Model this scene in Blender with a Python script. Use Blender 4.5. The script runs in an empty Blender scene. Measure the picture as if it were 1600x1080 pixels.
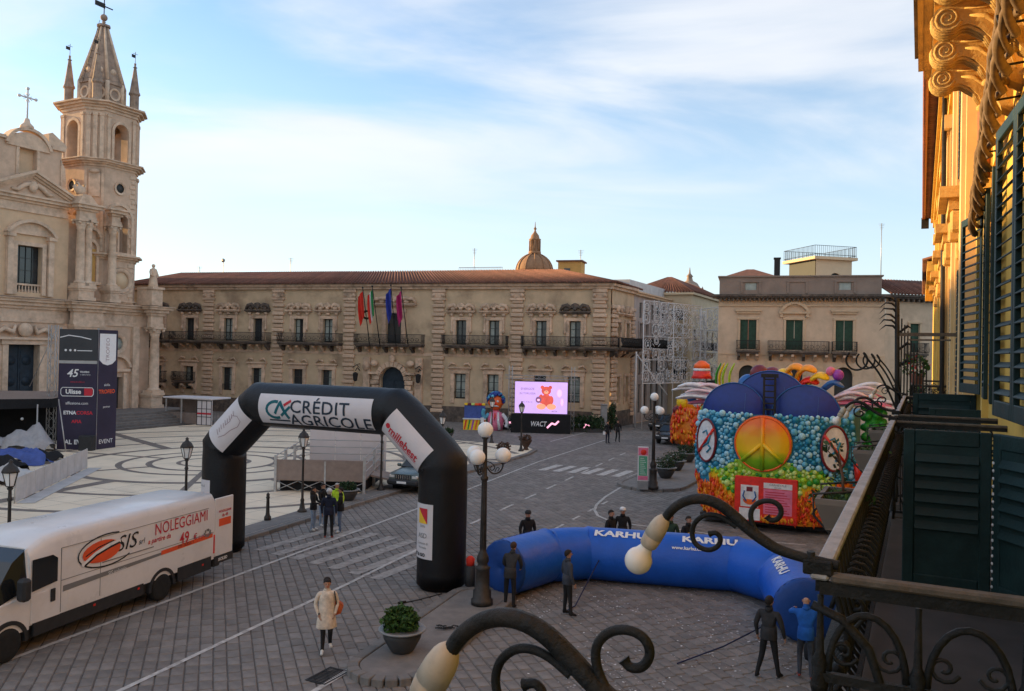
import bpy, bmesh, math, random
from mathutils import Vector, Matrix
random.seed(7)
R = math.radians
scene = bpy.context.scene
C = scene.collection

# ------------------------------------------------------------------ camera
CAM_H = 7.0
F = 1280.0 / 1600.0                       # focal length in picture widths
PITCH, ROLL = R(0.54), R(1.15)
_f = Vector((0, math.cos(PITCH), math.sin(PITCH)))
_r0 = Vector((1, 0, 0)); _u0 = _r0.cross(_f)
_r = _r0 * math.cos(ROLL) + _u0 * math.sin(ROLL)
_u = _u0 * math.cos(ROLL) - _r0 * math.sin(ROLL)
cam_d = bpy.data.cameras.new('camera'); cam = bpy.data.objects.new('camera', cam_d); C.objects.link(cam)
cam.matrix_world = Matrix(((_r.x, _u.x, -_f.x, 0), (_r.y, _u.y, -_f.y, 0), (_r.z, _u.z, -_f.z, CAM_H), (0, 0, 0, 1)))
cam_d.sensor_fit = 'HORIZONTAL'; cam_d.sensor_width = 36.0; cam_d.lens = 36.0 * F
cam_d.clip_start = 0.05; cam_d.clip_end = 5000
scene.camera = cam

# ------------------------------------------------------------------ sky, sun, exposure
SUN_AZ = Vector((-0.93, 0.37, 0)).normalized(); SUN_EL = R(12.0)
sun_dir = Vector((SUN_AZ.x * math.cos(SUN_EL), SUN_AZ.y * math.cos(SUN_EL), math.sin(SUN_EL)))
sd = bpy.data.lights.new('sun', 'SUN'); sd.energy = 3.6; sd.angle = R(0.5); sd.color = (1.0, 0.66, 0.28)
so = bpy.data.objects.new('sun', sd); C.objects.link(so)
so.rotation_euler = sun_dir.to_track_quat('Z', 'Y').to_euler(); so.location = (-40, 20, 60)
world = bpy.data.worlds.new('World'); scene.world = world; world.use_nodes = True
nt = world.node_tree; nt.nodes.clear()
def N(tree, t, **kw):
    n = tree.nodes.new(t)
    for k, v in kw.items():
        if k.startswith('i_'): n.inputs[k[2:].replace('_', ' ')].default_value = v
        else: setattr(n, k, v)
    return n
L = nt.links.new
wo = N(nt, 'ShaderNodeOutputWorld'); bg = N(nt, 'ShaderNodeBackground')
sky = N(nt, 'ShaderNodeTexSky', sky_type='NISHITA', sun_disc=False, sun_elevation=SUN_EL,
        sun_rotation=math.atan2(SUN_AZ.x, SUN_AZ.y), air_density=1.0, dust_density=0.3, ozone_density=2.2)
tc = N(nt, 'ShaderNodeTexCoord'); sep = N(nt, 'ShaderNodeSeparateXYZ'); L(tc.outputs['Generated'], sep.inputs[0])
zc = N(nt, 'ShaderNodeMath', operation='MAXIMUM'); zc.inputs[1].default_value = 0.0; L(sep.outputs[2], zc.inputs[0])
za = N(nt, 'ShaderNodeMath', operation='ADD'); za.inputs[1].default_value = 0.16; L(zc.outputs[0], za.inputs[0])
dv = N(nt, 'ShaderNodeVectorMath', operation='DIVIDE'); L(tc.outputs['Generated'], dv.inputs[0])
cb = N(nt, 'ShaderNodeCombineXYZ')
for i in range(3): L(za.outputs[0], cb.inputs[i])
L(cb.outputs[0], dv.inputs[1])
mp = N(nt, 'ShaderNodeMapping'); mp.inputs['Rotation'].default_value = (0, 0, R(-50)); mp.inputs['Scale'].default_value = (0.5, 0.95, 0.0)
mp.inputs['Location'].default_value = (5.2, 0.7, 0); L(dv.outputs[0], mp.inputs['Vector'])
n1 = N(nt, 'ShaderNodeTexNoise', i_Scale=1.25, i_Detail=9.0, i_Roughness=0.52, i_Distortion=0.6); L(mp.outputs[0], n1.inputs['Vector'])
cr = N(nt, 'ShaderNodeValToRGB'); cr.color_ramp.elements[0].position = 0.38; cr.color_ramp.elements[1].position = 0.66
cr.color_ramp.interpolation = 'EASE'; L(n1.outputs['Fac'], cr.inputs['Fac'])
hz = N(nt, 'ShaderNodeMapRange', interpolation_type='SMOOTHSTEP'); hz.inputs['From Min'].default_value = 0.08; hz.inputs['From Max'].default_value = 0.27
L(sep.outputs[2], hz.inputs['Value'])
cm = N(nt, 'ShaderNodeMath', operation='MULTIPLY'); L(cr.outputs['Color'], cm.inputs[0]); L(hz.outputs[0], cm.inputs[1])
cm2 = N(nt, 'ShaderNodeMath', operation='MULTIPLY'); cm2.inputs[1].default_value = 0.85; L(cm.outputs[0], cm2.inputs[0])
n2 = N(nt, 'ShaderNodeTexNoise', i_Scale=2.6, i_Detail=6.0, i_Roughness=0.5); L(mp.outputs[0], n2.inputs['Vector'])
ccol = N(nt, 'ShaderNodeMix', data_type='RGBA'); L(n2.outputs['Fac'], ccol.inputs[0])
ccol.inputs[6].default_value = (2.75, 2.95, 3.3, 1); ccol.inputs[7].default_value = (4.1, 4.05, 4.0, 1)
hzf = N(nt, 'ShaderNodeMapRange', interpolation_type='SMOOTHSTEP'); hzf.inputs['From Min'].default_value = -0.02; hzf.inputs['From Max'].default_value = 0.42; hzf.inputs['To Min'].default_value = 0.7; hzf.inputs['To Max'].default_value = 0.0
L(sep.outputs[2], hzf.inputs['Value'])
hmix = N(nt, 'ShaderNodeMix', data_type='RGBA'); L(hzf.outputs[0], hmix.inputs[0]); L(sky.outputs[0], hmix.inputs[6]); hmix.inputs[7].default_value = (2.85, 3.2, 3.55, 1)   # thin haze, same all round
smix = N(nt, 'ShaderNodeMix', data_type='RGBA'); L(cm2.outputs[0], smix.inputs[0]); L(hmix.outputs[2], smix.inputs[6]); L(ccol.outputs[2], smix.inputs[7])
L(smix.outputs[2], bg.inputs['Color']); bg.inputs['Strength'].default_value = 0.1
L(bg.outputs[0], wo.inputs['Surface'])
vs = scene.view_settings; vs.view_transform = 'Standard'; vs.look = 'None'; vs.gamma = 1.0; vs.use_curve_mapping = False
vs.exposure = 1.54

# ------------------------------------------------------------------ pixel -> place (1600 x 1080 picture)
def ray(px, py):
    return _f + _r * ((px - 800) / 1280.0) + _u * ((540 - py) / 1280.0)
def G(px, py, z=0.0):
    d = ray(px, py); t = (z - CAM_H) / d.z
    return Vector((d.x * t, d.y * t, z))
def P(px, py, Y):
    d = ray(px, py); t = Y / d.y
    return Vector((d.x * t, Y, CAM_H + d.z * t))
D = Vector((0.447, 0.894, 0)).normalized()          # along the street
NR = Vector((D.y, -D.x, 0))                          # to the right of the street
def TW(t, w, z=0.0): return D * t + NR * w + Vector((0, 0, z))
A_STREET = math.atan2(D.y, D.x)

# ------------------------------------------------------------------ materials
MATS = {}
def mat(name, col, rough=0.8, metal=0.0, var=0.12, scale=6.0, bump=0.0, bscale=None, col2=None, spec=0.3, emit=0.0,
        stain=None, stain_amt=0.0, stain_scale=0.5, trans=0.0, island=0.0, alpha=1.0):
    if name in MATS: return MATS[name]
    m = bpy.data.materials.new(name); m.use_nodes = True; t = m.node_tree; b = t.nodes['Principled BSDF']; K = t.links.new
    b.inputs['Roughness'].default_value = rough; b.inputs['Metallic'].default_value = metal
    b.inputs['Specular IOR Level'].default_value = spec
    if trans: b.inputs['Transmission Weight'].default_value = trans
    if alpha < 1: b.inputs['Alpha'].default_value = alpha
    c = Vector(col)
    geo = N(t, 'ShaderNodeTexCoord')
    nz = N(t, 'ShaderNodeTexNoise', i_Scale=scale, i_Detail=6.0, i_Roughness=0.6); K(geo.outputs['Object'], nz.inputs['Vector'])
    mx = N(t, 'ShaderNodeMix', data_type='RGBA'); K(nz.outputs['Fac'], mx.inputs[0])
    lo = c * (1 - var); hi = Vector(col2) if col2 else c * (1 + var)
    rp = N(t, 'ShaderNodeMapRange'); rp.inputs['From Min'].default_value = 0.3; rp.inputs['From Max'].default_value = 0.7
    K(nz.outputs['Fac'], rp.inputs['Value']); K(rp.outputs[0], mx.inputs[0])
    mx.inputs[6].default_value = (*lo, 1); mx.inputs[7].default_value = (*hi, 1)
    out = mx.outputs[2]
    if stain is not None:
        s1 = N(t, 'ShaderNodeTexNoise', i_Scale=stain_scale, i_Detail=8.0, i_Roughness=0.65); K(geo.outputs['Object'], s1.inputs['Vector'])
        sr = N(t, 'ShaderNodeMapRange'); sr.inputs['From Min'].default_value = 0.5; sr.inputs['From Max'].default_value = 0.68; sr.inputs['To Max'].default_value = stain_amt
        K(s1.outputs['Fac'], sr.inputs['Value'])
        sm = N(t, 'ShaderNodeMix', data_type='RGBA'); K(sr.outputs[0], sm.inputs[0]); K(out, sm.inputs[6]); sm.inputs[7].default_value = (*stain, 1)
        out = sm.outputs[2]
    if island:
        gi = N(t, 'ShaderNodeNewGeometry'); hs = N(t, 'ShaderNodeHueSaturation')
        ir = N(t, 'ShaderNodeMapRange'); ir.inputs['To Min'].default_value = 1 - island; ir.inputs['To Max'].default_value = 1 + island
        oi = N(t, 'ShaderNodeObjectInfo'); ad = N(t, 'ShaderNodeMath', operation='ADD'); fr = N(t, 'ShaderNodeMath', operation='FRACT')
        K(gi.outputs['Random Per Island'], ad.inputs[0]); K(oi.outputs['Random'], ad.inputs[1]); K(ad.outputs[0], fr.inputs[0])
        K(fr.outputs[0], ir.inputs['Value']); K(ir.outputs[0], hs.inputs['Value']); K(out, hs.inputs['Color']); out = hs.outputs['Color']
    K(out, b.inputs['Base Color'])
    rv = N(t, 'ShaderNodeMapRange'); rv.inputs['To Min'].default_value = max(0.02, rough - 0.1); rv.inputs['To Max'].default_value = min(1, rough + 0.1)
    K(nz.outputs['Fac'], rv.inputs['Value']); K(rv.outputs[0], b.inputs['Roughness'])
    if emit:
        K(out, b.inputs['Emission Color']); b.inputs['Emission Strength'].default_value = emit
    if bump:
        bn = N(t, 'ShaderNodeTexNoise', i_Scale=bscale or scale * 4, i_Detail=6.0, i_Roughness=0.65); K(geo.outputs['Object'], bn.inputs['Vector'])
        bp = N(t, 'ShaderNodeBump'); bp.inputs['Strength'].default_value = bump; bp.inputs['Distance'].default_value = 0.05
        K(bn.outputs['Fac'], bp.inputs['Height']); K(bp.outputs[0], b.inputs['Normal'])
    MATS[name] = m
    return m

M = {}
def defm(k, *a, **kw): M[k] = mat(k, *a, **kw)
defm('basalt', (0.195, 0.172, 0.156), 0.72, var=0.22, scale=3.0, bump=0.35, bscale=18, stain=(0.27, 0.245, 0.225), stain_amt=0.6, stain_scale=0.35, island=0.16)
defm('joint', (0.115, 0.102, 0.093), 0.95, var=0.3, scale=3)
defm('kerb', (0.185, 0.168, 0.155), 0.8, var=0.2, scale=2.5, bump=0.3, bscale=14, island=0.1)
defm('paint_line', (0.50, 0.47, 0.44), 0.8, var=0.25, scale=5, stain=(0.22, 0.19, 0.17), stain_amt=0.85, stain_scale=3.5)
defm('paint_worn', (0.34, 0.31, 0.285), 0.85, var=0.3, scale=5, stain=(0.2, 0.175, 0.16), stain_amt=0.95, stain_scale=2.2)
defm('cream_paving', (0.80, 0.66, 0.49), 0.75, var=0.12, scale=0.8, bump=0.1, stain=(0.62, 0.48, 0.33), stain_amt=0.5, stain_scale=0.2)
defm('dark_band', (0.20, 0.165, 0.14), 0.8, var=0.25, scale=2)
defm('th_wall', (0.56, 0.415, 0.27), 0.9, var=0.14, scale=0.8, bump=0.15, bscale=8, stain=(0.26, 0.18, 0.12), stain_amt=0.8, stain_scale=0.3)
defm('th_stone', (0.60, 0.425, 0.30), 0.9, var=0.2, scale=2.0, bump=0.4, bscale=7, stain=(0.2, 0.14, 0.1), stain_amt=0.7, stain_scale=0.9, island=0.14)
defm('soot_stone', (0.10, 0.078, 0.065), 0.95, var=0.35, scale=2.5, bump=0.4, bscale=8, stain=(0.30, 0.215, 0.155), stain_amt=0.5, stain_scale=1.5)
defm('church_stone', (0.60, 0.435, 0.315), 0.9, var=0.14, scale=1.2, bump=0.3, bscale=6, stain=(0.34, 0.24, 0.17), stain_amt=0.55, stain_scale=0.45)
defm('church_trim', (0.64, 0.475, 0.345), 0.9, var=0.18, scale=2.0, bump=0.3, bscale=9, stain=(0.30, 0.215, 0.155), stain_amt=0.6, stain_scale=0.9)
defm('church_dark', (0.30, 0.22, 0.17), 0.95, var=0.3, scale=2.0, bump=0.3, stain=(0.5, 0.37, 0.27), stain_amt=0.5, stain_scale=0.9)
defm('church_plaster', (0.62, 0.445, 0.29), 0.9, var=0.12, scale=1.0)
defm('tile', (0.17, 0.075, 0.052), 0.9, var=0.35, scale=2.5, bump=0.3, stain=(0.13, 0.075, 0.055), stain_amt=0.7, stain_scale=0.7, island=0.2)
defm('glass_dark', (0.03, 0.035, 0.04), 0.12, var=0.3, scale=1.0, spec=0.6)
defm('glass_curtain', (0.30, 0.33, 0.30), 0.2, var=0.3, scale=1.2, spec=0.5)
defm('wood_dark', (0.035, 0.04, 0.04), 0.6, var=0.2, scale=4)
defm('door_blue', (0.022, 0.035, 0.05), 0.6, var=0.3, scale=3)
defm('iron', (0.028, 0.026, 0.026), 0.6, metal=0.3, var=0.3, scale=8)
defm('iron_lamp', (0.05, 0.045, 0.042), 0.5, metal=0.4, var=0.3, scale=6)
defm('iron_near', (0.020, 0.021, 0.021), 0.5, metal=0.3, var=0.4, scale=14, bump=0.35, bscale=70, stain=(0.055, 0.045, 0.036), stain_amt=0.45, stain_scale=9)
defm('rail_top', (0.42, 0.41, 0.41), 0.6, metal=0.0, var=0.25, scale=14, bump=0.3, bscale=60, stain=(0.25, 0.24, 0.235), stain_amt=0.6, stain_scale=6)
defm('rail_rust', (0.12, 0.10, 0.08), 0.7, metal=0.1, var=0.35, scale=16, bump=0.3, bscale=60, stain=(0.19, 0.12, 0.07), stain_amt=0.5, stain_scale=6)
defm('white_metal', (0.62, 0.60, 0.59), 0.5, var=0.06, scale=3)
defm('truss', (0.42, 0.41, 0.40), 0.45, metal=0.5, var=0.1, scale=3)
defm('globe', (0.86, 0.85, 0.82), 0.35, var=0.03, scale=4)
defm('ry_wall', (0.68, 0.42, 0.085), 0.9, var=0.10, scale=1.4, bump=0.12, bscale=20, stain=(0.55, 0.29, 0.05), stain_amt=0.5, stain_scale=1.2)
defm('ry_trim', (0.72, 0.47, 0.12), 0.9, var=0.12, scale=2.5, bump=0.2, bscale=18, stain=(0.55, 0.32, 0.09), stain_amt=0.5, stain_scale=1.5)
defm('ry_stone', (0.58, 0.37, 0.13), 0.9, var=0.2, scale=3.0, bump=0.4, bscale=16, stain=(0.36, 0.2, 0.07), stain_amt=0.65, stain_scale=2.5)
defm('ry_pink', (0.70, 0.49, 0.24), 0.9, var=0.1, scale=1.5, bump=0.1, stain=(0.5, 0.33, 0.2), stain_amt=0.4, stain_scale=1)
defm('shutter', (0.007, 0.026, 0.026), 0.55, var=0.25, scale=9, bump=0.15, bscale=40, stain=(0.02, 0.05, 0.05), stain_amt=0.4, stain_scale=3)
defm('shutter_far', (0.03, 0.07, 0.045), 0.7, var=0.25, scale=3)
defm('cable', (0.16, 0.105, 0.06), 0.8, var=0.35, scale=12)
defm('copper_pipe', (0.30, 0.10, 0.045), 0.6, metal=0.2, var=0.3, scale=6)
defm('palazzo_wall', (0.62, 0.455, 0.315), 0.9, var=0.12, scale=0.8, bump=0.1, stain=(0.36, 0.25, 0.17), stain_amt=0.5, stain_scale=0.5)
defm('palazzo_trim', (0.60, 0.43, 0.28), 0.9, var=0.12, scale=2)
defm('attic', (0.27, 0.2, 0.16), 0.9, var=0.12, scale=1.0)
defm('turret', (0.66, 0.49, 0.32), 0.9, var=0.06, scale=1.0)
defm('grey_plaster', (0.42, 0.36, 0.33), 0.9, var=0.12, scale=0.8, stain=(0.27, 0.22, 0.2), stain_amt=0.5, stain_scale=0.6)
defm('cream_plaster', (0.58, 0.46, 0.31), 0.9, var=0.1, scale=0.8)
defm('brick_far', (0.36, 0.16, 0.11), 0.9, var=0.25, scale=3)
defm('dome', (0.30, 0.165, 0.09), 0.8, var=0.2, scale=2)
defm('ochre', (0.55, 0.32, 0.10), 0.9, var=0.1, scale=1)
defm('arch_black', (0.007, 0.007, 0.009), 0.5, var=0.2, scale=1.5, bump=0.5, bscale=3.0, spec=0.35)
defm('arch_blue', (0.008, 0.10, 0.52), 0.42, var=0.12, scale=1.5, bump=0.5, bscale=2.6, spec=0.4)
defm('arch_blue_cap', (0.012, 0.06, 0.26), 0.5, var=0.15, scale=2.5, bump=0.35, bscale=2.5)
defm('banner_white', (0.66, 0.62, 0.63), 0.6, var=0.05, scale=2)
defm('print_teal', (0.006, 0.12, 0.15), 0.6, var=0.05); defm('print_navy', (0.02, 0.035, 0.055), 0.6, var=0.05)
defm('print_red', (0.55, 0.03, 0.05), 0.6, var=0.05); defm('print_black', (0.02, 0.02, 0.022), 0.6, var=0.05)
defm('print_white', (0.78, 0.78, 0.78), 0.6, var=0.04); defm('print_orange', (0.75, 0.10, 0.03), 0.6, var=0.05)
defm('print_grey', (0.2, 0.2, 0.2), 0.6, var=0.05); defm('print_yellow', (0.8, 0.5, 0.04), 0.6, var=0.05)
defm('print_pinkgrey', (0.35, 0.25, 0.27), 0.6, var=0.05); defm('print_green', (0.10, 0.30, 0.06), 0.6, var=0.05)
defm('van_white', (0.74, 0.72, 0.71), 0.3, var=0.03, scale=1, spec=0.5, stain=(0.6, 0.57, 0.54), stain_amt=0.5, stain_scale=1.2)
defm('van_glass', (0.012, 0.013, 0.014), 0.08, var=0.1, spec=0.7)
defm('plastic_black', (0.03, 0.03, 0.032), 0.6, var=0.2, scale=5)
defm('tyre', (0.02, 0.02, 0.02), 0.85, var=0.3, scale=8)
defm('rim', (0.42, 0.41, 0.40), 0.4, metal=0.2, var=0.2, scale=5)
defm('suv', (0.16, 0.19, 0.18), 0.3, metal=0.5, var=0.06, spec=0.5)
defm('chrome', (0.5, 0.5, 0.5), 0.2, metal=0.9, var=0.05)
defm('lens', (0.6, 0.6, 0.58), 0.1, var=0.1, spec=0.7)
defm('car_black', (0.02, 0.02, 0.022), 0.25, var=0.1, spec=0.6)
defm('skin', (0.46, 0.25, 0.165), 0.6, var=0.08, scale=12)
defm('hair_dark', (0.022, 0.015, 0.012), 0.7, var=0.3, scale=30, bump=0.4, bscale=90)
defm('hair_grey', (0.4, 0.38, 0.36), 0.7, var=0.2, scale=30)
defm('hair_brown', (0.06, 0.03, 0.018), 0.7, var=0.3, scale=30, bump=0.4, bscale=90)
for k, c in dict(cl_black=(0.016, 0.016, 0.018), cl_charcoal=(0.035, 0.034, 0.036), cl_navy=(0.016, 0.02, 0.04), cl_blue=(0.016, 0.11, 0.42), cl_cream=(0.66, 0.55, 0.44),
                 cl_jeans=(0.12, 0.17, 0.26), cl_ljeans=(0.22, 0.28, 0.37), cl_hiviz=(0.5, 0.75, 0.04), cl_white=(0.7, 0.7, 0.7), cl_slate=(0.05, 0.055, 0.07),
                 cl_green=(0.03, 0.055, 0.03), shoe=(0.018, 0.016, 0.016), shoe_white=(0.6, 0.6, 0.58), shoe_red=(0.4, 0.06, 0.04), bag_orange=(0.45, 0.10, 0.03)).items():
    defm(k, c, 0.85, var=0.25, scale=9, bump=0.3, bscale=14)
defm('pot', (0.05, 0.05, 0.052), 0.5, var=0.2, scale=5); defm('pot_rim', (0.26, 0.26, 0.26), 0.5, var=0.15, scale=5)
defm('box_planter', (0.20, 0.17, 0.145), 0.7, var=0.12, scale=5)
defm('soil', (0.05, 0.035, 0.025), 0.95, var=0.3, scale=20)
defm('leaf', (0.045, 0.10, 0.022), 0.6, var=0.45, scale=9, island=0.5); defm('leaf_dark', (0.022, 0.05, 0.016), 0.6, var=0.4, scale=9, island=0.5)
defm('leaf_brown', (0.12, 0.07, 0.05), 0.7, var=0.4, scale=9, island=0.4)
defm('bulb', (0.84, 0.80, 0.72), 0.25, var=0.03, scale=3, spec=0.5); defm('socket', (0.52, 0.45, 0.35), 0.45, var=0.12, scale=14, stain=(0.3, 0.24, 0.17), stain_amt=0.5, stain_scale=12)
for k, c in dict(f_orange=(0.86, 0.13, 0.012), f_red=(0.72, 0.025, 0.012), f_yellow=(0.85, 0.55, 0.01), f_lime=(0.36, 0.62, 0.03), f_teal=(0.015, 0.23, 0.38), f_blue=(0.02, 0.12, 0.38),
                 f_navy=(0.008, 0.03, 0.24), f_sky=(0.11, 0.42, 0.60), f_pale=(0.34, 0.62, 0.74), f_green=(0.03, 0.30, 0.03), f_pink=(0.72, 0.18, 0.30), f_blush=(0.75, 0.56, 0.58),
                 f_white=(0.72, 0.72, 0.74), f_purple=(0.36, 0.06, 0.42), f_amber=(0.86, 0.33, 0.01), f_maroon=(0.16, 0.01, 0.02), f_palelime=(0.55, 0.72, 0.2)).items():
    defm(k, c, 0.4, var=0.18, scale=5, spec=0.5)
defm('floor_dark', (0.07, 0.06, 0.055), 0.85, var=0.25, scale=3)
defm('f_flame', (0.75, 0.045, 0.012), 0.45, var=0.1, scale=2.2, col2=(0.92, 0.30, 0.015), spec=0.4, island=0.25, stain=(0.9, 0.42, 0.02), stain_amt=0.6, stain_scale=2.0)
defm('f_base', (0.012, 0.17, 0.30), 0.5, var=0.3, scale=1.2)
defm('black_cloth', (0.014, 0.014, 0.016), 0.85, var=0.3, scale=3, bump=0.3)
defm('dark_banner', (0.035, 0.028, 0.055), 0.6, var=0.2, scale=0.8); defm('dark_banner_top', (0.05, 0.052, 0.056), 0.6, var=0.2, scale=0.8)
defm('tarp_blue', (0.06, 0.10, 0.32), 0.6, var=0.25, scale=3); defm('tarp_grey', (0.34, 0.33, 0.34), 0.6, var=0.15, scale=3)
defm('ply', (0.26, 0.20, 0.17), 0.8, var=0.15, scale=3); defm('panel_lilac', (0.62, 0.56, 0.55), 0.7, var=0.06, scale=1)
defm('banner_pale', (0.52, 0.50, 0.49), 0.6, var=0.15, scale=1.5, stain=(0.42, 0.4, 0.38), stain_amt=0.5, stain_scale=1)
defm('screen_lilac', (0.50, 0.33, 0.70), 0.6, var=0.04, scale=0.6, emit=0.42); defm('screen_red', (0.55, 0.08, 0.06), 0.6, var=0.2, scale=3, emit=0.4)
defm('screen_tan', (0.75, 0.30, 0.18), 0.6, var=0.1, scale=3, emit=0.4); defm('screen_dark', (0.14, 0.07, 0.16), 0.6, var=0.05, emit=0.5); defm('screen_pink', (0.72, 0.30, 0.42), 0.6, var=0.05, emit=0.7)
defm('flag_red', (0.62, 0.035, 0.02), 0.8, var=0.1, scale=3); defm('flag_white', (0.62, 0.6, 0.6), 0.8, var=0.05); defm('flag_green', (0.02, 0.2, 0.06), 0.8); defm('flag_blue', (0.03, 0.05, 0.3), 0.8); defm('flag_mag', (0.4, 0.02, 0.12), 0.8)
defm('cobalt_sign', (0.10, 0.36, 0.22), 0.6, var=0.1, scale=4)
defm('rope', (0.02, 0.025, 0.07), 0.9); defm('cable_black', (0.02, 0.02, 0.02), 0.8)

# ------------------------------------------------------------------ mesh builder
class MB:
    def __init__(s): s.v = []; s.f = []; s.mi = []; s.mats = []; s.cur = 0; s.smooth = []; s.sm = False
    def m(s, k):
        if k not in s.mats: s.mats.append(k)
        s.cur = s.mats.index(k); return s
    def add(s, vs, fs, sm=None):
        o = len(s.v); s.v += [tuple(v) for v in vs]
        for f in fs: s.f.append(tuple(i + o for i in f)); s.mi.append(s.cur); s.smooth.append(s.sm if sm is None else sm)
        return s
    def quad(s, a, b, c, d): return s.add([a, b, c, d], [(0, 1, 2, 3)])
    def box(s, x0, x1, y0, y1, z0, z1, bv=0.0):
        if x0 > x1: x0, x1 = x1, x0
        if y0 > y1: y0, y1 = y1, y0
        if z0 > z1: z0, z1 = z1, z0
        if bv <= 0:
            vs = [(x, y, z) for z in (z0, z1) for y in (y0, y1) for x in (x0, x1)]
            return s.add(vs, [(0, 2, 3, 1), (4, 5, 7, 6), (0, 1, 5, 4), (2, 6, 7, 3), (0, 4, 6, 2), (1, 3, 7, 5)], False)
        b = min(bv, (x1 - x0) / 2.01, (y1 - y0) / 2.01, (z1 - z0) / 2.01); vs = []; idx = {}
        for xi in (0, 1):
            for yi in (0, 1):
                for zi in (0, 1):
                    X = (x0, x1)[xi]; Y = (y0, y1)[yi]; Z = (z0, z1)[zi]
                    ix = X + (b if xi == 0 else -b); iy = Y + (b if yi == 0 else -b); iz = Z + (b if zi == 0 else -b)
                    for ax, p in (('x', (X, iy, iz)), ('y', (ix, Y, iz)), ('z', (ix, iy, Z))):
                        idx[xi, yi, zi, ax] = len(vs); vs.append(p)
        fs = []
        for v in (0, 1):
            q = [idx[v, 0, 0, 'x'], idx[v, 1, 0, 'x'], idx[v, 1, 1, 'x'], idx[v, 0, 1, 'x']]; fs.append(q if v else q[::-1])
            q = [idx[0, v, 0, 'y'], idx[0, v, 1, 'y'], idx[1, v, 1, 'y'], idx[1, v, 0, 'y']]; fs.append(q if v else q[::-1])
            q = [idx[0, 0, v, 'z'], idx[1, 0, v, 'z'], idx[1, 1, v, 'z'], idx[0, 1, v, 'z']]; fs.append(q if v else q[::-1])
        for a in (0, 1):
            for c in (0, 1):
                sg = (a == c)
                q = [idx[a, c, 0, 'x'], idx[a, c, 1, 'x'], idx[a, c, 1, 'y'], idx[a, c, 0, 'y']]; fs.append(q[::-1] if sg else q)
                q = [idx[a, 0, c, 'x'], idx[a, 1, c, 'x'], idx[a, 1, c, 'z'], idx[a, 0, c, 'z']]; fs.append(q if sg else q[::-1])
                q = [idx[0, a, c, 'y'], idx[1, a, c, 'y'], idx[1, a, c, 'z'], idx[0, a, c, 'z']]; fs.append(q[::-1] if sg else q)
        for a in (0, 1):
            for bb in (0, 1):
                for c in (0, 1):
                    q = [idx[a, bb, c, 'x'], idx[a, bb, c, 'y'], idx[a, bb, c, 'z']]
                    fs.append(q if (a + bb + c) % 2 == 1 else q[::-1])
        return s.add(vs, fs, False)
    def tube(s, pts, r, n=8, caps=True, closed=False, sm=True, flat=None):
        pts = [Vector(p) for p in pts]; k = len(pts); rs = r if isinstance(r, (list, tuple)) else [r] * k
        vs = []; up = None
        for i, p in enumerate(pts):
            a = pts[(i - 1) % k] if (closed or i > 0) else p; b = pts[(i + 1) % k] if (closed or i < k - 1) else p
            t = (b - a)
            if t.length < 1e-9: t = Vector((0, 0, 1))
            t.normalize()
            if up is None:
                up = Vector((0, 0, 1)) if abs(t.z) < 0.9 else Vector((1, 0, 0))
            x = t.cross(up)
            if x.length < 1e-6: x = t.cross(Vector((0, 1, 0)))
            x.normalize(); y = x.cross(t).normalized(); up = y
            for j in range(n):
                w = 2 * math.pi * j / n + math.pi / n
                vs.append(p + (x * math.cos(w) + y * math.sin(w) * (flat or 1.0)) * rs[i])
        fs = []; seg = k if closed else k - 1
        for i in range(seg):
            i2 = (i + 1) % k
            for j in range(n):
                j2 = (j + 1) % n; fs.append((i * n + j, i * n + j2, i2 * n + j2, i2 * n + j))
        s.add(vs, fs, sm)
        if caps and not closed:
            o = len(s.v) - len(vs)
            s.f.append(tuple(o + j for j in range(n))[::-1]); s.mi.append(s.cur); s.smooth.append(False)
            s.f.append(tuple(o + (k - 1) * n + j for j in range(n))); s.mi.append(s.cur); s.smooth.append(False)
        return s
    def lathe(s, prof, c=(0, 0, 0), n=16, sm=True, ax='z', a0=0.0):
        vs = []; k = len(prof)
        for (r, h) in prof:
            for j in range(n):
                w = 2 * math.pi * j / n + a0; x, y = r * math.cos(w), r * math.sin(w)
                v = {'z': (x, y, h), 'y': (x, h, y), 'x': (h, x, y)}[ax]
                vs.append((v[0] + c[0], v[1] + c[1], v[2] + c[2]))
        fs = []
        for i in range(k - 1):
            for j in range(n):
                j2 = (j + 1) % n; q = (i * n + j, i * n + j2, (i + 1) * n + j2, (i + 1) * n + j); fs.append(q if ax != 'y' else q[::-1])
        ring_ = tuple(prof[0]) == tuple(prof[-1])
        if prof[0][0] > 1e-4 and not ring_: fs.append(tuple(range(n))[::-1])
        if prof[-1][0] > 1e-4 and not ring_: fs.append(tuple(range((k - 1) * n, k * n)))
        return s.add(vs, fs, sm)
    def ball(s, c, r, n=12, m=7, sq=(1, 1, 1)):
        o = len(s.v)
        s.lathe([(r * math.sin(math.pi * i / m), -r * math.cos(math.pi * i / m)) for i in range(m + 1)], (0, 0, 0), n)
        for i in range(o, len(s.v)):
            v = s.v[i]; s.v[i] = (c[0] + v[0] * sq[0], c[1] + v[1] * sq[1], c[2] + v[2] * sq[2])
        return s
    def prism(s, poly, y0, y1, sm=False):
        # polygon in xz extruded along y
        n = len(poly); vs = [(x, y0, z) for x, z in poly] + [(x, y1, z) for x, z in poly]
        fs = [tuple(range(n)), tuple(range(2 * n - 1, n - 1, -1))]
        s.add(vs, fs, False)
        return s.add(vs, [(i, n + i, n + (i + 1) % n, (i + 1) % n) for i in range(n)], sm)
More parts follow.
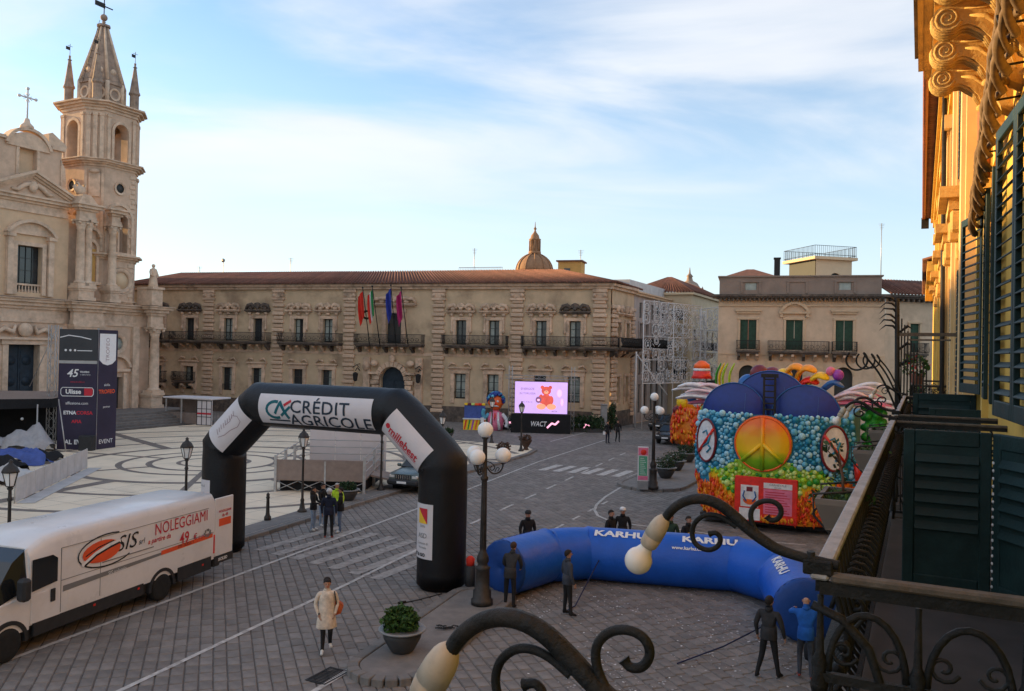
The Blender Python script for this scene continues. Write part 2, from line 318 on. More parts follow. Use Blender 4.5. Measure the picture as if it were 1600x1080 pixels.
    def slab(s, poly, z0, z1):
        n = len(poly); vs = [(p[0], p[1], z0) for p in poly] + [(p[0], p[1], z1) for p in poly]
        return s.add(vs, [tuple(range(n))[::-1], tuple(range(n, 2 * n))] + [(i, (i + 1) % n, n + (i + 1) % n, n + i) for i in range(n)], False)
    def xf(s, mtx, start=0):
        for i in range(start, len(s.v)): s.v[i] = tuple(mtx @ Vector(s.v[i]))
        return s
    def mesh(s, name):
        me = bpy.data.meshes.new(name); me.from_pydata(s.v, [], s.f); me.update()
        for k in s.mats: me.materials.append(M[k])
        if s.mi: me.polygons.foreach_set('material_index', s.mi); me.polygons.foreach_set('use_smooth', s.smooth)
        return me
    def build(s, name, parent=None, fix=True):
        me = s.mesh(name)
        if fix:
            b = bmesh.new(); b.from_mesh(me); bmesh.ops.recalc_face_normals(b, faces=b.faces); b.to_mesh(me); b.free()
        return link(name, me, parent)
def link(name, me, parent=None):
    o = bpy.data.objects.new(name, me); C.objects.link(o)
    if parent is not None: o.parent = parent
    return o
def tag(o, label=None, cat=None, group=None, kind=None):
    if label: o['label'] = label
    if cat: o['category'] = cat
    if group: o['group'] = group
    if kind: o['kind'] = kind
    return o
def thing(name, label, cat, loc=(0, 0, 0), rz=0.0, group=None):
    o = bpy.data.objects.new(name, None); C.objects.link(o); o.location = loc; o.rotation_euler = (0, 0, rz); o.empty_display_size = 0.2
    return tag(o, label, cat, group)
def copy_tree(o, parent=None):
    c = o.copy(); C.objects.link(c); c.parent = parent
    for ch in [x for x in bpy.data.objects if x.parent == o]: copy_tree(ch, c)
    return c
def part(name, parent, key, fn):
    b = MB().m(key); fn(b); return b.build(name, parent)
def boxpart(name, parent, key, *a, bv=0.0):
    return MB().m(key).box(*a, bv=bv).build(name, parent)
_box_cache = {}
def inst_box(name, parent, key, x, y, z, sx, sy, sz, bv=0.02):
    k = (key, round(sx, 2), round(sy, 2), round(sz, 2))
    if k not in _box_cache: _box_cache[k] = MB().m(key).box(-sx / 2, sx / 2, -sy / 2, sy / 2, 0, sz, bv=bv).mesh(name)
    o = link(name, _box_cache[k], parent); o.location = (x, y, z); return o
def arc(cx, cz, r, a0, a1, n=12):
    return [(cx + r * math.cos(a0 + (a1 - a0) * i / n), cz + r * math.sin(a0 + (a1 - a0) * i / n)) for i in range(n + 1)]
def wall(b, x0, x1, z0, z1, opens, depth=0.3, y=0.0):
    """front sheet at y with real openings (x0,x1,z0,z1,arched) and their reveals going inward"""
    xs = sorted({x0, x1, *[o[0] for o in opens], *[o[1] for o in opens]}); zs = sorted({z0, z1, *[o[2] for o in opens], *[o[3] for o in opens]})
    for i in range(len(xs) - 1):
        for j in range(len(zs) - 1):
            cx, cz = (xs[i] + xs[i + 1]) / 2, (zs[j] + zs[j + 1]) / 2
            if any(o[0] < cx < o[1] and o[2] < cz < o[3] for o in opens): continue
            b.quad((xs[i], y, zs[j]), (xs[i + 1], y, zs[j]), (xs[i + 1], y, zs[j + 1]), (xs[i], y, zs[j + 1]))
    for o in opens:
        a, c, d, e = o[:4]; Y = y + depth
        if len(o) > 4 and o[4]:
            r = (c - a) / 2; m_ = (a + c) / 2; pts = arc(m_, e - r, r, math.pi, 0, 14)
            for i in range(14):
                p, q = pts[i], pts[i + 1]
                b.quad((p[0], y, p[1]), (q[0], y, q[1]), (q[0], Y, q[1]), (p[0], Y, p[1]))
                b.quad((p[0], y, p[1]), (q[0], y, q[1]), (q[0], y, e), (p[0], y, e))
            e2 = e - r
        else:
            e2 = e; b.quad((a, y, e), (c, y, e), (c, Y, e), (a, Y, e))
        b.quad((a, y, d), (a, y, e2), (a, Y, e2), (a, Y, d)); b.quad((c, y, d), (c, y, e2), (c, Y, e2), (c, Y, d)); b.quad((a, y, d), (c, y, d), (c, Y, d), (a, Y, d))
_dg = None
def text_mesh(body, size=1.0, ex=0.0, bold=0.0, shear=0.0, align='CENTER', sx=1.0, lsp=1.0):
    cu = bpy.data.curves.new('lettering', 'FONT'); cu.body = body; cu.size = size; cu.extrude = ex; cu.offset = bold; cu.shear = shear
    cu.align_x = align; cu.align_y = 'CENTER'; cu.resolution_u = 3; cu.space_character = lsp
    o = bpy.data.objects.new('lettering', cu); C.objects.link(o)
    me = o.to_mesh(); vs = [(v.co.x * sx, v.co.y) for v in me.vertices]; fs = [tuple(p.vertices) for p in me.polygons]
    o.to_mesh_clear(); bpy.data.objects.remove(o); bpy.data.curves.remove(cu)
    return vs, fs
def text_on(b, body, fn, size, cut=0.0, **kw):
    """lettering as a flat mesh, each point placed by fn(u, v); cut slices it so that it can follow a curved surface"""
    vs, fs = text_mesh(body, size, **kw)
    if cut:
        bm = bmesh.new(); bv = [bm.verts.new((u, v, 0)) for u, v in vs]
        for f in fs:
            try: bm.faces.new([bv[i] for i in f])
            except ValueError: pass
        lo, hi = min(v for _, v in vs), max(v for _, v in vs); k = lo + cut
        while k < hi:
            bmesh.ops.bisect_plane(bm, geom=bm.verts[:] + bm.edges[:] + bm.faces[:], plane_co=(0, k, 0), plane_no=(0, 1, 0)); k += cut
        bm.verts.index_update(); vs = [(v.co.x, v.co.y) for v in bm.verts]; fs = [tuple(v.index for v in f.verts) for f in bm.faces]; bm.free()
    b.add([fn(u, v) for u, v in vs], fs, False)

# ================================================================== GROUND
def inside(p, poly):
    x, y = p[0], p[1]; c = False; j = len(poly) - 1
    for i in range(len(poly)):
        xi, yi = poly[i][0], poly[i][1]; xj, yj = poly[j][0], poly[j][1]
        if (yi > y) != (yj > y) and x < (xj - xi) * (y - yi) / (yj - yi) + xi: c = not c
        j = i
    return c
KZ = 0.12
gb = MB().m('joint'); gb.quad((-1500, -300, -0.05), (1500, -300, -0.05), (1500, 3000, -0.05), (-1500, 3000, -0.05))
tag(gb.build('ground'), kind='structure')

PIAZZA = [G(x, y, KZ) for x, y in [(-420, 1090), (100, 925), (385, 838), (640, 760), (780, 722), (826, 708), (836, 702), (824, 697), (770, 692), (690, 686), (560, 677), (420, 668), (306, 663), (238, 669), (171, 675), (60, 686), (-150, 712), (-420, 760)]]
ISL1 = (G(612, 1046), G(752, 938), 0.85)
ISL2 = (G(1018, 760), G(1018, 760) + D * 15, 1.7)
def capsule(a, b, r, n=10):
    t = (b - a).normalized(); ang = math.atan2(t.y, t.x)
    return [Vector((a.x + r * math.cos(ang + math.pi / 2 + math.pi * i / n), a.y + r * math.sin(ang + math.pi / 2 + math.pi * i / n), 0)) for i in range(n + 1)] + \
           [Vector((b.x + r * math.cos(ang - math.pi / 2 + math.pi * i / n), b.y + r * math.sin(ang - math.pi / 2 + math.pi * i / n), 0)) for i in range(n + 1)]

road = MB().m('joint'); road.quad((-70, -5, -0.03), (60, -5, -0.03), (60, 140, -0.03), (-70, 140, -0.03))
road = tag(road.build('road'), kind='structure')
# basalt setts laid on the diagonal, in courses with staggered ends
ea = R(20); e1 = Vector((math.cos(ea), math.sin(ea), 0)); e2 = Vector((-math.sin(ea), math.cos(ea), 0))
SW, SL, GAP = 0.29, 0.46, 0.0095
inv_cam = cam.matrix_world.inverted()
def to_px(p):
    q = inv_cam @ Vector(p); return (800 + 1280 * q.x / -q.z, 540 - 1280 * q.y / -q.z) if q.z < -0.05 else (-9999, -9999)
stones = []
rng = random.Random(3)
for i in range(-215, 300):
    off = rng.random() * SL
    for j in range(-90, 270):
        l = SL * (0.82 + 0.36 * rng.random())
        c = e1 * (i * SW) + e2 * (j * SL + off)
        if c.y < 12 or c.y > 98 or c.x < -48 or c.x > 26: continue
        px, py = to_px(c)
        if px < -60 or px > 1660 or py > 1140 or py < 560: continue
        if inside(c, PIAZZA) and inside(c + e1 * .6, PIAZZA) and inside(c - e1 * .6, PIAZZA): continue
        stones.append((c, i, j, off, px, py))
vis = sorted([s for s in stones if 0 < s[4] < 1600 and s[5] < 1080], key=lambda s: s[0].y)[:300]
vis_ids = {(s[1], s[2]) for s in vis}
def sett(b, c, hx, hy, z, dz):
    b.m('basalt'); bev = 0.018
    o = [(-hx, -hy), (hx, -hy), (hx, hy), (-hx, hy)]
    tl = (dz * 0.5, -dz * 0.4, dz * 0.3, -dz * 0.5)
    vs = [c + e1 * x + e2 * y + Vector((0, 0, -0.03)) for x, y in o] + [c + e1 * (x - math.copysign(bev, x)) + e2 * (y - math.copysign(bev, y)) + Vector((0, 0, z + tl[k])) for k, (x, y) in enumerate(o)]
    b.add(vs, [(4, 5, 6, 7), (0, 1, 5, 4), (1, 2, 6, 5), (2, 3, 7, 6), (3, 0, 4, 7)], False)
rest = MB(); shared = []
for k in range(10):
    b = MB(); sett(b, Vector((0, 0, 0)), SW / 2 - GAP * (.6 + .5 * rng.random()), SL / 2 - GAP * (.6 + .6 * rng.random()), -0.004, 0.007); shared.append(b.mesh('paving_stone'))
for (c, i, j, off, px, py) in stones:
    dz = rng.uniform(-0.005, 0.0)
    if (i, j) in vis_ids:
        o = link('paving_stone', rng.choice(shared), road); o.location = c + Vector((0, 0, dz)); o.rotation_euler = (0, 0, rng.uniform(-.02, .02))
    else:
        sett(rest, c, SW / 2 - GAP * (.6 + .5 * rng.random()), SL / 2 - GAP * (.6 + .6 * rng.random()), -0.003 + dz, 0.006)
tag(rest.build('paving', road, fix=False), kind='stuff')

# painted lines (thin sheets just above the stones)
def strip(b, pts, w, z=0.006):
    pts = [Vector((p.x, p.y, z)) for p in pts]
    for a, c in zip(pts[:-1], pts[1:]):
        t = (c - a).normalized(); s_ = Vector((-t.y, t.x, 0)) * w / 2; b.quad(a - s_, c - s_, c + s_, a + s_)
def mark(name, key, pxs, w, parent=road):
    b = MB().m(key); strip(b, [G(x, y) for x, y in pxs], w); return b.build(name, parent)
mark('lane_line', 'paint_line', [(-60, 1060), (22, 1028), (400, 888), (652, 795)], 0.13)
mark('lane_line', 'paint_line', [(652, 795), (731, 765), (840, 722), (945, 688)], 0.13)
mark('lane_line', 'paint_line', [(100, 1121), (186, 1080), (400, 979), (540, 914), (656, 857)], 0.13)
mark('edge_line', 'paint_line', [(480, 1087), (604, 1011), (690, 958)], 0.14)
mark('edge_line', 'paint_line', [(1075, 697), (1000, 743), (945, 777), (932, 789), (929, 797), (934, 806), (950, 813), (980, 819), (1080, 830), (1160, 843), (1260, 852)], 0.13)
mark('edge_line', 'paint_line', [(860, 690), (930, 672), (1000, 655)], 0.13)
for k in range(9):
    a = G(735, 819); c = G(985, 704); t = (c - a) / 9.0
    b = MB().m('paint_line'); strip(b, [a + t * k, a + t * (k + 0.5)], 0.13); b.build('dash', road)
for k in range(4):
    a = G(868, 826); c = G(960, 778); t = (c - a) / 4.0
    b = MB().m('paint_line'); strip(b, [a + t * k, a + t * (k + 0.45)], 0.12); b.build('dash', road)
# zebra under the arch: worn bars running with the street
for k in range(7):
    t = k / 6.0; a = G(398 + 176 * t, 872 + 20 * t); c0 = G(402, 860); c1 = G(585, 905)
    s_ = c0.lerp(c1, t); b = MB().m('paint_worn'); strip(b, [s_, s_ + D * 4.6], 0.42, 0.005); b.build('crossing_bar', road)
for k in range(7):
    s_ = G(846, 735).lerp(G(985, 747), k / 6.0); b = MB().m('paint_line'); strip(b, [s_, s_ + D * 2.8], 0.5); b.build('crossing_bar', road)
for k in range(9):   # drain grate bars
    pass

# ------------------------------------------------------------------ piazza: cream paving with dark inlaid bands
pz = MB().m('cream_paving'); pz.slab([(p.x, p.y) for p in PIAZZA], -0.04, KZ)
pz = tag(pz.build('piazza_paving'), kind='structure')
cc = G(335, 722, KZ); BZ = KZ + 0.004
def band(name, pts, w, z):
    b = MB().m('dark_band'); n = 0
    for a, c in zip(pts[:-1], pts[1:]):
        t = (c - a); t.z = 0; t.normalize(); s_ = Vector((-t.y, t.x, 0)) * (w / 2)
        q = [a - s_, c - s_, c + s_, a + s_]
        if all(inside(p, PIAZZA) for p in q): b.quad(*[Vector((p.x, p.y, z)) for p in q]); n += 1
    if n: b.build(name, pz)
for r_, w in ((2.0, .26), (3.6, .36), (5.2, .36), (7.9, .52), (11.5, .38), (15.5, .42), (19.5, .4), (23.5, .42), (28, .4)):
    band('paving_band', [cc + Vector((math.cos(a), math.sin(a), 0)) * r_ for a in [2 * math.pi * i / 120 for i in range(121)]], w, BZ)
for k in range(12):
    a = R(12 + 30 * k); u_ = Vector((math.cos(a), math.sin(a), 0)); r0 = 7.9 if k % 2 == 0 else 3.6
    band('paving_band', [cc + u_ * (r0 + i * 0.5) for i in range(int((40 - r0) * 2))], 0.72 if k % 2 == 0 else 0.34, BZ + 0.004)
# fine slab joints
jb = MB().m('dark_band')
for i in range(-30, 30):
    for fam in ((D, NR), (NR, D)):
        p0 = cc + fam[1] * (i * 1.6)
        for j in range(-40, 40):
            a = p0 + fam[0] * j; c = p0 + fam[0] * (j + 1); s_ = fam[1] * 0.012
            if all(inside(p, PIAZZA) for p in (a, c)) and (a - cc).length > 8.2: jb.quad(*[Vector((p.x, p.y, KZ + 0.002)) for p in (a - s_, c - s_, c + s_, a + s_)])
tag(jb.build('slab_joints', pz), kind='stuff')

def kerb_line(name, pts, w=0.30, z1=0.15, key='kerb', step=1.1, root=None):
    root = root or tag(bpy.data.objects.new(name, None), kind='structure')
    if root.name not in C.objects: C.objects.link(root)
    for a, c in zip(pts[:-1], pts[1:]):
        a = Vector((a.x, a.y, 0)); c = Vector((c.x, c.y, 0)); t = c - a; n = max(1, round(t.length / step)); l = t.length / n; t.normalize(); ang = math.atan2(t.y, t.x)
        for k in range(n):
            o = inst_box('kerb_stone', root, key, *(a + t * (l * (k + .5))).to_tuple()[:2], -0.03, l - 0.012, w, z1 + 0.03, bv=0.02); o.rotation_euler = (0, 0, ang)
    return root
kerb_line('kerb', [G(x, y, .12) for x, y in [(-420, 1090), (100, 925), (385, 838), (640, 760), (780, 722), (826, 708), (836, 702), (824, 697), (770, 692), (690, 686), (560, 677), (420, 668), (320, 662)]], w=0.32, z1=0.135)
kp = [G(x, y, .12) for x, y in [(-420, 1090), (100, 925), (385, 838), (640, 760), (780, 722)]]
b = MB().m('kerb')   # dark apron slabs just inside the kerb
for a, c in zip(kp[:-1], kp[1:]):
    t = (c - a).normalized(); s_ = Vector((-t.y, t.x, 0))
    b.quad(*[Vector((p.x, p.y, KZ + 0.010)) for p in (a + s_ * .17, c + s_ * .17, c + s_ * 1.15, a + s_ * 1.15)])
b.build('kerb_apron', pz)
for nm, (a, c, r_) in (('traffic_island', ISL1), ('traffic_island', ISL2)):
    b = MB().m('kerb'); b.slab([(p.x, p.y) for p in capsule(a, c, r_ - .15)], -0.02, 0.13); isl = tag(b.build(nm), kind='structure')
    poly = capsule(a, c, r_); kerb_line('island_kerb', poly + [poly[0]], w=0.26, z1=0.155, step=0.8, root=isl)
# pavement below the balconies
b = MB().m('kerb'); b.slab([TW(-4, -0.55), TW(-4, 1.5), TW(70, 1.5), TW(70, -0.55)], -0.02, 0.13); pav = tag(b.build('pavement'), kind='structure')
kerb_line('pavement_kerb', [TW(-4, -0.62), TW(70, -0.62)], w=0.16, z1=0.15, root=pav)

# ================================================================== TOWN HALL
TC = Vector((9.35, 78.0, 0)); TL_ = Vector((-42.0, 92.7, 0))
tx = (TC - TL_); TLEN = tx.length; tx.normalize(); ty = Vector((-tx.y, tx.x, 0)); TANG = math.atan2(tx.y, tx.x)
def plan_hit(px, o, dx, py=560):
    """local x where the sight line through picture column px meets the facade line o + dx*s"""
    d = ray(px, py); d = Vector((d.x, d.y)); den = d.x * dx.y - d.y * dx.x
    return -(d.x * o.y - d.y * o.x) / den
def thx(px, py=545): return plan_hit(px, TC, tx, py)
th = thing('town_hall', 'long two storey baroque town hall with red tiled roof and flags over its arched portal', 'building', TC, TANG)
EAVE = 13.9
pil = [thx(326), thx(434.5), thx(546), thx(685), thx(807.5), -1.05]
ups = [thx(x) for x in (247, 296.5, 356.5, 402.5, 466.5, 512, 720, 771.5, 845, 898)]
cx0 = thx(615)
opens = [(x - .55, x + .55, 7.75, 10.2) for x in ups] + [(x - .6, x + .6, 2.35, 4.85) for x in ups] + [(cx0 - .85, cx0 + .85, 7.75, 10.9), (cx0 - 1.35, cx0 + 1.35, 0.0, 5.35, True)]
b = MB().m('th_wall'); wall(b, -TLEN - 2, 0, 0, EAVE, opens, 0.45)
b.quad((-TLEN - 2, 9, 0), (-TLEN - 2, 0, 0), (-TLEN - 2, 0, EAVE), (-TLEN - 2, 9, EAVE))
b.build('wall', th)
def window(parent, x, z0, z1, w, y=0.3, glass='glass_dark', frame='wood_dark', curtain=True, ajar=False):
    f = MB().m(frame); t = 0.09
    f.box(x - w, x - w + t, y, y + .08, z0, z1); f.box(x + w - t, x + w, y, y + .08, z0, z1); f.box(x - w + t, x + w - t, y, y + .08, z1 - t, z1); f.box(x - w + t, x + w - t, y, y + .08, z0, z0 + t * 1.5)
    f.box(x - t * .7, x + t * .7, y - .01, y + .07, z0 + t * 1.5, z1 - t)
    for k in (0.36, 0.68): f.box(x - w + t, x + w - t, y + .01, y + .06, z0 + (z1 - z0) * k - .025, z0 + (z1 - z0) * k + .025)
    f = f.build('window_frame', parent)
    for sx in (-1, 1):
        g = MB().m(glass if not curtain else random.choice(['glass_dark', 'glass_curtain', 'glass_curtain']))
        a, c = sorted((x + sx * t * .7, x + sx * (w - t))); g.box(a, c, y + .03, y + .045, z0 + t * 1.5, z1 - t); g.build('pane', f)
    return f
for i, x in enumerate(ups):
    window(th, x, 7.75, 10.2, .55); window(th, x, 2.35, 4.85, .6)
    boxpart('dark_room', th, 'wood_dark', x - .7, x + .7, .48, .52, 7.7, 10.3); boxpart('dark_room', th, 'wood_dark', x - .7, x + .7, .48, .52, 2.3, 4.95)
def frame_stone(parent, x, w, z0, z1, t=0.32, d=0.14, key='th_stone', name='window_surround'):
    b = MB().m(key)
    b.box(x - w - t, x - w, -d, 0.02, z0, z1, bv=.03); b.box(x + w, x + w + t, -d, 0.02, z0, z1, bv=.03); b.box(x - w - t - .05, x + w + t + .05, -d - .02, 0.02, z1, z1 + t, bv=.03)
    return b.build(name, parent)
def shell_pediment(parent, x, z, w, key):
    """broken scrolled pediment: moulded shelf, two bulging scrolls and a shell in the middle"""
    b = MB().m(key); b.box(x - w, x + w, -.42, .02, z, z + .16, bv=.03); b.box(x - w + .1, x + w - .1, -.3, .02, z - .12, z, bv=.03)
    for s_ in (-1, 1):
        pts = [(x + s_ * (w - .1), -.2, z + .2), (x + s_ * (w - .35), -.2, z + .62), (x + s_ * .75, -.22, z + .72), (x + s_ * .42, -.22, z + .45), (x + s_ * .6, -.26, z + .3)]
        b.tube(pts, [.12, .2, .22, .18, .08], 7)
        b.ball((x + s_ * (w * .55), -.15, z + .35), .28, 8, 5, (1.2, .7, .8))
    for k in range(-2, 3):
        a = k * .42; b.tube([(x, -.2, z + .25), (x + math.sin(a) * .5, -.3, z + .3 + math.cos(a) * .62)], [.06, .16], 6)
    b.ball((x, -.25, z + .35), .2, 8, 5)
    return b.build('pediment', parent)
for i, x in enumerate(ups):
    frame_stone(th, x, .55, 7.8, 10.2); shell_pediment(th, x, 11.0, 1.55, 'soot_stone' if i in (0, 1, 3, 9) else 'th_stone')
    b = MB().m('th_stone')      # hanging side ornaments
    for s_ in (-1, 1):
        b.box(x + s_ * .98 - .1, x + s_ * .98 + .1, -.16, .02, 9.2, 10.85, bv=.03); b.ball((x + s_ * .98, -.14, 9.15), .2, 8, 5, (.8, .6, 1.2)); b.ball((x + s_ * 1.0, -.16, 10.75), .24, 8, 5, (1, .6, .8))
    b.ball((x, -.16, 10.72), .22, 8, 5, (1.3, .6, .7)); b.build('window_ornament', th)
    frame_stone(th, x, .6, 1.9, 4.85, t=.4, d=.16)
    b = MB().m('th_stone'); b.box(x - 1.25, x + 1.25, -.34, .02, 5.35, 5.5, bv=.03); b.box(x - 1.1, x + 1.1, -.2, .02, 5.25, 5.35)
    for s_ in (-1, 1): b.tube([(x + s_ * 1.2, -.2, 5.55), (x + s_ * .9, -.22, 5.9), (x + s_ * .5, -.22, 5.8), (x + s_ * .45, -.2, 5.62)], [.07, .12, .11, .05], 6)
    b.build('lintel', th)
    b = MB().m('iron'); 
    for k in range(8): b.tube([(x - .55 + k * .157, -.05, 2.35), (x - .55 + k * .157, -.05, 3.0)], .015, 4)
    b.box(x - .6, x + .6, -.07, -.03, 2.98, 3.03); b.build('sill_grille', th)
# rusticated pilasters, block by block
for k, x in enumerate(pil):
    zz = 0.9; n = 0
    while zz < 12.1:
        h = 0.44; w = 1.36 if n % 2 == 0 else 1.1
        inst_box('rusticated_block', th, 'th_stone', x, -.06 - (.05 if n % 2 == 0 else 0), zz, w, .34 if n % 2 == 0 else .24, h - .07, bv=.06); zz += h; n += 1
    inst_box('pilaster_plinth', th, 'soot_stone', x, -.12, 0, 1.6, .4, .88, bv=.04)
    b = MB().m('th_stone'); b.box(x - .75, x + .75, -.3, .02, 12.2, 12.45, bv=.03); b.box(x - .6, x + .6, -.22, .02, 12.45, 12.95, bv=.04)
    for s_ in (-1, 1): b.lathe([(.2, -.34), (.2, 0)], (x + s_ * .5, 0, 12.7), 10, ax='y')
    b.box(x - .72, x + .72, -.28, .02, 12.97, 13.3, bv=.04); b.build('capital', th)
b = MB().m('th_stone'); b.box(-TLEN - 2, .25, -.3, .02, 13.32, 13.6).box(-TLEN - 2, .4, -.5, .02, 13.6, 13.86); b.build('cornice', th)
b = MB().m('th_stone'); b.box(-TLEN - 2, 0, -.08, .02, 6.55, 6.85)
b.build('string_course', th)
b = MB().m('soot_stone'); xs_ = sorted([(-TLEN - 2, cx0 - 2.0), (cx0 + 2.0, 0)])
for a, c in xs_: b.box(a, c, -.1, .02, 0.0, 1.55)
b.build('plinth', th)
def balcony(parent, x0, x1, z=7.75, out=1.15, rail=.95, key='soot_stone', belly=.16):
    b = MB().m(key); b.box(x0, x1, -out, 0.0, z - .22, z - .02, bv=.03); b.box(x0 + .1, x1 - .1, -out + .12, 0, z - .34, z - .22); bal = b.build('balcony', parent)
    n = max(2, int((x1 - x0) / 0.95))
    for k in range(n + 1):
        x = x0 + .25 + (x1 - x0 - .5) * k / n; c = MB().m('th_stone' if k % 3 else key); c.prism([(0, 0), (0, .62), (-.85, .62), (-.85, .42), (-.5, .3), (-.25, .05)], -.13, .13)
        c.xf(Matrix(((0, 1, 0, 0), (1, 0, 0, 0), (0, 0, 1, 0), (0, 0, 0, 1)))); c.v = [(v[0] + x, v[1], v[2] + z - .97) for v in c.v]; c.build('corbel', bal)
    r = MB().m('iron'); r.box(x0, x1, -out - .02, -out + .06, z + rail - .05, z + rail); r.box(x0, x1, -out, -out + .04, z + .1, z + .14)
    for e in (x0 + .02, x1 - .06): r.box(e, e + .05, -out + .061, 0, z + rail - .05, z + rail)
    n = int((x1 - x0) / .13)
    for k in range(n + 1):
        x = x0 + .03 + (x1 - x0 - .06) * k / n; r.tube([(x, -out + .02, z), (x, -out - belly, z + .25), (x, -out - .02, z + .6), (x, -out + .02, z + rail)], .022, 4)
    for k in range(int((x1 - x0) / .52)):
        x = x0 + .3 + k * .52; r.tube([(x + .17 * math.cos(a), -out - belly * .7, z + .4 + .17 * math.sin(a)) for a in [R(45 * q) for q in range(8)]], .02, 4, closed=True)
    for e in (x0 + .03, x1 - .03):
        for k in range(1, int(out / .14)): r.tube([(e, -k * .14, z), (e, -k * .14, z + rail)], .02, 4)
    r.build('railing', bal); return bal
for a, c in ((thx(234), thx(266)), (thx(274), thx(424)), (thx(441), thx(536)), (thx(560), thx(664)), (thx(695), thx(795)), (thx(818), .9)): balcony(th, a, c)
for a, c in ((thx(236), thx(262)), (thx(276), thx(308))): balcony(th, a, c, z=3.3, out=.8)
# portal
b = MB().m('th_stone')
for s_ in (-1, 1):
    for k in range(9): b.box(cx0 + s_ * 1.45, cx0 + s_ * (2.35 if k % 2 else 2.15), -.4 - .06 * (k % 2), .02, .5 * k + .02, .5 * k + .47, bv=.05)
    b.box(cx0 + s_ * 1.4, cx0 + s_ * 2.6, -.6, .02, 4.55, 4.8, bv=.04); b.box(cx0 + s_ * 2.5, cx0 + s_ * 3.3, -.3, .02, 0, 6.3, bv=.05)
    b.ball((cx0 + s_ * 2.9, -.4, 5.4), .4, 10, 6, (1, .7, 1.3)); b.ball((cx0 + s_ * 2.0, -.35, 5.7), .38, 10, 6, (1.2, .7, .9))
for k in range(11):
    a0 = math.pi * (k + .06) / 11; a1 = math.pi * (k + .94) / 11; p = arc(cx0, 4.0, 1.38, a0, a1, 2) + arc(cx0, 4.0, 1.9, a1, a0, 2); b.prism(p, -.45 - .05 * (k % 2), .0)
b.ball((cx0, -.4, 6.15), .35, 10, 6, (1, .7, 1.2)); pt = b.build('portal', th)
b = MB().m('door_blue'); b.box(cx0 - 1.34, cx0 + 1.34, .4, .46, 0, 5.34)
for s_ in (-1, 1):
    for k in range(4): b.box(cx0 + s_ * .12, cx0 + s_ * 1.2, .36, .4, .3 + k * .95, 1.05 + k * .95, bv=.02)
b.box(cx0 - .03, cx0 + .03, .34, .4, 0, 4.0); b.box(cx0 - 1.3, cx0 + 1.3, .34, .4, 4.02, 4.12); b.build('door', th)
b = MB().m('wood_dark'); b.box(cx0 - .84, cx0 + .84, .35, .4, 7.75, 10.88); b.m('glass_dark').box(cx0 - .7, cx0 - .08, .32, .345, 8, 10.6).box(cx0 + .08, cx0 + .7, .32, .345, 8, 10.6); b.build('balcony_door', th)
frame_stone(th, cx0, .85, 7.8, 10.9, t=.45, d=.2); shell_pediment(th, cx0, 11.7, 2.5, 'th_stone')
px_ = thx(573); b = MB().m('palazzo_trim'); b.box(px_ - .65, px_ + .65, -.05, .01, 8.4, 9.6); b.build('wall_plaque', th)
for k, xx in enumerate((thx(563), thx(660), thx(572), thx(652))):   # wrought lanterns beside the portal
    if k > 1: continue
    b = MB().m('iron'); b.tube([(xx, 0, 4.9), (xx, -.6, 5.2), (xx, -1.0, 4.9)], .05, 6); b.lathe([(.05, 4.75), (.32, 4.6), (.3, 4.5), (.22, 3.9), (.1, 3.8)], (xx, -1.0, 0), 6, sm=False)
    b.tube([(xx, 0, 5.6), (xx, -.8, 5.5), (xx + .4, -.9, 5.2)], .04, 5); b.tube([(xx, 0, 5.6), (xx, -.8, 5.5), (xx - .4, -.9, 5.2)], .04, 5); b.build('wall_lantern', th)
# side wing round the corner
sw = thing('town_hall_wing', 'short side wing round the town hall corner with two tall windows', 'building', TC, A_STREET)
SWL = 7.0
sop = [(x - .5, x + .5, z0, z1) for x in (2.2, 4.9) for z0, z1 in ((2.35, 4.9), (7.75, 10.2))]
b = MB().m('th_wall'); wall(b, 0.3, SWL, 0, EAVE, sop, .4); b.build('wall', sw)
for x in (2.2, 4.9):
    for z0, z1 in ((2.35, 4.9), (7.75, 10.2)):
        window(sw, x, z0, z1, .5); frame_stone(sw, x, .5, z0 - (.2 if z0 < 5 else -.05), z1)
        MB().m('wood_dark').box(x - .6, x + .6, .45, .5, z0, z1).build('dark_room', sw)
    shell_pediment(sw, x, 11.0, 1.15, 'th_stone')
for n in range(25):
    inst_box('rusticated_block', sw, 'th_stone', .85, -.06 - (.05 if n % 2 == 0 else 0), .9 + n * .44, 1.36 if n % 2 == 0 else 1.1, .34 if n % 2 == 0 else .24, .37, bv=.06)
    inst_box('rusticated_block', sw, 'th_stone', SWL - .5, -.06 - (.05 if n % 2 == 0 else 0), .9 + n * .44, 0.95 if n % 2 == 0 else .8, .34 if n % 2 == 0 else .24, .37, bv=.06)
b = MB().m('th_stone'); b.box(-.3, SWL, -.3, .02, 13.3, 13.58).box(-.45, SWL, -.52, .02, 13.58, 13.84); b.build('cornice', sw)
balcony(sw, -.2, SWL - .6)
b = MB().m('soot_stone'); b.box(.3, SWL, -.1, .02, 0.0, 1.55); b.build('plinth', sw)
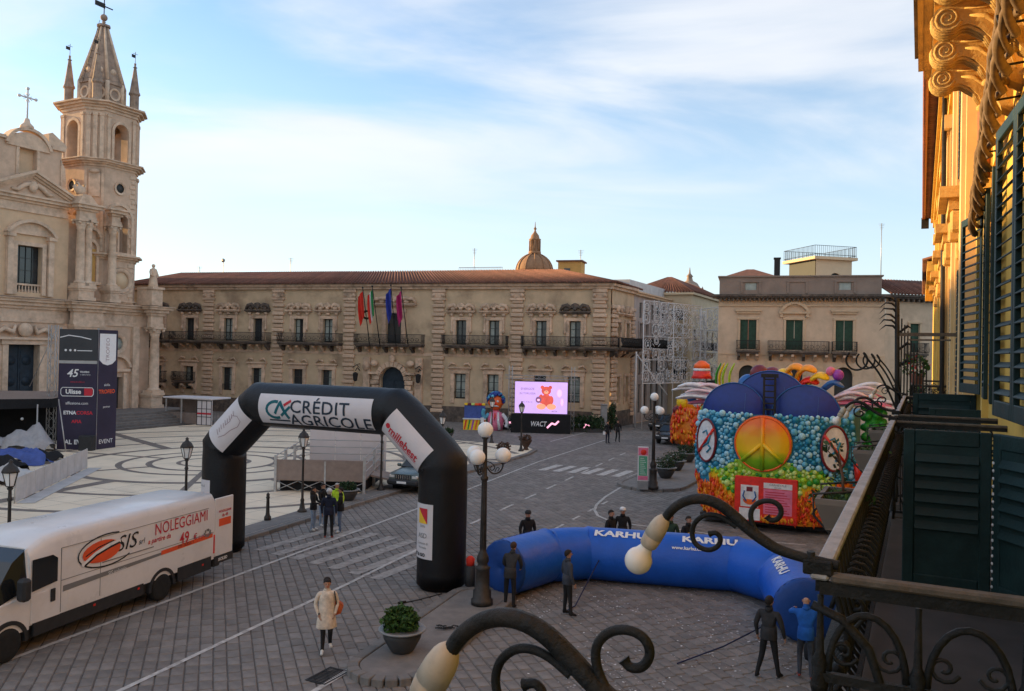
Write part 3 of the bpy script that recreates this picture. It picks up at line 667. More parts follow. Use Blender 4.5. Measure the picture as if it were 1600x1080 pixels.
# roof: hipped, Roman tiles as ribs
def tile_patch(b, p0, p1, p2, p3, sp=.36, r=.1, n=5):
    """p0->p1 eaves, p3->p2 ridge"""
    p0, p1, p2, p3 = map(Vector, (p0, p1, p2, p3)); b.quad(p0, p1, p2, p3)
    k = int((p1 - p0).length / sp); nrm = (p1 - p0).cross(p3 - p0).normalized() * r * .35
    for i in range(k + 1):
        t = (i + .5) / (k + 1); a = p0.lerp(p1, t); c = p3.lerp(p2, t); b.tube([a + nrm, c + nrm], r, n, sm=True)
b = MB().m('tile'); x0, x1, yb = -TLEN - 2.6, .75, 8.0
tile_patch(b, (x0, -.75, 13.9), (x1, -.75, 13.9), (x1 - 7.5, yb, 16.0), (x0 + 1.5, yb, 16.0)); tile_patch(b, (x1, -.75, 13.9), (x1 + 1.2, 9.0, 13.9), (x1 - 7.4, yb + .4, 16.0), (x1 - 7.5, yb, 16.0))
b.quad((x0 + 1.5, yb, 16), (x1 - 7.5, yb, 16), (x1 - 2, 18, 13.9), (x0, 18, 13.9)); rf = b.build('roof', th); rf['kind'] = 'stuff'
b = MB().m('soot_stone'); b.box(x0, x1 - .3, -.72, -.1, 13.865, 13.89); b.build('gutter', th)
# ---------------- flags on the town hall balcony
FL = [(578, 452, 570, 'flag_red', 'flag_red', 'red and orange flag on the leftmost slanting pole over the portal'), (594, 450, 585, None, None, 'tricolour green white red flag on a slanting pole'),
      (619, 448, 614, 'flag_blue', 'flag_blue', 'dark blue flag on a slanting pole over the portal'), (638, 452, 630, 'flag_mag', 'flag_mag', 'magenta flag hanging from a slanting pole over the portal')]
for k, (bx, ty_, tx_, ka, kb, lab) in enumerate(FL):
    base = P(bx, 532, 79.0 + (800 - bx) * .019); top = P(tx_ - 3, ty_, 78.2 + (800 - bx) * .019)
    f = thing('flag', lab, 'flag', base, 0, 'flags over the town hall portal'); dlt = top - base
    b = MB().m('iron'); b.tube([(0, 0, -.6), dlt * 1.02], .045, 6); b.ball(dlt * 1.03, .1, 8, 5); b.build('pole', f)
    keys = [ka] * 3 if ka else ['flag_green', 'flag_white', 'flag_red']
    b = MB(); hh = 3.0
    for c3 in range(3):
        b.m(keys[c3]); nx = 4
        for i in range(nx):
            for j in range(8):
                def q(u, v):
                    w_ = -.05 - (u) * .58 * (.35 + .65 * (1 - v) * (.4 + .6 * v) * 2.2)
                    p = dlt * (.97 - .05 * u)
                    return (p.x + (dlt.x * -.32) * v * (1 - u) + w_ * .9 * (1 if k != 3 else 1), p.y + .16 * math.sin(u * 9 + v * 2 + k), p.z - v * hh * (.86 + .14 * u) - u * .35)
                u0, u1 = (c3 * nx + i) / 12, (c3 * nx + i + 1) / 12
                b.add([q(u0, j / 8), q(u1, j / 8), q(u1, (j + 1) / 8), q(u0, (j + 1) / 8)], [(0, 1, 2, 3)], True)
    b.build('cloth', f, fix=False)
b = MB().m('leaf_dark')   # laurel wreath on the plaque
wr = P(573, 492, 82.8); tag(b.build('wreath') if False else (lambda o: o)(MB().m('leaf_dark').tube([wr + Vector((.38 * math.cos(a), 0, .38 * math.sin(a))) for a in [R(20 * i) for i in range(18)]], .11, 6, closed=True).build('laurel_wreath')), 'round green laurel wreath hung beside the red flag', 'wreath')

# ================================================================== CATHEDRAL (facade along the street direction, far left)
CO = Vector((-34.4, 78.0, 0))
def chx(px, py=500): return plan_hit(px, CO, D, py)
ch = thing('cathedral', 'honey coloured baroque cathedral facade with paired columns, pediment and tall balustraded window', 'church', CO, A_STREET)
XL = -30.0
BASE = 1.2
dx_, wx_ = chx(36), chx(43)
dr2 = chx(182)
opens = [(dx_ - 1.3, dx_ + 1.3, BASE, 6.9, False), (wx_ - 1.05, wx_ + 1.05, 11.2, 15.0, False), (dr2 - .75, dr2 + .75, BASE, 4.1, False)]
b = MB().m('church_stone'); wall(b, XL, -.2, 0.0, 10.8, [opens[0], opens[2]], .6); b.quad((-.2, 0, 0), (-.2, 14, 0), (-.2, 14, 10.8), (-.2, 0, 10.8)); b.build('lower_wall', ch)
b = MB().m('church_plaster'); wall(b, XL, chx(104), 10.8, 18.2, [opens[1]], .6); b.build('upper_wall', ch)
b = MB().m('church_stone'); b.box(chx(104), chx(150), .3, 4, 10.8, 18.2); b.build('bay_wall', ch)
# nave body behind
b = MB().m('church_stone'); b.box(XL, -9.0, .8, 60, 0, 18.0); b.m('tile').add([(XL, .8, 18), (-9, .8, 18), (-9, 60, 18), (XL, 60, 18), ((XL - 9) / 2, .8, 23), ((XL - 9) / 2, 60, 23)], [(0, 4, 5, 3), (1, 2, 5, 4), (0, 1, 4), (2, 3, 5)]); b.build('nave', ch)
def entab(b, x0, x1, z, yf, steps, ret=True):
    """stack of mouldings (height, overhang)"""
    for h, o in steps: b.box(x0 - (o if ret else 0), x1 + (o if ret else 0), yf - o, yf + .4, z, z + h); z += h
LOW = [(.35, .12), (.75, .05), (.25, .22), (.3, .45), (.22, .7), (.08, .85)]
b = MB().m('church_trim'); entab(b, XL, chx(98), 8.75, 0, LOW); entab(b, chx(150), -.6, 8.75, 0, LOW, False); b.build('lower_entablature', ch)
b = MB().m('church_dark'); b.box(XL, chx(98), -.9, .3, 10.71, 10.79); b.build('cornice_flashing', ch)
UP = [(.3, .1), (.45, .04), (.2, .2), (.25, .45), (.16, .62)]
b = MB().m('church_trim'); entab(b, XL, chx(100), 17.75, -.02, UP); b.build('upper_entablature', ch)
# pediment over the middle bay
pxc = chx(44); pw = pxc - chx(100)
pb = MB().m('church_trim'); zp = 19.12
xa, xb = pxc + pw - .2, pxc - pw + .2
for s_, (e0) in ((1, xb), (-1, xa)):
    for k, (t0, t1, o) in enumerate(((0, .22, .62), (.22, .42, .42), (.42, .6, .2))):
        pb.prism([(e0, zp + .6 - t1), (e0, zp + .6 - t0), (pxc, zp + 2.1 - t0), (pxc, zp + 2.1 - t1)], -o - .05, .2)
pb.build('raking_cornice', ch)
b = MB().m('church_stone'); b.prism([(xa, zp), (xb, zp), (pxc, zp + 1.6)], -.1, .3); b.build('tympanum', ch)
b = MB().m('church_trim')
for s_ in (-1, 1):
    b.tube([(pxc + s_ * .3, -.2, zp + 1.0), (pxc + s_ * .8, -.22, zp + .75), (pxc + s_ * 1.3, -.22, zp + .3), (pxc + s_ * 1.8, -.2, zp + .35)], [.2, .22, .2, .1], 7)
b.ball((pxc, -.2, zp + .75), .42, 10, 6, (1, .6, 1.2)); b.build('tympanum_carving', ch)
# attic with curved gable, niche and cross
ax0, ax1 = XL + 4, chx(97)
b = MB().m('church_stone'); wall(b, ax0, ax1, 18.9, 23.7, [(pxc - .75, pxc + .75, 20.2, 24.0 - .4, True)], .5, y=.6); b.quad((ax1, .6, 18.9), (ax1, 6, 18.9), (ax1, 6, 23.7), (ax1, .6, 23.7)); b.quad((ax0, .6, 23.7), (ax1, .6, 23.7), (ax1, 6, 23.7), (ax0, 6, 23.7)); b.build('attic', ch)
b = MB().m('church_plaster').box(pxc - .8, pxc + .8, 1.05, 1.15, 20.2, 23.8).m('wood_dark').box(pxc - .65, pxc + .65, .95, 1.04, 20.3, 21.0); b.build('niche', ch)
b = MB().m('church_trim')
b.prism(arc(pxc, 22.4, 2.0, R(20), R(160), 14), .45, 1.2); b.prism(arc(pxc, 22.75, 2.05, R(15), R(165), 14) + arc(pxc, 22.75, 1.8, R(165), R(15), 14), .3, 1.3)
b.prism(arc(pxc, 22.85, .98, 0, math.pi, 14) + arc(pxc, 22.85, .76, math.pi, 0, 14), .5, .65)
for s_ in (-1, 1): b.box(pxc + s_ * .76, pxc + s_ * 1.0, .5, .64, 20.1, 22.84)
b.box(ax0, pxc - 1.95, .35, 1.2, 23.5, 23.75); b.box(pxc + 1.95, ax1 + .2, .35, 1.2, 23.5, 23.75)
b.prism([(ax1 - 1.3, 23.76), (ax1 + .3, 23.76), (ax1 + .3, 24.05), (ax1 - 1.0, 24.9), (ax1 - 1.3, 24.75)], .4, 1.2)
b.prism([(ax1 - .1, 18.95), (ax1 + 1.5, 18.95), (ax1 + .9, 19.4), (ax1 + .45, 20.4), (ax1 + .3, 22.0), (ax1 - .1, 22.8)], .5, 1.1)
b.lathe([(.55, 24.7), (.5, 25.0), (.25, 25.25), (.16, 25.6)], (pxc, .8, 0), 12); b.build('gable', ch)
b = MB().m('white_metal'); b.tube([(pxc, .8, 25.5), (pxc, .8, 28.1)], .07, 6); b.tube([(pxc - .7, .8, 27.35), (pxc + .7, .8, 27.35)], .06, 6)
for p in ((-.7, 27.35), (.7, 27.35), (0, 28.1)): b.ball((pxc + p[0], .8, p[1]), .14, 8, 5)
for k in range(8): a = R(22.5 + 45 * k); b.tube([(pxc + .1 * math.cos(a), .8, 27.35 + .1 * math.sin(a)), (pxc + .4 * math.cos(a), .8, 27.35 + .4 * math.sin(a))], .03, 4)
b.build('cross', ch)
def column(parent, x, y, z0, z1, r, name='column', key='church_trim'):
    b = MB().m(key); h = z1 - z0
    b.box(x - r * 1.45, x + r * 1.45, y - r * 1.45, y + r * 1.45, z0, z0 + .22)
    b.lathe([(r * 1.4, z0 + .2), (r * 1.42, z0 + .32), (r * 1.12, z0 + .42), (r * 1.02, z0 + .5), (r * 1.03, z0 + h * .35), (r * .86, z1 - .85), (r * .98, z1 - .8), (r * .9, z1 - .74), (r * 1.05, z1 - .55), (r * 1.3, z1 - .4), (r * 1.05, z1 - .38), (r * 1.45, z1 - .16)], (x, y, 0), 14)
    for s_ in (-1, 1):
        for q in (-1, 1): b.ball((x + s_ * r * 1.15, y + q * r * 1.15, z1 - .28), r * .38, 7, 5)
    b.box(x - r * 1.55, x + r * 1.55, y - r * 1.55, y + r * 1.55, z1 - .15, z1); return b.build(name, parent)
for px in (114, 125.5, 164):
    column(ch, chx(px), -.75, 12.05, 17.75, .36)
def rect_pier(x0, x1, z0, z1, out, key='church_trim', cap=True, name='pier'):
    b = MB().m(key); b.box(x0, x1, -out, .3, z0, z1); b.box(x0 - .12, x1 + .12, -out - .12, .3, z0, z0 + .3); 
    if cap: b.box(x0 - .15, x1 + .15, -out - .15, .3, z1 - .22, z1); b.box(x0 - .07, x1 + .07, -out - .07, .3, z1 - .4, z1 - .22)
    b.build(name, ch)
rect_pier(chx(107), chx(131), 10.8, 12.05, 1.25); rect_pier(chx(157), chx(170), 10.8, 12.05, 1.25)
b = MB().m('church_trim'); entab(b, chx(107), chx(131), 17.75, -1.15, UP); entab(b, chx(158), chx(170), 17.75, -1.15, UP)
b.prism([(chx(104), 19.15), (chx(134), 19.15), (chx(122), 19.9), (chx(110), 19.9)], -1.3, .2); b.build('ressaut', ch)
b = MB().m('church_trim'); b.tube([(chx(112), -.4, 20.0), (chx(106), -.4, 20.6), (chx(110), -.4, 21.0), (chx(116), -.4, 20.5), (chx(122), -.4, 20.9), (chx(118), -.4, 20.0)], .16, 6); b.ball((chx(114), -.5, 20.3), .45, 10, 6); b.build('scroll_urn', ch)
# niche bay between the columns (aedicule)
nx = chx(139.5)
b = MB().m('church_trim'); b.box(nx - .85, nx - .6, .05, .35, 12.6, 15.5); b.box(nx + .6, nx + .85, .05, .35, 12.6, 15.5); b.prism(arc(nx, 15.5, .9, 0, math.pi, 10) + arc(nx, 15.5, .62, math.pi, 0, 10), .05, .35); b.box(nx - 1.0, nx + 1.0, -.1, .35, 12.35, 12.6); b.prism(arc(nx, 16.4, 1.05, R(10), R(170), 8) + arc(nx, 16.4, .8, R(170), R(10), 8), -.1, .3); b.build('aedicule', ch)
b = MB().m('ochre').box(nx - .6, nx + .6, .2, .29, 12.6, 15.5); b.build('aedicule_panel', ch)
# giant lower piers behind the banner tower, right-hand column cluster
rect_pier(chx(107), chx(148), BASE, 8.75, .85); b = MB().m('church_trim'); entab(b, chx(105), chx(150), 8.75, -.85, LOW); b.build('ressaut', ch)
b = MB().m('church_trim'); b.box(chx(152), chx(160), -.5, .3, BASE, 8.75); b.box(chx(205), chx(215), -.35, .3, BASE, 8.75); b.build('pilaster', ch)
column(ch, chx(231), -1.0, 2.6, 8.75, .45)
rect_pier(chx(221), chx(238), BASE, 2.6, 1.6); b = MB().m('church_trim'); entab(b, chx(221), chx(238), 8.75, -1.3, LOW); b.box(chx(219), chx(236), -1.5, .5, 10.8, 12.5); b.box(chx(218), chx(237), -1.7, .5, 12.3, 12.52); b.build('ressaut', ch)
st = MB().m('church_trim'); sx_ = chx(231)    # statue on the end pedestal
st.lathe([(.42, 12.52), (.45, 12.6), (.36, 13.2), (.3, 13.7), (.36, 14.0), (.3, 14.25), (.12, 14.35), (.11, 14.42)], (sx_, -.6, 0), 10); st.ball((sx_, -.6, 14.58), .17, 10, 7); st.tube([(sx_ - .3, -.6, 14.1), (sx_ - .45, -.8, 13.7), (sx_ - .2, -1.0, 13.6)], [.12, .1, .07], 6); st.tube([(sx_ + .3, -.6, 14.1), (sx_ + .42, -.75, 13.6), (sx_ + .15, -.95, 13.5)], [.12, .1, .07], 6); st.build('statue', ch)
# doors, windows
b = MB().m('door_blue'); b.box(dx_ - 1.3, dx_ + 1.3, .5, .6, BASE, 6.9); b.box(dx_ - .04, dx_ + .04, .44, .5, BASE, 6.9)
for s_ in (-1, 1):
    for k in range(3): b.lathe([(.4, .42), (.4, .5)], (dx_ + s_ * .65, 0, 2.2 + k * 1.7), 14, ax='y'); b.box(dx_ + s_ * .15, dx_ + s_ * 1.15, .46, .5, 1.5 + k * 1.7, 2.95 + k * 1.7)
b.build('door', ch)
b = MB().m('church_trim'); frame = b
for s_ in (-1, 1): b.box(dx_ + s_ * 1.3, dx_ + s_ * 1.75, -.3, .1, BASE, 6.9); b.box(dx_ + s_ * 1.75, dx_ + s_ * 2.5, -.15, .1, BASE, 7.1)
b.box(dx_ - 1.9, dx_ + 1.9, -.4, .1, 6.92, 7.3); b.box(dx_ - 2.7, dx_ + 2.7, -.6, .1, 7.3, 7.5)
for s_ in (-1, 1): b.tube([(dx_ + s_ * 2.4, -.3, 7.7), (dx_ + s_ * 1.7, -.3, 8.2), (dx_ + s_ * 1.0, -.3, 7.9), (dx_ + s_ * .8, -.3, 8.5)], [.12, .22, .25, .12], 7)
b.ball((dx_, -.35, 8.1), .6, 12, 8, (1, .6, 1)); b.build('door_surround', ch)
b = MB().m('glass_dark'); b.box(wx_ - 1.05, wx_ + 1.05, .5, .56, 11.2, 15.0); b.m('wood_dark')
for k in range(5): b.box(wx_ - 1.05 + k * .52, wx_ - 1.01 + k * .52, .44, .5, 11.9, 15)
for k in range(4): b.box(wx_ - 1.05, wx_ + 1.05, .45, .49, 12 + k, 12.04 + k)
b.build('window_glass', ch)
b = MB().m('church_trim')
for s_ in (-1, 1): b.box(wx_ + s_ * 1.05, wx_ + s_ * 1.4, -.16, .1, 11.0, 15.0); b.box(wx_ + s_ * 1.5, wx_ + s_ * 1.95, -.35, .1, 10.95, 15.6); b.box(wx_ + s_ * 1.4, wx_ + s_ * 2.1, -.5, .1, 15.6, 15.9)
b.box(wx_ - 1.4, wx_ + 1.4, -.16, .1, 15.0, 15.3)
b.prism([(wx_ - 2.1, 15.9)] + arc(wx_, 14.6, 2.35, R(146), R(34), 12) + [(wx_ + 2.1, 15.9)], -.2, .1)
b.prism(arc(wx_, 14.6, 2.55, R(148), R(32), 12) + arc(wx_, 14.6, 2.3, R(32), R(148), 12), -.55, .1); b.build('window_surround', ch)
bal = MB().m('church_trim'); bal.box(wx_ - 1.05, wx_ + 1.05, .05, .3, 11.75, 11.9); bal.box(wx_ - 1.05, wx_ + 1.05, .05, .3, 10.95, 11.1); bal = bal.build('balustrade', ch)
bm_ = MB().m('church_trim').lathe([(.05, 0), (.11, .18), (.05, .42), (.07, .65)], (0, 0, 0), 8).mesh('baluster')
for k in range(8): o = link('baluster', bm_, bal); o.location = (wx_ - .92 + k * .262, .17, 11.1)
b = MB().m('church_trim'); rx = chx(183); b.lathe([(.95, -.2), (.95, .1), (.6, .1), (.6, -.2), (.95, -.2)], (rx, 0, 7.15), 20, ax='y'); b.build('oculus_frame', ch)
b = MB().m('glass_curtain').lathe([(.6, -.06), (.6, .0)], (rx, 0, 7.15), 18, ax='y'); b.build('oculus_glass', ch)
b = MB().m('church_trim'); b.prism(arc(dr2, 4.7, 1.5, R(12), R(168), 12) + arc(dr2, 4.7, 1.25, R(168), R(12), 12), -.4, .1); b.box(dr2 - 1.4, dr2 + 1.4, -.3, .1, 4.6, 4.85)
for s_ in (-1, 1): b.box(dr2 + s_ * .75, dr2 + s_ * 1.1, -.2, .1, BASE, 4.5)
b.build('side_door_surround', ch); boxpart('side_door', ch, 'wood_dark', dr2 - .75, dr2 + .75, .5, .58, BASE, 4.1)
# steps
for k in range(6): boxpart('step', ch, 'kerb', XL, 1.4, -7 + k * .34, -7 + (k + 1) * .34 + .02 if k < 5 else -.001, 0, .2 * (k + 1), bv=.015)

# ------------------------------------------------------------------ bell tower
bt = thing('bell_tower', 'octagonal stone bell tower with open arches, pinnacles and ribbed pointed spire', 'tower', CO, A_STREET)
tcx, tcy = -3.75, 2.75
def octa(a, c, cx=tcx, cy=tcy):
    h = a / 2 + c * .7071; q = a / 2
    return [(cx - q, cy - h), (cx + q, cy - h), (cx + h, cy - q), (cx + h, cy + q), (cx + q, cy + h), (cx - q, cy + h), (cx - h, cy + q), (cx - h, cy - q)]
def ring(b, a, c, steps, z):
    for h, o in steps: b.slab(octa(a + o * .83, c + o * .83), z, z + h); z += h
    return z
AA, CC = 3.15, 1.65
H_ = AA / 2 + CC * .7071
def face_frame(k):
    """transform for octagon side k (0 = front): local x along the side, y inward"""
    p = octa(AA, CC); a, c = Vector((*p[k], 0)), Vector((*p[(k + 1) % 8], 0)); t = (c - a).normalized(); m_ = (a + c) / 2
    return Matrix(((t.x, -t.y, 0, m_.x), (t.y, t.x, 0, m_.y), (0, 0, 1, 0), (0, 0, 0, 1))), (c - a).length
body = MB().m('church_stone')
for k in range(8):
    mt, ln = face_frame(k); o0 = len(body.v); big = (k % 2 == 0)
    wall(body, -ln / 2, ln / 2, 10.8, 15.0, [], .3)
    wall(body, -ln / 2, ln / 2, 15.0, 23.3, [(-.95, -.1, 15.5, 18.9, True), (.1, .95, 15.5, 18.9, True)] if big else [], .7)
    wall(body, -ln / 2, ln / 2, 23.3, 28.3, [(-.72, .72, 23.7, 27.1, True)] if big else [], .9)
    body.xf(mt, o0)
body.build('wall', bt)
b = MB().m('church_dark'); b.slab(octa(AA - .5, CC - .3), 15.05, 15.3); b.slab(octa(AA - .5, CC - .3), 23.3, 23.5); b.slab(octa(AA - .5, CC - .3), 27.6, 28.2); b.build('floor_deck', bt)
for st_, z_ in (([(.2, .1), (.15, .3), (.18, .55), (.1, .7)], 23.0), ([(.25, .1), (.2, .25), (.2, .5), (.14, .75)], 28.0), ([(.2, .12), (.18, .35), (.15, .6)], 14.7), ([(.15, .08), (.12, .2)], 10.8)):
    b = MB().m('church_trim'); ring(b, AA, CC, st_, z_); b.build('cornice', bt)
for k in range(8):
    mt, ln = face_frame(k); big = k % 2 == 0; b = MB().m('church_trim')
    if big:
        b.prism(arc(0, 26.38, 1.0, 0, math.pi, 12) + arc(0, 26.38, .74, math.pi, 0, 12), -.12, .02); 
        for s_ in (-1, 1): b.box(s_ * .74, s_ * 1.0, -.12, .02, 23.7, 26.38); b.box(s_ * 1.15, s_ * 1.45, -.15, .02, 23.6, 27.7); b.box(s_ * 1.1, s_ * 1.5, -.2, .02, 27.5, 27.72)
        b.prism(arc(0, 18.5, 1.5, R(0), R(180), 14) + arc(0, 18.5, 1.22, R(180), R(0), 14), -.15, .02)
        for s_ in (-1, 1): b.box(s_ * 1.22, s_ * 1.5, -.15, .02, 15.3, 18.5)
        b.box(-1.6, 1.6, -.35, .02, 15.26, 15.42)
        b.lathe([(.62, -.12), (.62, .02), (.42, .02), (.42, -.12), (.62, -.12)], (0, 0, 21.3), 16, ax='y')
    else:
        for s_ in (-1, 0, 1): b.box(s_ * .55 - .17, s_ * .55 + .17, -.16, .02, 23.6, 27.7); b.box(s_ * .55 - .22, s_ * .55 + .22, -.2, .02, 27.5, 27.75)
        b.box(-.5, .5, -.12, .02, 20.2, 22.4, bv=.08); b.ball((0, -.15, 22.5), .3, 8, 5, (1.6, .5, .7))
        for s_ in (-1, 1): b.box(s_ * .58, s_ * .8, -.1, .02, 15.4, 22.8)
    b.xf(mt); b.build('face_trim', bt)
    if big:
        b = MB().m('wood_dark').lathe([(.42, -.02), (.42, .01)], (0, 0, 21.3), 14, ax='y'); b.xf(mt); b.build('oculus', bt)
        b = MB().m('church_trim').lathe([(.13, 15.5), (.1, 15.7), (.1, 17.7), (.16, 17.95)], (0, .15, 0), 10); b.xf(mt); b.build('mullion_column', bt)
b = MB().m('church_trim')
mt, ln = face_frame(0); b.lathe([(1.15, -.15), (1.15, .05), (.8, .05), (.8, -.15), (1.15, -.15)], (.3, 0, 12.9), 22, ax='y')
b.lathe([(1.35, -.08), (1.35, .02), (1.18, .02), (1.18, -.08), (1.35, -.08)], (.3, 0, 12.9), 22, ax='y')
b.xf(mt); b.build('round_panel_frame', bt)
b = MB().m('turret').lathe([(.8, -.05), (.8, .0)], (.3, 0, 12.9), 20, ax='y'); b.xf(mt); b.build('round_panel', bt)
for n in range(26):     # quoins on the free corner
    w = .62 if n % 2 else .42
    p = octa(AA, CC)[1]; inst_box('quoin', bt, 'church_trim', p[0] - w / 2 + .05, p[1] + .1, 10.95 + n * .455, w, .34, .4, bv=.05)
# spire
b = MB().m('church_dark'); z = 28.8
def octring(a, c, z0, a2, c2, z1):
    p = [(*q, z0) for q in octa(a, c)] + [(*q, z1) for q in octa(a2, c2)]
    b.add(p, [(i, (i + 1) % 8, 8 + (i + 1) % 8, 8 + i) for i in range(8)], False)
SA = 1.55; SC = 1.36
octring(SA * 1.16, SC * 1.16, 28.7, SA * 1.05, SC * 1.05, 29.1); octring(SA, SC, 29.1, SA, SC, 30.9); octring(SA * 1.08, SC * 1.08, 30.9, SA * 1.08, SC * 1.08, 31.2); octring(SA * .98, SC * .98, 31.2, .26, .22, 36.6); b.slab(octa(SA * 1.08, SC * 1.08), 30.88, 30.9); b.slab(octa(SA * 1.08, SC * 1.08), 31.18, 31.2); b.slab(octa(.5, .4), 36.5, 36.7); b.build('spire', bt)
b = MB().m('church_trim')
lo, hi = octa(SA, SC), octa(.28, .24)
for q, r_ in zip(lo, hi): b.tube([(*q, 28.9), (*q, 31.1)], .2, 6); b.tube([(*q, 31.1), (*r_, 36.6)], [.17, .09], 6)
for k in range(8):
    a, c = Vector((*lo[k], 0)), Vector((*lo[(k + 1) % 8], 0)); m_ = (a + c) / 2; t = (c - a).normalized(); nn = Vector((t.y, -t.x, 0)); mtx = Matrix(((t.x, -nn.x, 0, m_.x), (t.y, -nn.y, 0, m_.y), (0, 0, 1, 0), (0, 0, 0, 1)))
    q = MB().m('church_trim'); q.lathe([(.58, -.08), (.58, .1), (.4, .1), (.4, -.08), (.58, -.08)], (0, 0, 30.0), 14, ax='y')
    q.tube([(-.35, .15, 31.4), (0, .95, 33.9), (.35, .15, 31.4)], .09, 5); q.lathe([(.3, .2), (.3, .3)], (0, 0, 32.1), 10, ax='y'); q.m('wood_dark').lathe([(.4, .02), (.4, .06)], (0, 0, 30.0), 12, ax='y'); q.xf(mtx); q.build('spire_oculus', bt)
b.build('spire_ribs', bt)
b = MB().m('church_dark'); b.lathe([(.3, 36.7), (.12, 36.9), (.18, 37.0), (.1, 37.1)], (tcx, tcy, 0), 10); b.ball((tcx, tcy, 37.42), .32, 12, 8); b.m('iron').tube([(tcx, tcy, 37.6), (tcx, tcy, 39.6)], .05, 6); b.box(tcx - .95, tcx + .1, tcy - .02, tcy + .02, 38.3, 38.75); b.tube([(tcx, tcy, 38.5), (tcx + .9, tcy, 38.5)], .06, 5); b.build('weather_vane', bt)
for k in (0, 1, 2, 3, 4, 5, 6, 7):
    if k % 2 == 0: continue
    p = octa(AA, CC); x_ = (p[k][0] + p[(k + 1) % 8][0]) / 2; y_ = (p[k][1] + p[(k + 1) % 8][1]) / 2; x_ = tcx + (x_ - tcx) * .9; y_ = tcy + (y_ - tcy) * .9
    if k in (3, 7) or True:
        b = MB().m('church_dark'); b.lathe([(.52, 28.7), (.52, 29.0), (.4, 29.1), (.4, 30.4), (.52, 30.55), (.46, 30.75), (.42, 30.8), (.1, 33.2), (.2, 33.1), (.08, 33.2), (.1, 33.5)], (x_, y_, 0), 8, sm=False)
        b.m('iron').tube([(x_, y_, 33.4), (x_, y_, 34.6)], .025, 5); b.box(x_ - .4, x_, y_ - .01, y_ + .01, 34.0, 34.3); b.tube([(x_ - .25, y_, 34.4), (x_ + .25, y_, 34.4)], .02, 4); b.build('pinnacle', bt)
b = MB().m('iron'); b.tube([(tcx - 2.0, tcy, 30.8), (tcx - .5, tcy - .1, 37.0)], .02, 4)
for k in range(8): b.tube([(tcx - 2.05 + k * .2, tcy, 31.2 + k * .7), (tcx - 1.7 + k * .2, tcy, 31.2 + k * .7)], .02, 4)
b.build('lightning_cable', bt)
# ------------------------------------------------------------------ unseen palace along the church side, added to shade the square
pl = thing('shading_palace', 'unseen tall plain palace beyond the cathedral, added to shade the square', 'building', CO + D * -30.3, A_STREET)
pops = [(-x - .6, -x + .6, z, z + 2.4) for x in range(4, 60, 4) for z in (2.0, 7.5, 13, 18.5)]
b = MB().m('palazzo_wall'); wall(b, -64, 0, 0, 22.6, pops, .3); b.box(-64, 0, .35, 18, 0, 22.6); b.build('wall', pl)
b = MB().m('palazzo_trim'); b.box(-64, 0, -.5, .3, 22.1, 22.7); b.build('cornice', pl)
for o in pops: boxpart('window', pl, 'glass_dark', o[0], o[1], .25, .3, o[2], o[3])

# ================================================================== BACKDROP BUILDINGS
def simple_house(name, label, o, ang, w, h, dep, wall_k, rows, cols, trim_k='palazzo_trim', roof=None, ww=.5, x_in=1.2, glass='glass_dark', shutters=None, base_h=0.0):
    """box house with real window openings; rows = [(z0, z1)], cols = count"""
    t = thing(name, label, 'building', o, ang); xs = [x_in + (w - 2 * x_in) * (i + .5) / cols for i in range(cols)]
    ops = [(x - ww, x + ww, z0, z1) for x in xs for z0, z1 in rows]
    b = MB().m(wall_k); wall(b, 0, w, 0, h, ops, .3); b.quad((w, 0, 0), (w, dep, 0), (w, dep, h), (w, 0, h)); b.quad((0, 0, 0), (0, dep, 0), (0, dep, h), (0, 0, h)); b.quad((0, 0, h), (w, 0, h), (w, dep, h), (0, dep, h)); b.build('wall', t)
    for x in xs:
        for z0, z1 in rows:
            if shutters:
                for s_ in (-1, 1):
                    q = MB().m(shutters); q.box(x + s_ * .02, x + s_ * ww, .18, .24, z0, z1)
                    for k in range(int((z1 - z0) / .3)): q.box(x + s_ * .08, x + s_ * (ww - .06), .14, .18, z0 + .06 + k * .3, z0 + .28 + k * .3)
                    q.build('shutter', t)
            else: window(t, x, z0, z1, ww, y=.18, glass=glass)
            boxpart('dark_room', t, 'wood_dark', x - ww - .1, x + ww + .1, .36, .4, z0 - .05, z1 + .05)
    b = MB().m(trim_k); b.box(-.2, w + .2, -.3, .05, h - .35, h - .1); b.box(-.3, w + .3, -.45, .05, h - .1, h + .05); b.build('cornice', t)
    return t, xs
# grey house and cream house down the side street
o1 = TC + D * 7.05
gh, xs = simple_house('grey_house', 'weathered grey house with iron balcony next to the town hall wing', o1, A_STREET, 13.0, 13.6, 9, 'grey_plaster', [(1.0, 4.0), (5.0, 7.0), (7.9, 10.4), (11, 12.6)], 5)
for x in xs:
    for z0, z1 in ((7.9, 10.4),): frame_stone(gh, x, .5, z0, z1, t=.22, d=.1, key='grey_plaster')
balcony(gh, 1.0, 12.0, z=7.85, out=.9, key='grey_plaster', belly=.1)
b = MB().m('banner_pale'); b.box(.2, 13.2, .6, 6, 13.66, 14.9); b.build('attic', gh)
o2 = o1 + D * 13.1 + NR * 2.6
cf = thing('cream_corner_house', 'cream corner house with red tiled roof closing the side street', 'building', o2, A_STREET)
b = MB().m('cream_plaster'); wall(b, 0, 22, 0, 14.2, [(x - .5, x + .5, z, z + 2.3) for x in (2, 5, 8, 11, 14, 17, 20) for z in (3.4, 7.9)], .3); b.quad((0, 0, 0), (0, 8, 0), (0, 8, 14.2), (0, 0, 14.2)); b.quad((0, 0, 14.2), (22, 0, 14.2), (22, 8, 14.2), (0, 8, 14.2)); b.build('wall', cf)
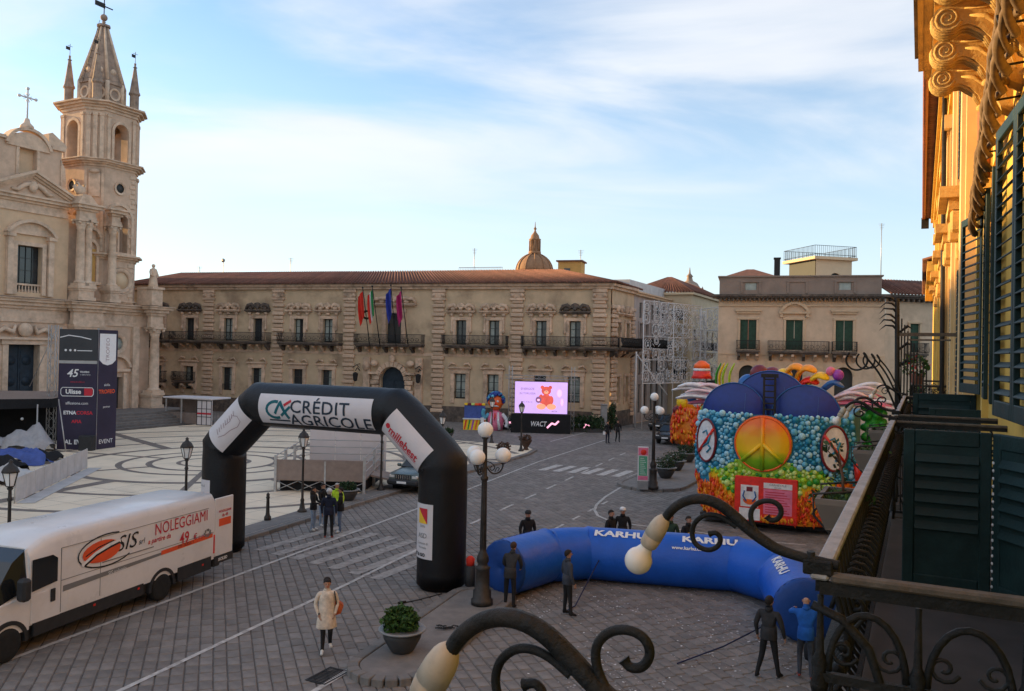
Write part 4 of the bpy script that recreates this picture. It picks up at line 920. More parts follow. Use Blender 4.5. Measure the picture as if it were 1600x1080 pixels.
for x in (2, 5, 8, 11, 14, 17, 20):
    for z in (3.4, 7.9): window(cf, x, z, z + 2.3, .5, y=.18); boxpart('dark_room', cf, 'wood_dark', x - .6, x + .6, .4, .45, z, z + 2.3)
boxpart('gable_window', cf, 'glass_dark', -.06, -.02, .9, 2.3, 11.3, 12.6); boxpart('gable_window', cf, 'wood_dark', -.06, -.02, .5, 1.1, 4.4, 6.6); boxpart('gable_window', cf, 'wood_dark', -.06, -.02, 1.5, 2.1, 4.4, 6.6)
b = MB().m('cream_plaster'); b.box(-.35, 22.2, -.35, 8.2, 14.22, 14.5); b.build('cornice', cf)
b = MB().m('tile'); tile_patch(b, (-.4, 8.2, 14.52), (-.4, -.4, 14.52), (4, 3.5, 16.6), (4, 4, 16.6)); tile_patch(b, (-.4, -.4, 14.52), (22, -.4, 14.52), (20, 4, 16.6), (4, 3.5, 16.6)); o = b.build('roof', cf); o['kind'] = 'stuff'
balcony(cf, 1.0, 10, z=7.8, out=.9, key='cream_plaster', belly=.1); balcony(cf, 0.5, 12, z=3.2, out=.9, key='grey_plaster', belly=.1)
bf = P(1090, 560, 128); bf.z = 0
br, _ = simple_house('brick_house', 'red brick house at the far end of the side street', bf, TANG, 9, 15.3, 8, 'brick_far', [(4, 6), (7.5, 9.6), (11.2, 13.2)], 4)
# far roofs beyond the town hall; hidden ochre block added to stop low sun
for (x0, x1, Y, h, key, lab) in ((-75, -20, 130, 14, 'grey_plaster', 'long low grey house far behind the town hall roof'), (-15, 20, 120, 13.5, 'cream_plaster', 'cream house hidden behind the town hall ridge'), (-100, -47, 86, 23, 'ochre', 'unseen ochre block behind the cathedral tower, added to stop low sun'), (38, 75, 120, 13, 'palazzo_wall', 'pale house far behind the corner palace')):
    t, _ = simple_house('far_house', lab, Vector((x0, Y, 0)), 0, x1 - x0, h, 12, key, [(8, 10)], 8)
# ------------------------------------------------------------------ domed church far behind
dz = P(835, 418, 150); dm = thing('domed_church', 'ochre ribbed dome with slender lantern rising behind the town hall roof', 'church', (dz.x, dz.y, 0))
b = MB().m('dome'); b.lathe([(3.6, 0), (3.6, 21.5), (3.9, 21.6), (3.9, 22.0)], n=20); b.build('drum', dm)
b = MB().m('dome'); b.lathe([(3.35 * math.cos(a), 22.0 + 3.3 * math.sin(a)) for a in [R(9 * i) for i in range(9)]], n=24); 
for k in range(12): a = R(30 * k); b.tube([(3.4 * math.cos(e) * math.cos(a), 3.4 * math.cos(e) * math.sin(a), 22 + 3.38 * math.sin(e)) for e in [R(10 * i) for i in range(9)]], .12, 5)
b.build('dome', dm)
b = MB().m('dome'); b.lathe([(1.15, 25.2), (1.15, 25.7), (.8, 25.8), (.8, 27.6), (1.1, 27.8), (1.1, 28.0), (.85, 28.1), (.7, 28.7), (.3, 29.2), (.12, 29.6), (.3, 29.9), (.1, 30.2), (.03, 31.2)], n=12)
for k in range(8): a = R(45 * k); b.tube([(.95 * math.cos(a), .95 * math.sin(a), 25.7), (.95 * math.cos(a), .95 * math.sin(a), 27.7)], .13, 6)
b.build('lantern', dm)
dz = P(1077, 470, 165); sb = thing('small_belfry', 'small dark onion topped belfry above the red roofs of the side street', 'tower', (dz.x, dz.y, 0))
b = MB().m('church_dark'); b.box(-2.2, 2.2, -2.2, 2.2, 0, 18.2); b.lathe([(3.2, 18.2), (3.2, 18.6), (2.6, 18.8), (2.6, 20.2), (3.1, 20.4), (2.2, 20.9), (1.6, 21.8), (.7, 22.3), (.5, 23.0), (.7, 23.2), (.2, 23.8), (.05, 25)], n=10); b.build('body', sb)
for k in range(4): a = R(45 + 90 * k); o = part('corner_urn', sb, 'church_dark', lambda q: q.lathe([(.4, 18.6), (.5, 19.4), (.2, 19.9), (.3, 20.3), (.05, 21)], (3.0 * math.cos(a), 3.0 * math.sin(a), 0), 8))
# penthouse and roof terrace on the town hall
pp = P(892, 420, 92); ph = thing('roof_penthouse', 'small ochre rooftop room behind the town hall ridge', 'building', (pp.x, pp.y, 14.0), TANG)
b = MB().m('ochre'); b.box(-1.3, 1.3, -.8, 1.5, 0, 3.35); b.build('wall', ph); boxpart('roof_edge', ph, 'tile', -1.5, 1.5, -1, 1.7, 3.352, 3.5)
boxpart('window', ph, 'glass_dark', -.6, .1, -.86, -.81, 1.5, 2.6)
pp = P(755, 420, 94); tr = thing('roof_terrace', 'white railed roof terrace beside the dome', 'terrace', (pp.x, pp.y, 15.4), TANG)
b = MB().m('white_metal'); b.box(-2.6, 2.6, -1, 2, 0, .3); b.build('slab', tr)
b = MB().m('white_metal'); b.box(-2.6, 2.6, -1, -.95, 1.25, 1.32)
for k in range(27): b.box(-2.6 + k * .2, -2.57 + k * .2, -1, -.96, .3, 1.25)
b.build('railing', tr)
for k, (px, py, Y, h) in enumerate(((741, 412, 96, 1.8), (349, 420, 100, 1.1), (454, 420, 98, 1.3), (311, 424, 100, .6), (907, 412, 95, 1.6), (1377, 385, 92, 2.6))):
    p = P(px, py, Y); t = thing('aerial', ['spindly television aerial by the white roof terrace', 'round dish aerial on the tiled ridge', 'forked aerial on the tiled ridge', 'short vent pipe aerial near the cathedral end of the ridge', 'thin aerial beside the ochre rooftop room', 'tall aerial behind the turret railing'][k], 'aerial', (p.x, p.y, p.z - .8))
    b = MB().m('truss'); b.tube([(0, 0, -1.2 if k != 5 else -3.5), (0, 0, h + .8)], .045, 5); b.build('mast', t)
    b = MB().m('truss')
    if k == 1: b.lathe([(.02, .06), (.16, .03), (.24, -.04)], (0, -.1, h + .7), 14, ax='y')
    else:
        for q in range(4): b.tube([(-.35 + .06 * q, 0, h + .7 - q * .18), (.35 - .06 * q, 0, h + .7 - q * .18)], .018, 4)
    b.build('antenna', t)
# ------------------------------------------------------------------ corner palace, right of the side street
RO = Vector((20.1, 80.0, 0)); rp = thing('corner_palace', 'peach corner palace with green shutters, long balcony and dark attic storey', 'building', RO, TANG)
def rpx(px, py=520): return plan_hit(px, RO, tx, py)
RW = rpx(1383); cols = [rpx(1169), rpx(1241), rpx(1319)]
ops = [(x - .75, x + .75, 7.85, 10.7) for x in cols] + [(x - .8, x + .8, 3.0, 6.3, True) for x in cols]
b = MB().m('palazzo_wall'); wall(b, 0, RW, 0, 13.0, ops, .35); b.quad((0, 0, 0), (0, 12, 0), (0, 12, 13), (0, 0, 13)); b.build('wall', rp)
for x in cols:
    for s_ in (-1, 1):
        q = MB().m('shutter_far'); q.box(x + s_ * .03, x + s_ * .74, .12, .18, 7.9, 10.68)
        for k in range(14): q.box(x + s_ * .1, x + s_ * .66, .09, .12, 8.0 + k * .19, 8.14 + k * .19)
        q.build('shutter', rp)
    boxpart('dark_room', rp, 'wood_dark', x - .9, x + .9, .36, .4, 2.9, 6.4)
    frame_stone(rp, x, .75, 7.85, 10.7, t=.22, d=.1, key='palazzo_trim')
    b = MB().m('palazzo_trim'); b.prism(arc(x, 5.5, 1.1, 0, math.pi, 12) + arc(x, 5.5, .82, math.pi, 0, 12), -.1, .02); b.build('arch_surround', rp)
for k, x in enumerate(cols):
    b = MB().m('palazzo_trim')
    if k == 1: b.prism(arc(x, 11.0, 1.45, R(20), R(160), 12) + arc(x, 11.0, 1.2, R(160), R(20), 12), -.3, .02); b.box(x - 1.4, x + 1.4, -.3, .02, 11.3, 11.5); b.box(x - 1.3, x - 1.05, -.25, .02, 10.95, 11.28); b.box(x + 1.05, x + 1.3, -.25, .02, 10.95, 11.28)
    else: b.box(x - 1.2, x + 1.2, -.3, .02, 11.5, 11.68); b.box(x - 1.1, x + 1.1, -.2, .02, 11.3, 11.48)
    b.build('window_hood', rp)
for x0, x1 in ((cols[0] - 1.1, cols[0] + 1.1), (cols[1] - 2.4, cols[1] + 3.1), (cols[2] - 1.1, cols[2] + 1.1)):
    balcony(rp, x0, x1, z=7.75, out=.75, rail=.95, key='soot_stone', belly=.08)
b = MB().m('palazzo_trim'); b.box(0, RW, -.12, .02, 12.0, 12.15); b.box(0, RW, -.08, .02, 7.3, 7.42); b.build('string_course', rp)
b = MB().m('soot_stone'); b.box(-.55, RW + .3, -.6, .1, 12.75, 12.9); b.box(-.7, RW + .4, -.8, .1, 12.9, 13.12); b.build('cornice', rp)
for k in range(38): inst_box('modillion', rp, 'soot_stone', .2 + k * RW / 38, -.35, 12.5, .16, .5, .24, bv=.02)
for x in (.45, rpx(1203), rpx(1280), RW - .4): boxpart('pilaster', rp, 'palazzo_trim', x - .4, x + .4, -.08, .02, 0, 7.25)
RD = Vector((0.94, 0.34, 0)); RD = Vector((tx.x * .89 + ty.x * .46, tx.y * .89 + ty.y * .46, 0)).normalized()
rs = thing('palace_side', 'receding side front of the corner palace with balcony and narrow window', 'building', RO + tx * RW, math.atan2(RD.y, RD.x))
b = MB().m('palazzo_wall'); wall(b, 0.01, 14, 0, 13.0, [(2.6, 3.6, 7.85, 10.5), (7.6, 8.6, 7.85, 10.5)], .3); b.build('wall', rs)
for x in (3.1, 8.1): boxpart('shutter', rs, 'shutter_far', x - .5, x + .5, .15, .2, 7.85, 10.5); frame_stone(rs, x, .5, 7.85, 10.5, t=.2, d=.1, key='palazzo_trim'); balcony(rs, x - 1, x + 1, z=7.75, out=.7, belly=.08)
b = MB().m('soot_stone'); b.box(.02, 14, -.6, .1, 12.76, 12.91); b.box(.02, 14, -.8, .1, 12.91, 13.13); b.build('cornice', rs)
for k in range(24): inst_box('modillion', rs, 'soot_stone', .3 + k * .56, -.35, 12.5, .16, .5, .24, bv=.02)
b = MB().m('tile'); tile_patch(b, (-.2, -.9, 13.15), (14, -.9, 13.15), (14, 4, 14.9), (1, 4, 14.9)); o = b.build('roof', rs); o['kind'] = 'stuff'
aops = [(x - .55, x + .55, 13.6, 14.3) for x in (rpx(1172), rpx(1320))]
b = MB().m('attic'); wall(b, .05, RW - .3, 13.13, 14.85, aops, .2, y=.3); b.box(.05, RW - .3, .55, 11, 13.13, 14.83); b.build('attic_wall', rp)
for o_ in aops: boxpart('attic_window', rp, 'glass_curtain', o_[0] + .03, o_[1] - .03, .42, .45, o_[2], o_[3])
for x in (rpx(1172), rpx(1245), rpx(1320)): b = MB().m('attic'); b.box(x - .95, x + .95, .2, .3, 14.35, 14.5); b.box(x - .95, x - .75, .22, .3, 13.3, 14.35); b.box(x + .75, x + .95, .22, .3, 13.3, 14.35); b.build('attic_frame', rp)
boxpart('parapet', rp, 'attic', -.1, RW - .15, .15, 11.1, 14.852, 14.98)
b = MB().m('tile'); b.add([(.3, 1.5, 15.0), (5.6, 1.5, 15.0), (5.6, 9, 15.0), (.3, 9, 15.0), (2.6, 5, 16.1), (3.3, 5, 16.1)], [(0, 1, 5, 4), (1, 2, 5), (2, 3, 4, 5), (3, 0, 4)]); b.build('hip_roof', rp)
x = rpx(1216, 420); b = MB().m('iron'); b.box(x - .28, x + .28, 3, 3.5, 14.9, 17.0); b.box(x - .34, x + .34, 2.95, 3.55, 16.9, 17.05); b.build('chimney', rp)
tp = P(1331, 420, 84); tu = thing('roof_turret', 'pale square roof turret with arched windows and black terrace railing', 'tower', (tp.x, tp.y, 14.7), TANG + R(30))
b = MB().m('turret'); wall(b, -4.2, 0, 0, 2.45, [(-2.6, -1.2, .2, 1.15, True)], .2); b.build('wall', tu)
o0 = MB().m('turret'); wall(o0, 0, 5.0, 0, 2.45, [(.9, 1.5, .2, 1.1, True), (2.3, 2.9, .2, 1.1, True), (3.7, 4.3, .2, 1.1, True)], .2); o0.xf(Matrix.Rotation(R(90), 4, 'Z') if False else Matrix(((0, -1, 0, 0), (1, 0, 0, 0), (0, 0, 1, 0), (0, 0, 0, 1)))); o0.build('side_wall', tu)
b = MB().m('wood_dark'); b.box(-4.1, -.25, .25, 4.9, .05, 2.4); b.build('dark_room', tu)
b = MB().m('turret'); b.box(-4.6, .4, -.4, 5.4, 2.46, 2.75); b.build('terrace_slab', tu)
b = MB().m('iron')
for (a, c) in (((-4.5, -.3), (.3, -.3)), ((.3, -.3), (.3, 5.3)), ((-4.5, -.3), (-4.5, 5.3)), ((-4.5, 5.3), (.3, 5.3))):
    a = Vector((*a, 0)); c = Vector((*c, 0)); n = int((c - a).length / .22)
    for z in (2.95, 3.85): b.tube([a + Vector((0, 0, z)), c + Vector((0, 0, z))], .03, 4)
    for k in range(n + 1): p = a.lerp(c, k / n); b.tube([p + Vector((0, 0, 2.75)), p + Vector((0, 0, 3.85))], .018, 4)
b.build('terrace_railing', tu)
# ------------------------------------------------------------------ festival light frames across the street
def luminaria(name, label, a, c, z0, z1, nx, nz, seed, leg=True):
    """openwork painted timber frame between two ground points: bars, rings and scrolls"""
    a = Vector((a.x, a.y, 0)); c = Vector((c.x, c.y, 0)); ln = (c - a).length; t = thing(name, label, 'light frame', a, math.atan2(c.y - a.y, c.x - a.x), 'festival light frames at the side street')
    rg = random.Random(seed); b = MB().m('white_metal')
    for i in (0, nx // 2, nx): x = ln * i / nx; b.tube([(x, 0, 0 if leg else z0), (x, 0, z1)], .05, 5)
    for j in (0, nz // 3, 2 * nz // 3, nz): z = z0 + (z1 - z0) * j / nz; b.tube([(0, 0, z), (ln, 0, z)], .04, 5)
    tag(b.build('bars', t), kind='stuff')
    b = MB().m('white_metal'); cw, chh = ln / nx, (z1 - z0) / nz
    for i in range(nx):
        for j in range(nz):
            x, z = cw * (i + .5 + rg.uniform(-.2, .2)), z0 + chh * (j + .5 + rg.uniform(-.2, .2)); r_ = min(cw, chh) * rg.uniform(.3, .52)
            if rg.random() < .12: continue
            b.tube([(x + r_ * math.cos(q), .0, z + r_ * math.sin(q)) for q in [R(30 * k) for k in range(12)]], .032, 4, closed=True)
            if (i + j) % 2 == 0:
                b.tube([(x + r_ * .5 * math.cos(q), .0, z + r_ * .5 * math.sin(q)) for q in [R(45 * k) for k in range(8)]], .026, 4, closed=True)
                for k in range(8): q = R(45 * k); b.tube([(x + r_ * .5 * math.cos(q), 0, z + r_ * .5 * math.sin(q)), (x + r_ * math.cos(q), 0, z + r_ * math.sin(q))], .03, 4)
            else:
                for s_ in (-1, 1):
                    b.tube([(x + s_ * r_ * .15 + s_ * r_ * .35 * math.cos(q) * (1 - k / 12), 0, z + r_ * .6 * (k / 6 - 1) + r_ * .3 * math.sin(q)) for k, q in [(k, R(50 * k)) for k in range(12)]], .03, 4)
            for (ex, ez) in ((-1, -1), (1, -1), (-1, 1), (1, 1)): b.tube([(x + ex * cw * .5, 0, z + ez * chh * .25), (x + ex * cw * .36, 0, z + ez * chh * .38), (x + ex * cw * .25, 0, z + ez * chh * .5)], .03, 4)
    o = b.build('scrollwork', t); o['kind'] = 'stuff'; return t
luminaria('festival_light_frame', 'wide white openwork light frame standing in front of the grey house', P(1004, 600, 77), P(1094, 600, 84), 4.4, 12.2, 8, 7, 1)
luminaria('festival_light_frame', 'narrow white openwork light frame against the peach corner palace', P(1093, 600, 86), P(1121, 600, 81), 5.2, 12.0, 3, 6, 2)
luminaria('festival_light_frame', 'white openwork light frame farther down the side street', P(1030, 600, 92), P(1100, 600, 97), 4.2, 12.4, 6, 6, 3)
p = G(992, 668); t = thing('light_pole', 'tall thin white pole at the town hall corner', 'pole', p); b = MB().m('white_metal'); b.tube([(0, 0, 0), (0, 0, 7.4)], .09, 6); b.build('shaft', t); b = MB().m('white_metal').tube([(0, 0, 7.2), (3.2, .5, 3.2)], .07, 5); b.build('stay', t)

# ================================================================== OWN SIDE OF THE STREET (yellow palace, balconies)
# local frame: x = along the street away from us, y = towards the street (y = -w), z up
FW = 0.75
ry = thing('yellow_palace', 'sunlit yellow stucco palace with stone brackets and green louvred shutters', 'building', (0, 0, 0), A_STREET)
def door_open(t0, t1): return (t0, t1, 5.42, 9.05)
dops = [door_open(4.7, 6.1), door_open(12.0, 13.3)]
wops = [(t - .5, t + .5, z0, z1) for t in (17.5, 22, 27, 33, 39) for z0, z1 in ((5.9, 8.8), (10.6, 13.0))] + [(5.0, 6.0, 10.75, 13.3)]
b = MB().m('ry_wall'); wall(b, -4, 47, 0, 14.3, dops + wops, -.35, y=-FW); b.quad((47, -FW, 0), (47, -9, 0), (47, -9, 14.3), (47, -FW, 14.3)); b.quad((-4, -FW, 0), (-4, -9, 0), (-4, -9, 14.3), (-4, -FW, 14.3)); b.quad((-4, -9, 14.3), (47, -9, 14.3), (47, -FW, 14.3), (-4, -FW, 14.3)); b.build('wall', ry)
for o_ in dops + wops:
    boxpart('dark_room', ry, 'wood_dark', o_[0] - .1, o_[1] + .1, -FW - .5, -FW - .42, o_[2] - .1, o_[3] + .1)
    b = MB().m('ry_trim' if o_[2] > 9.5 or o_[0] < 20 else 'ry_pink'); 
    for (x0, x1) in ((o_[0] - .24, o_[0]), (o_[1], o_[1] + .24)): b.box(x0, x1, -FW - .01, -FW + .07, o_[2], o_[3])
    b.box(o_[0] - .3, o_[1] + .3, -FW - .01, -FW + .09, o_[3], o_[3] + .28); b.build('window_surround', ry)
    if o_[0] > 14:
        for (x0, x1) in ((o_[0] - .55, o_[0] - .02), (o_[1] + .02, o_[1] + .55)):
            q = MB().m('shutter'); q.box(x0, x1, -FW + .08, -FW + .13, o_[2], o_[3])
            for k in range(int((o_[3] - o_[2]) / .12)): q.box(x0 + .05, x1 - .05, -FW + .13, -FW + .15, o_[2] + .04 + k * .12, o_[2] + .13 + k * .12)
            q.build('shutter', ry)
        if o_[2] < 9:
            b = MB().m('ry_stone'); t_ = (o_[0] + o_[1]) / 2; b.box(o_[0] - .45, o_[1] + .45, -FW, -FW + .5, 9.95, 10.15); b.box(o_[0] - .3, o_[1] + .3, -FW, -FW + .35, 9.75, 9.95)
            for e in (o_[0] - .2, o_[1] + .2): b.prism([(0, 0), (.34, .45), (.34, .62), (0, .62)], -.1, .1); 
            b2 = MB().m('ry_stone')
            for e in (o_[0] - .2, o_[1] + .2): b2.box(e - .11, e + .11, -FW, -FW + .32, 9.35, 9.74, bv=.04); b2.box(e - .09, e + .09, -FW, -FW + .18, 9.0, 9.34, bv=.03)
            b.v = b.v[:16]; b.f = [f for f in b.f if max(f) < 16]; b.mi = b.mi[:len(b.f)]; b.smooth = b.smooth[:len(b.f)]
            b.build('window_hood', ry); b2.build('hood_bracket', ry)
for t, w, k in ((15.2, .5, 'ry_pink'), (19.6, .6, 'ry_pink'), (24.5, .7, 'ry_pink'), (30, .7, 'ry_trim'), (36, .7, 'ry_trim'), (42, .7, 'ry_trim'), (46.6, .7, 'ry_trim')):
    b = MB().m(k); b.box(t - w, t + w, -FW - .01, -FW + .16, 0, 13.0); b.box(t - w * .55, t + w * .55, -FW + .16, -FW + .22, .4, 12.9); b.box(t - w - .1, t + w + .1, -FW - .01, -FW + .3, 13.0, 13.35); b.build('pilaster', ry)
for t in (10.9, 11.6): boxpart('wall_stripe', ry, 'ry_trim', t - .16, t + .16, -FW - .01, -FW + .035, 9.3, 13.6)
b = MB().m('ry_trim'); b.box(-4, 47, -FW - .01, -FW + .2, 13.6, 13.85); b.box(-4, 47.1, -FW - .01, -FW + .32, 13.85, 14.1); b.box(-4, 47.1, -FW, -FW + .42, 14.1, 14.28); b.build('cornice', ry)
b = MB().m('tile'); b.quad((-4, -FW + .62, 14.42), (47.3, -FW + .62, 14.42), (47.3, -6, 16.2), (-4, -6, 16.2)); b.quad((-4, -FW + .62, 14.38), (47.3, -FW + .62, 14.38), (47.3, -FW, 14.3), (-4, -FW, 14.3))
for k in range(200): x = -3.9 + k * .256; b.tube([(x, -FW + .72, 14.42), (x, -6, 16.24)], .1, 6)
o = b.build('roof', ry); o['kind'] = 'stuff'
part('gutter', ry, 'copper_pipe', lambda q: q.tube([(-4, -FW + .74, 14.36), (47.2, -FW + .74, 14.36)], .075, 7)); part('gutter_end', ry, 'iron', lambda q: q.box(47.1, 47.6, -FW + .5, -FW + .85, 13.9, 14.4))
part('downpipe', ry, 'copper_pipe', lambda q: q.tube([(11.15, -FW + .12, 14.2), (11.15, -FW + .12, 9.6), (11.2, -FW + .12, 9.2)], .075, 10))
part('fallpipe', ry, 'iron', lambda q: q.tube([(24, -FW + .3, 14), (24, -FW + .25, .2)], .06, 8))
# lower neighbour house further along
nb = thing('neighbour_house', 'lower ochre house continuing the row past the yellow palace', 'building', TW(47.6, 0), A_STREET)
b = MB().m('ry_wall'); wall(b, 0, 24, 0, 12.2, [(x - .5, x + .5, z, z + 2.4) for x in (3, 7, 11, 15, 19) for z in (2, 6.2)], -.3, y=-FW); b.quad((0, -FW, 0), (0, -9, 0), (0, -9, 12.2), (0, -FW, 12.2)); b.build('wall', nb)
for x in (3, 7, 11, 15, 19):
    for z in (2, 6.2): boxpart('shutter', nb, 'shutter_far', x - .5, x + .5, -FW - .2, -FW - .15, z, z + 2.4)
b = MB().m('ry_trim'); b.box(0, 24, -FW, -FW + .55, 11.7, 12.2); b.build('cornice', nb); b = MB().m('tile'); tile_patch(b, (24, -FW + .75, 12.25), (0, -FW + .75, 12.25), (0, -6, 14), (24, -6, 14)); o = b.build('roof', nb); o['kind'] = 'stuff'
# ------------------------------------------------------------------ upper balcony on scrolled brackets
ub = MB().m('ry_stone'); ub.box(2.0, 10.75, -FW, .08, 10.42, 10.6); ub.box(2.0, 10.68, -FW, .02, 10.3, 10.42); ub.box(2.0, 10.6, -FW, -.06, 10.2, 10.3); ub = ub.build('upper_balcony', ry)
b = MB().m('soot_stone'); b.box(1.95, 10.82, .0, .12, 10.6, 10.68); b.build('slab_edge', ub)
def spiral(cx, cz, r0, turns, n=26, dirn=1, a0=0.0, k=.82):
    out = []
    for i in range(n + 1):
        f = i / n; r = r0 * (1 - k * f); a = a0 + dirn * f * turns * 2 * math.pi; out.append((cx + r * math.cos(a), cz + r * math.sin(a)))
    return out
for t in (8.35, 9.2, 10.1, 7.5, 6.6, 5.7):
    b = MB().m('ry_stone')
    # profile in (y, z): volute at the street end, S-curve down to the wall
    VC, VR = (-.17, 10.07), .125
    prof = [(-FW, 10.2), (-.15, 10.2)] + [(VC[0] + VR * math.cos(a), VC[1] + VR * math.sin(a)) for a in [R(80 - 20 * q) for q in range(12)]] + [(-.33, 10.0), (-.42, 9.95), (-.5, 9.86), (-.56, 9.72), (-.6, 9.56), (-.66, 9.45), (-FW, 9.4)]
    th_ = .11; n = len(prof); vs = [(t - th_, y, z) for y, z in prof] + [(t + th_, y, z) for y, z in prof]
    b.add(vs, [tuple(range(n)), tuple(range(2 * n - 1, n - 1, -1))] + [(i, n + i, n + (i + 1) % n, (i + 1) % n) for i in range(n)], False)
    for s_ in (-1, 1): b.tube([(t + s_ * th_, y, z) for y, z in spiral(VC[0], VC[1], VR * .9, 2.2, a0=R(200))], [.014] * 20 + [.011] * 7, 6)
    for e in (-.07, 0, .07): b.tube([(t + e, VC[0] + (VR + .002) * math.cos(a), VC[1] + (VR + .002) * math.sin(a)) for a in [R(20 - 20 * q) for q in range(9)]] + [(t + e, -.34, 9.99), (t + e, -.46, 9.9), (t + e, -.56, 9.7)], [.006] + [.019] * 10 + [.004], 6)
    b.ball((t, -.53, 9.74), .04, 8, 5); b.tube([(t - .08, -.60, 9.62), (t, -.63, 9.48), (t + .08, -.60, 9.62)], [.015, .035, .015], 7)
    for s_ in (-1, 1):
        b.tube([(t + s_ * th_, -.34, 10.07), (t + s_ * .122, -.46, 10.05), (t + s_ * .118, -.58, 9.94), (t + s_ * th_, -.64, 9.75), (t + s_ * th_, -.70, 9.55)], [.010, .024, .022, .017, .006], 6); b.tube([(t + s_ * th_, -.3, 10.14), (t + s_ * .118, -.5, 10.13), (t + s_ * th_, -.72, 10.1)], [.008, .016, .008], 6)
    b.build('scroll_bracket', ub)
# cable bundle on the wall
cab = thing('cable_bundle', 'brown bundle of twisted cables clipped along the yellow wall', 'cable', (0, 0, 0), A_STREET)
rg = random.Random(5)
for k in range(7):
    ph_ = rg.random() * 6; pts = []
    for i in range(60):
        s = i / 59; t = 5.2 + 7.2 * s
        z = 9.66 - .12 * s - .62 * s * s if k < 4 else 9.42 - .1 * s - .55 * s * s
        pts.append((t, -FW + .25 - .1 * s + .05 * math.sin(t * 5 + ph_ + k), z + .06 * math.cos(t * 5 + ph_ + k) + .02 * math.sin(t * 2 + k)))
    part('cable', cab, 'cable', lambda q: q.tube(pts, .024 + .008 * (k % 3), 6))
for k in range(9): t = 6 + k * .8; part('clip', cab, 'iron', lambda q: q.tube([(t, -FW, 9.5 - .05 * k), (t, -FW + .3 - .015 * k, 9.48 - .05 * k), (t + .02, -FW + .31 - .015 * k, 9.56 - .05 * k)], .011, 5))
# ------------------------------------------------------------------ louvred shutter leaves
def leaf(parent, t0, w0, t1, w1, z0, z1, slat=.11, louvre=True, key='shutter', tilt=.05):
    """shutter leaf standing on the line (t0,w0)->(t1,w1); each slat is an object"""
    a = Vector((t0, -w0, 0)); c = Vector((t1, -w1, 0)); ln = (c - a).length; ang = math.atan2(c.y - a.y, c.x - a.x)
    lf = MB().m(key); s_ = .07; d = .045
    lf.box(0, s_, -d / 2, d / 2, z0, z1, bv=.006); lf.box(ln - s_, ln, -d / 2, d / 2, z0, z1, bv=.006); lf.box(s_, ln - s_, -d / 2, d / 2, z1 - .1, z1, bv=.006); lf.box(s_, ln - s_, -d / 2, d / 2, z0, z0 + .13, bv=.006)
    lf = lf.build('shutter_leaf', parent); lf.location = a; lf.rotation_euler = (0, 0, ang)
    if not louvre:
        boxpart('shutter_panel', lf, key, s_, ln - s_, -.012, .012, z0 + .13, z1 - .1)
    n = int((z1 - z0 - .25) / slat); 
    if not louvre: n = min(n, 6)
    for k in range(n):
        z = z1 - .14 - (k + .5) * slat if not louvre else z0 + .15 + (k + .5) * slat
        kk = ('slat', key, round(ln, 2), louvre)
        if kk not in _box_cache: _box_cache[kk] = MB().m(key).box(0, ln - 2 * s_ - .004, -.034, .034, -.006, .006, bv=.003).mesh('slat')
        o = link('slat', _box_cache[kk], lf); o.location = (s_ + .002, 0 if louvre else -.02, z); o.rotation_euler = (R(38) if louvre else R(60), 0, 0)
    return lf
sh1 = thing('balcony_shutters', 'tall dark green louvred shutters of the nearest balcony door', 'shutters', (0, 0, 0), A_STREET)
leaf(sh1, 8.0, .56, 7.2, .63, 6.56, 8.95); leaf(sh1, 7.19, .63, 6.4, .70, 6.56, 8.95)
leaf(sh1, 6.20, -.10, 6.20, .42, 5.44, 6.54, louvre=False, slat=.09); leaf(sh1, 6.18, .44, 5.70, .74, 5.44, 6.54, louvre=False, slat=.09)
part('hinge_chain', sh1, 'white_metal', lambda q: [q.ball((6.16, -.43, 5.5 + .05 * k), .012, 6, 4) for k in range(18)] and None)['kind'] = 'stuff'
sh2 = thing('balcony_shutters', 'louvred green shutters of the door on the second balcony, dark lower panels swung out', 'shutters', (0, 0, 0), A_STREET)
leaf(sh2, 13.25, .50, 12.3, .70, 6.58, 9.0); leaf(sh2, 11.5, .68, 10.8, .66, 6.58, 9.0); leaf(sh2, 10.3, .68, 9.6, .64, 6.58, 9.0)
leaf(sh2, 13.3, -.1, 13.3, .7, 5.44, 6.54, louvre=False, slat=.09); leaf(sh2, 11.9, .1, 11.9, .7, 5.44, 6.40, louvre=False, slat=.09)
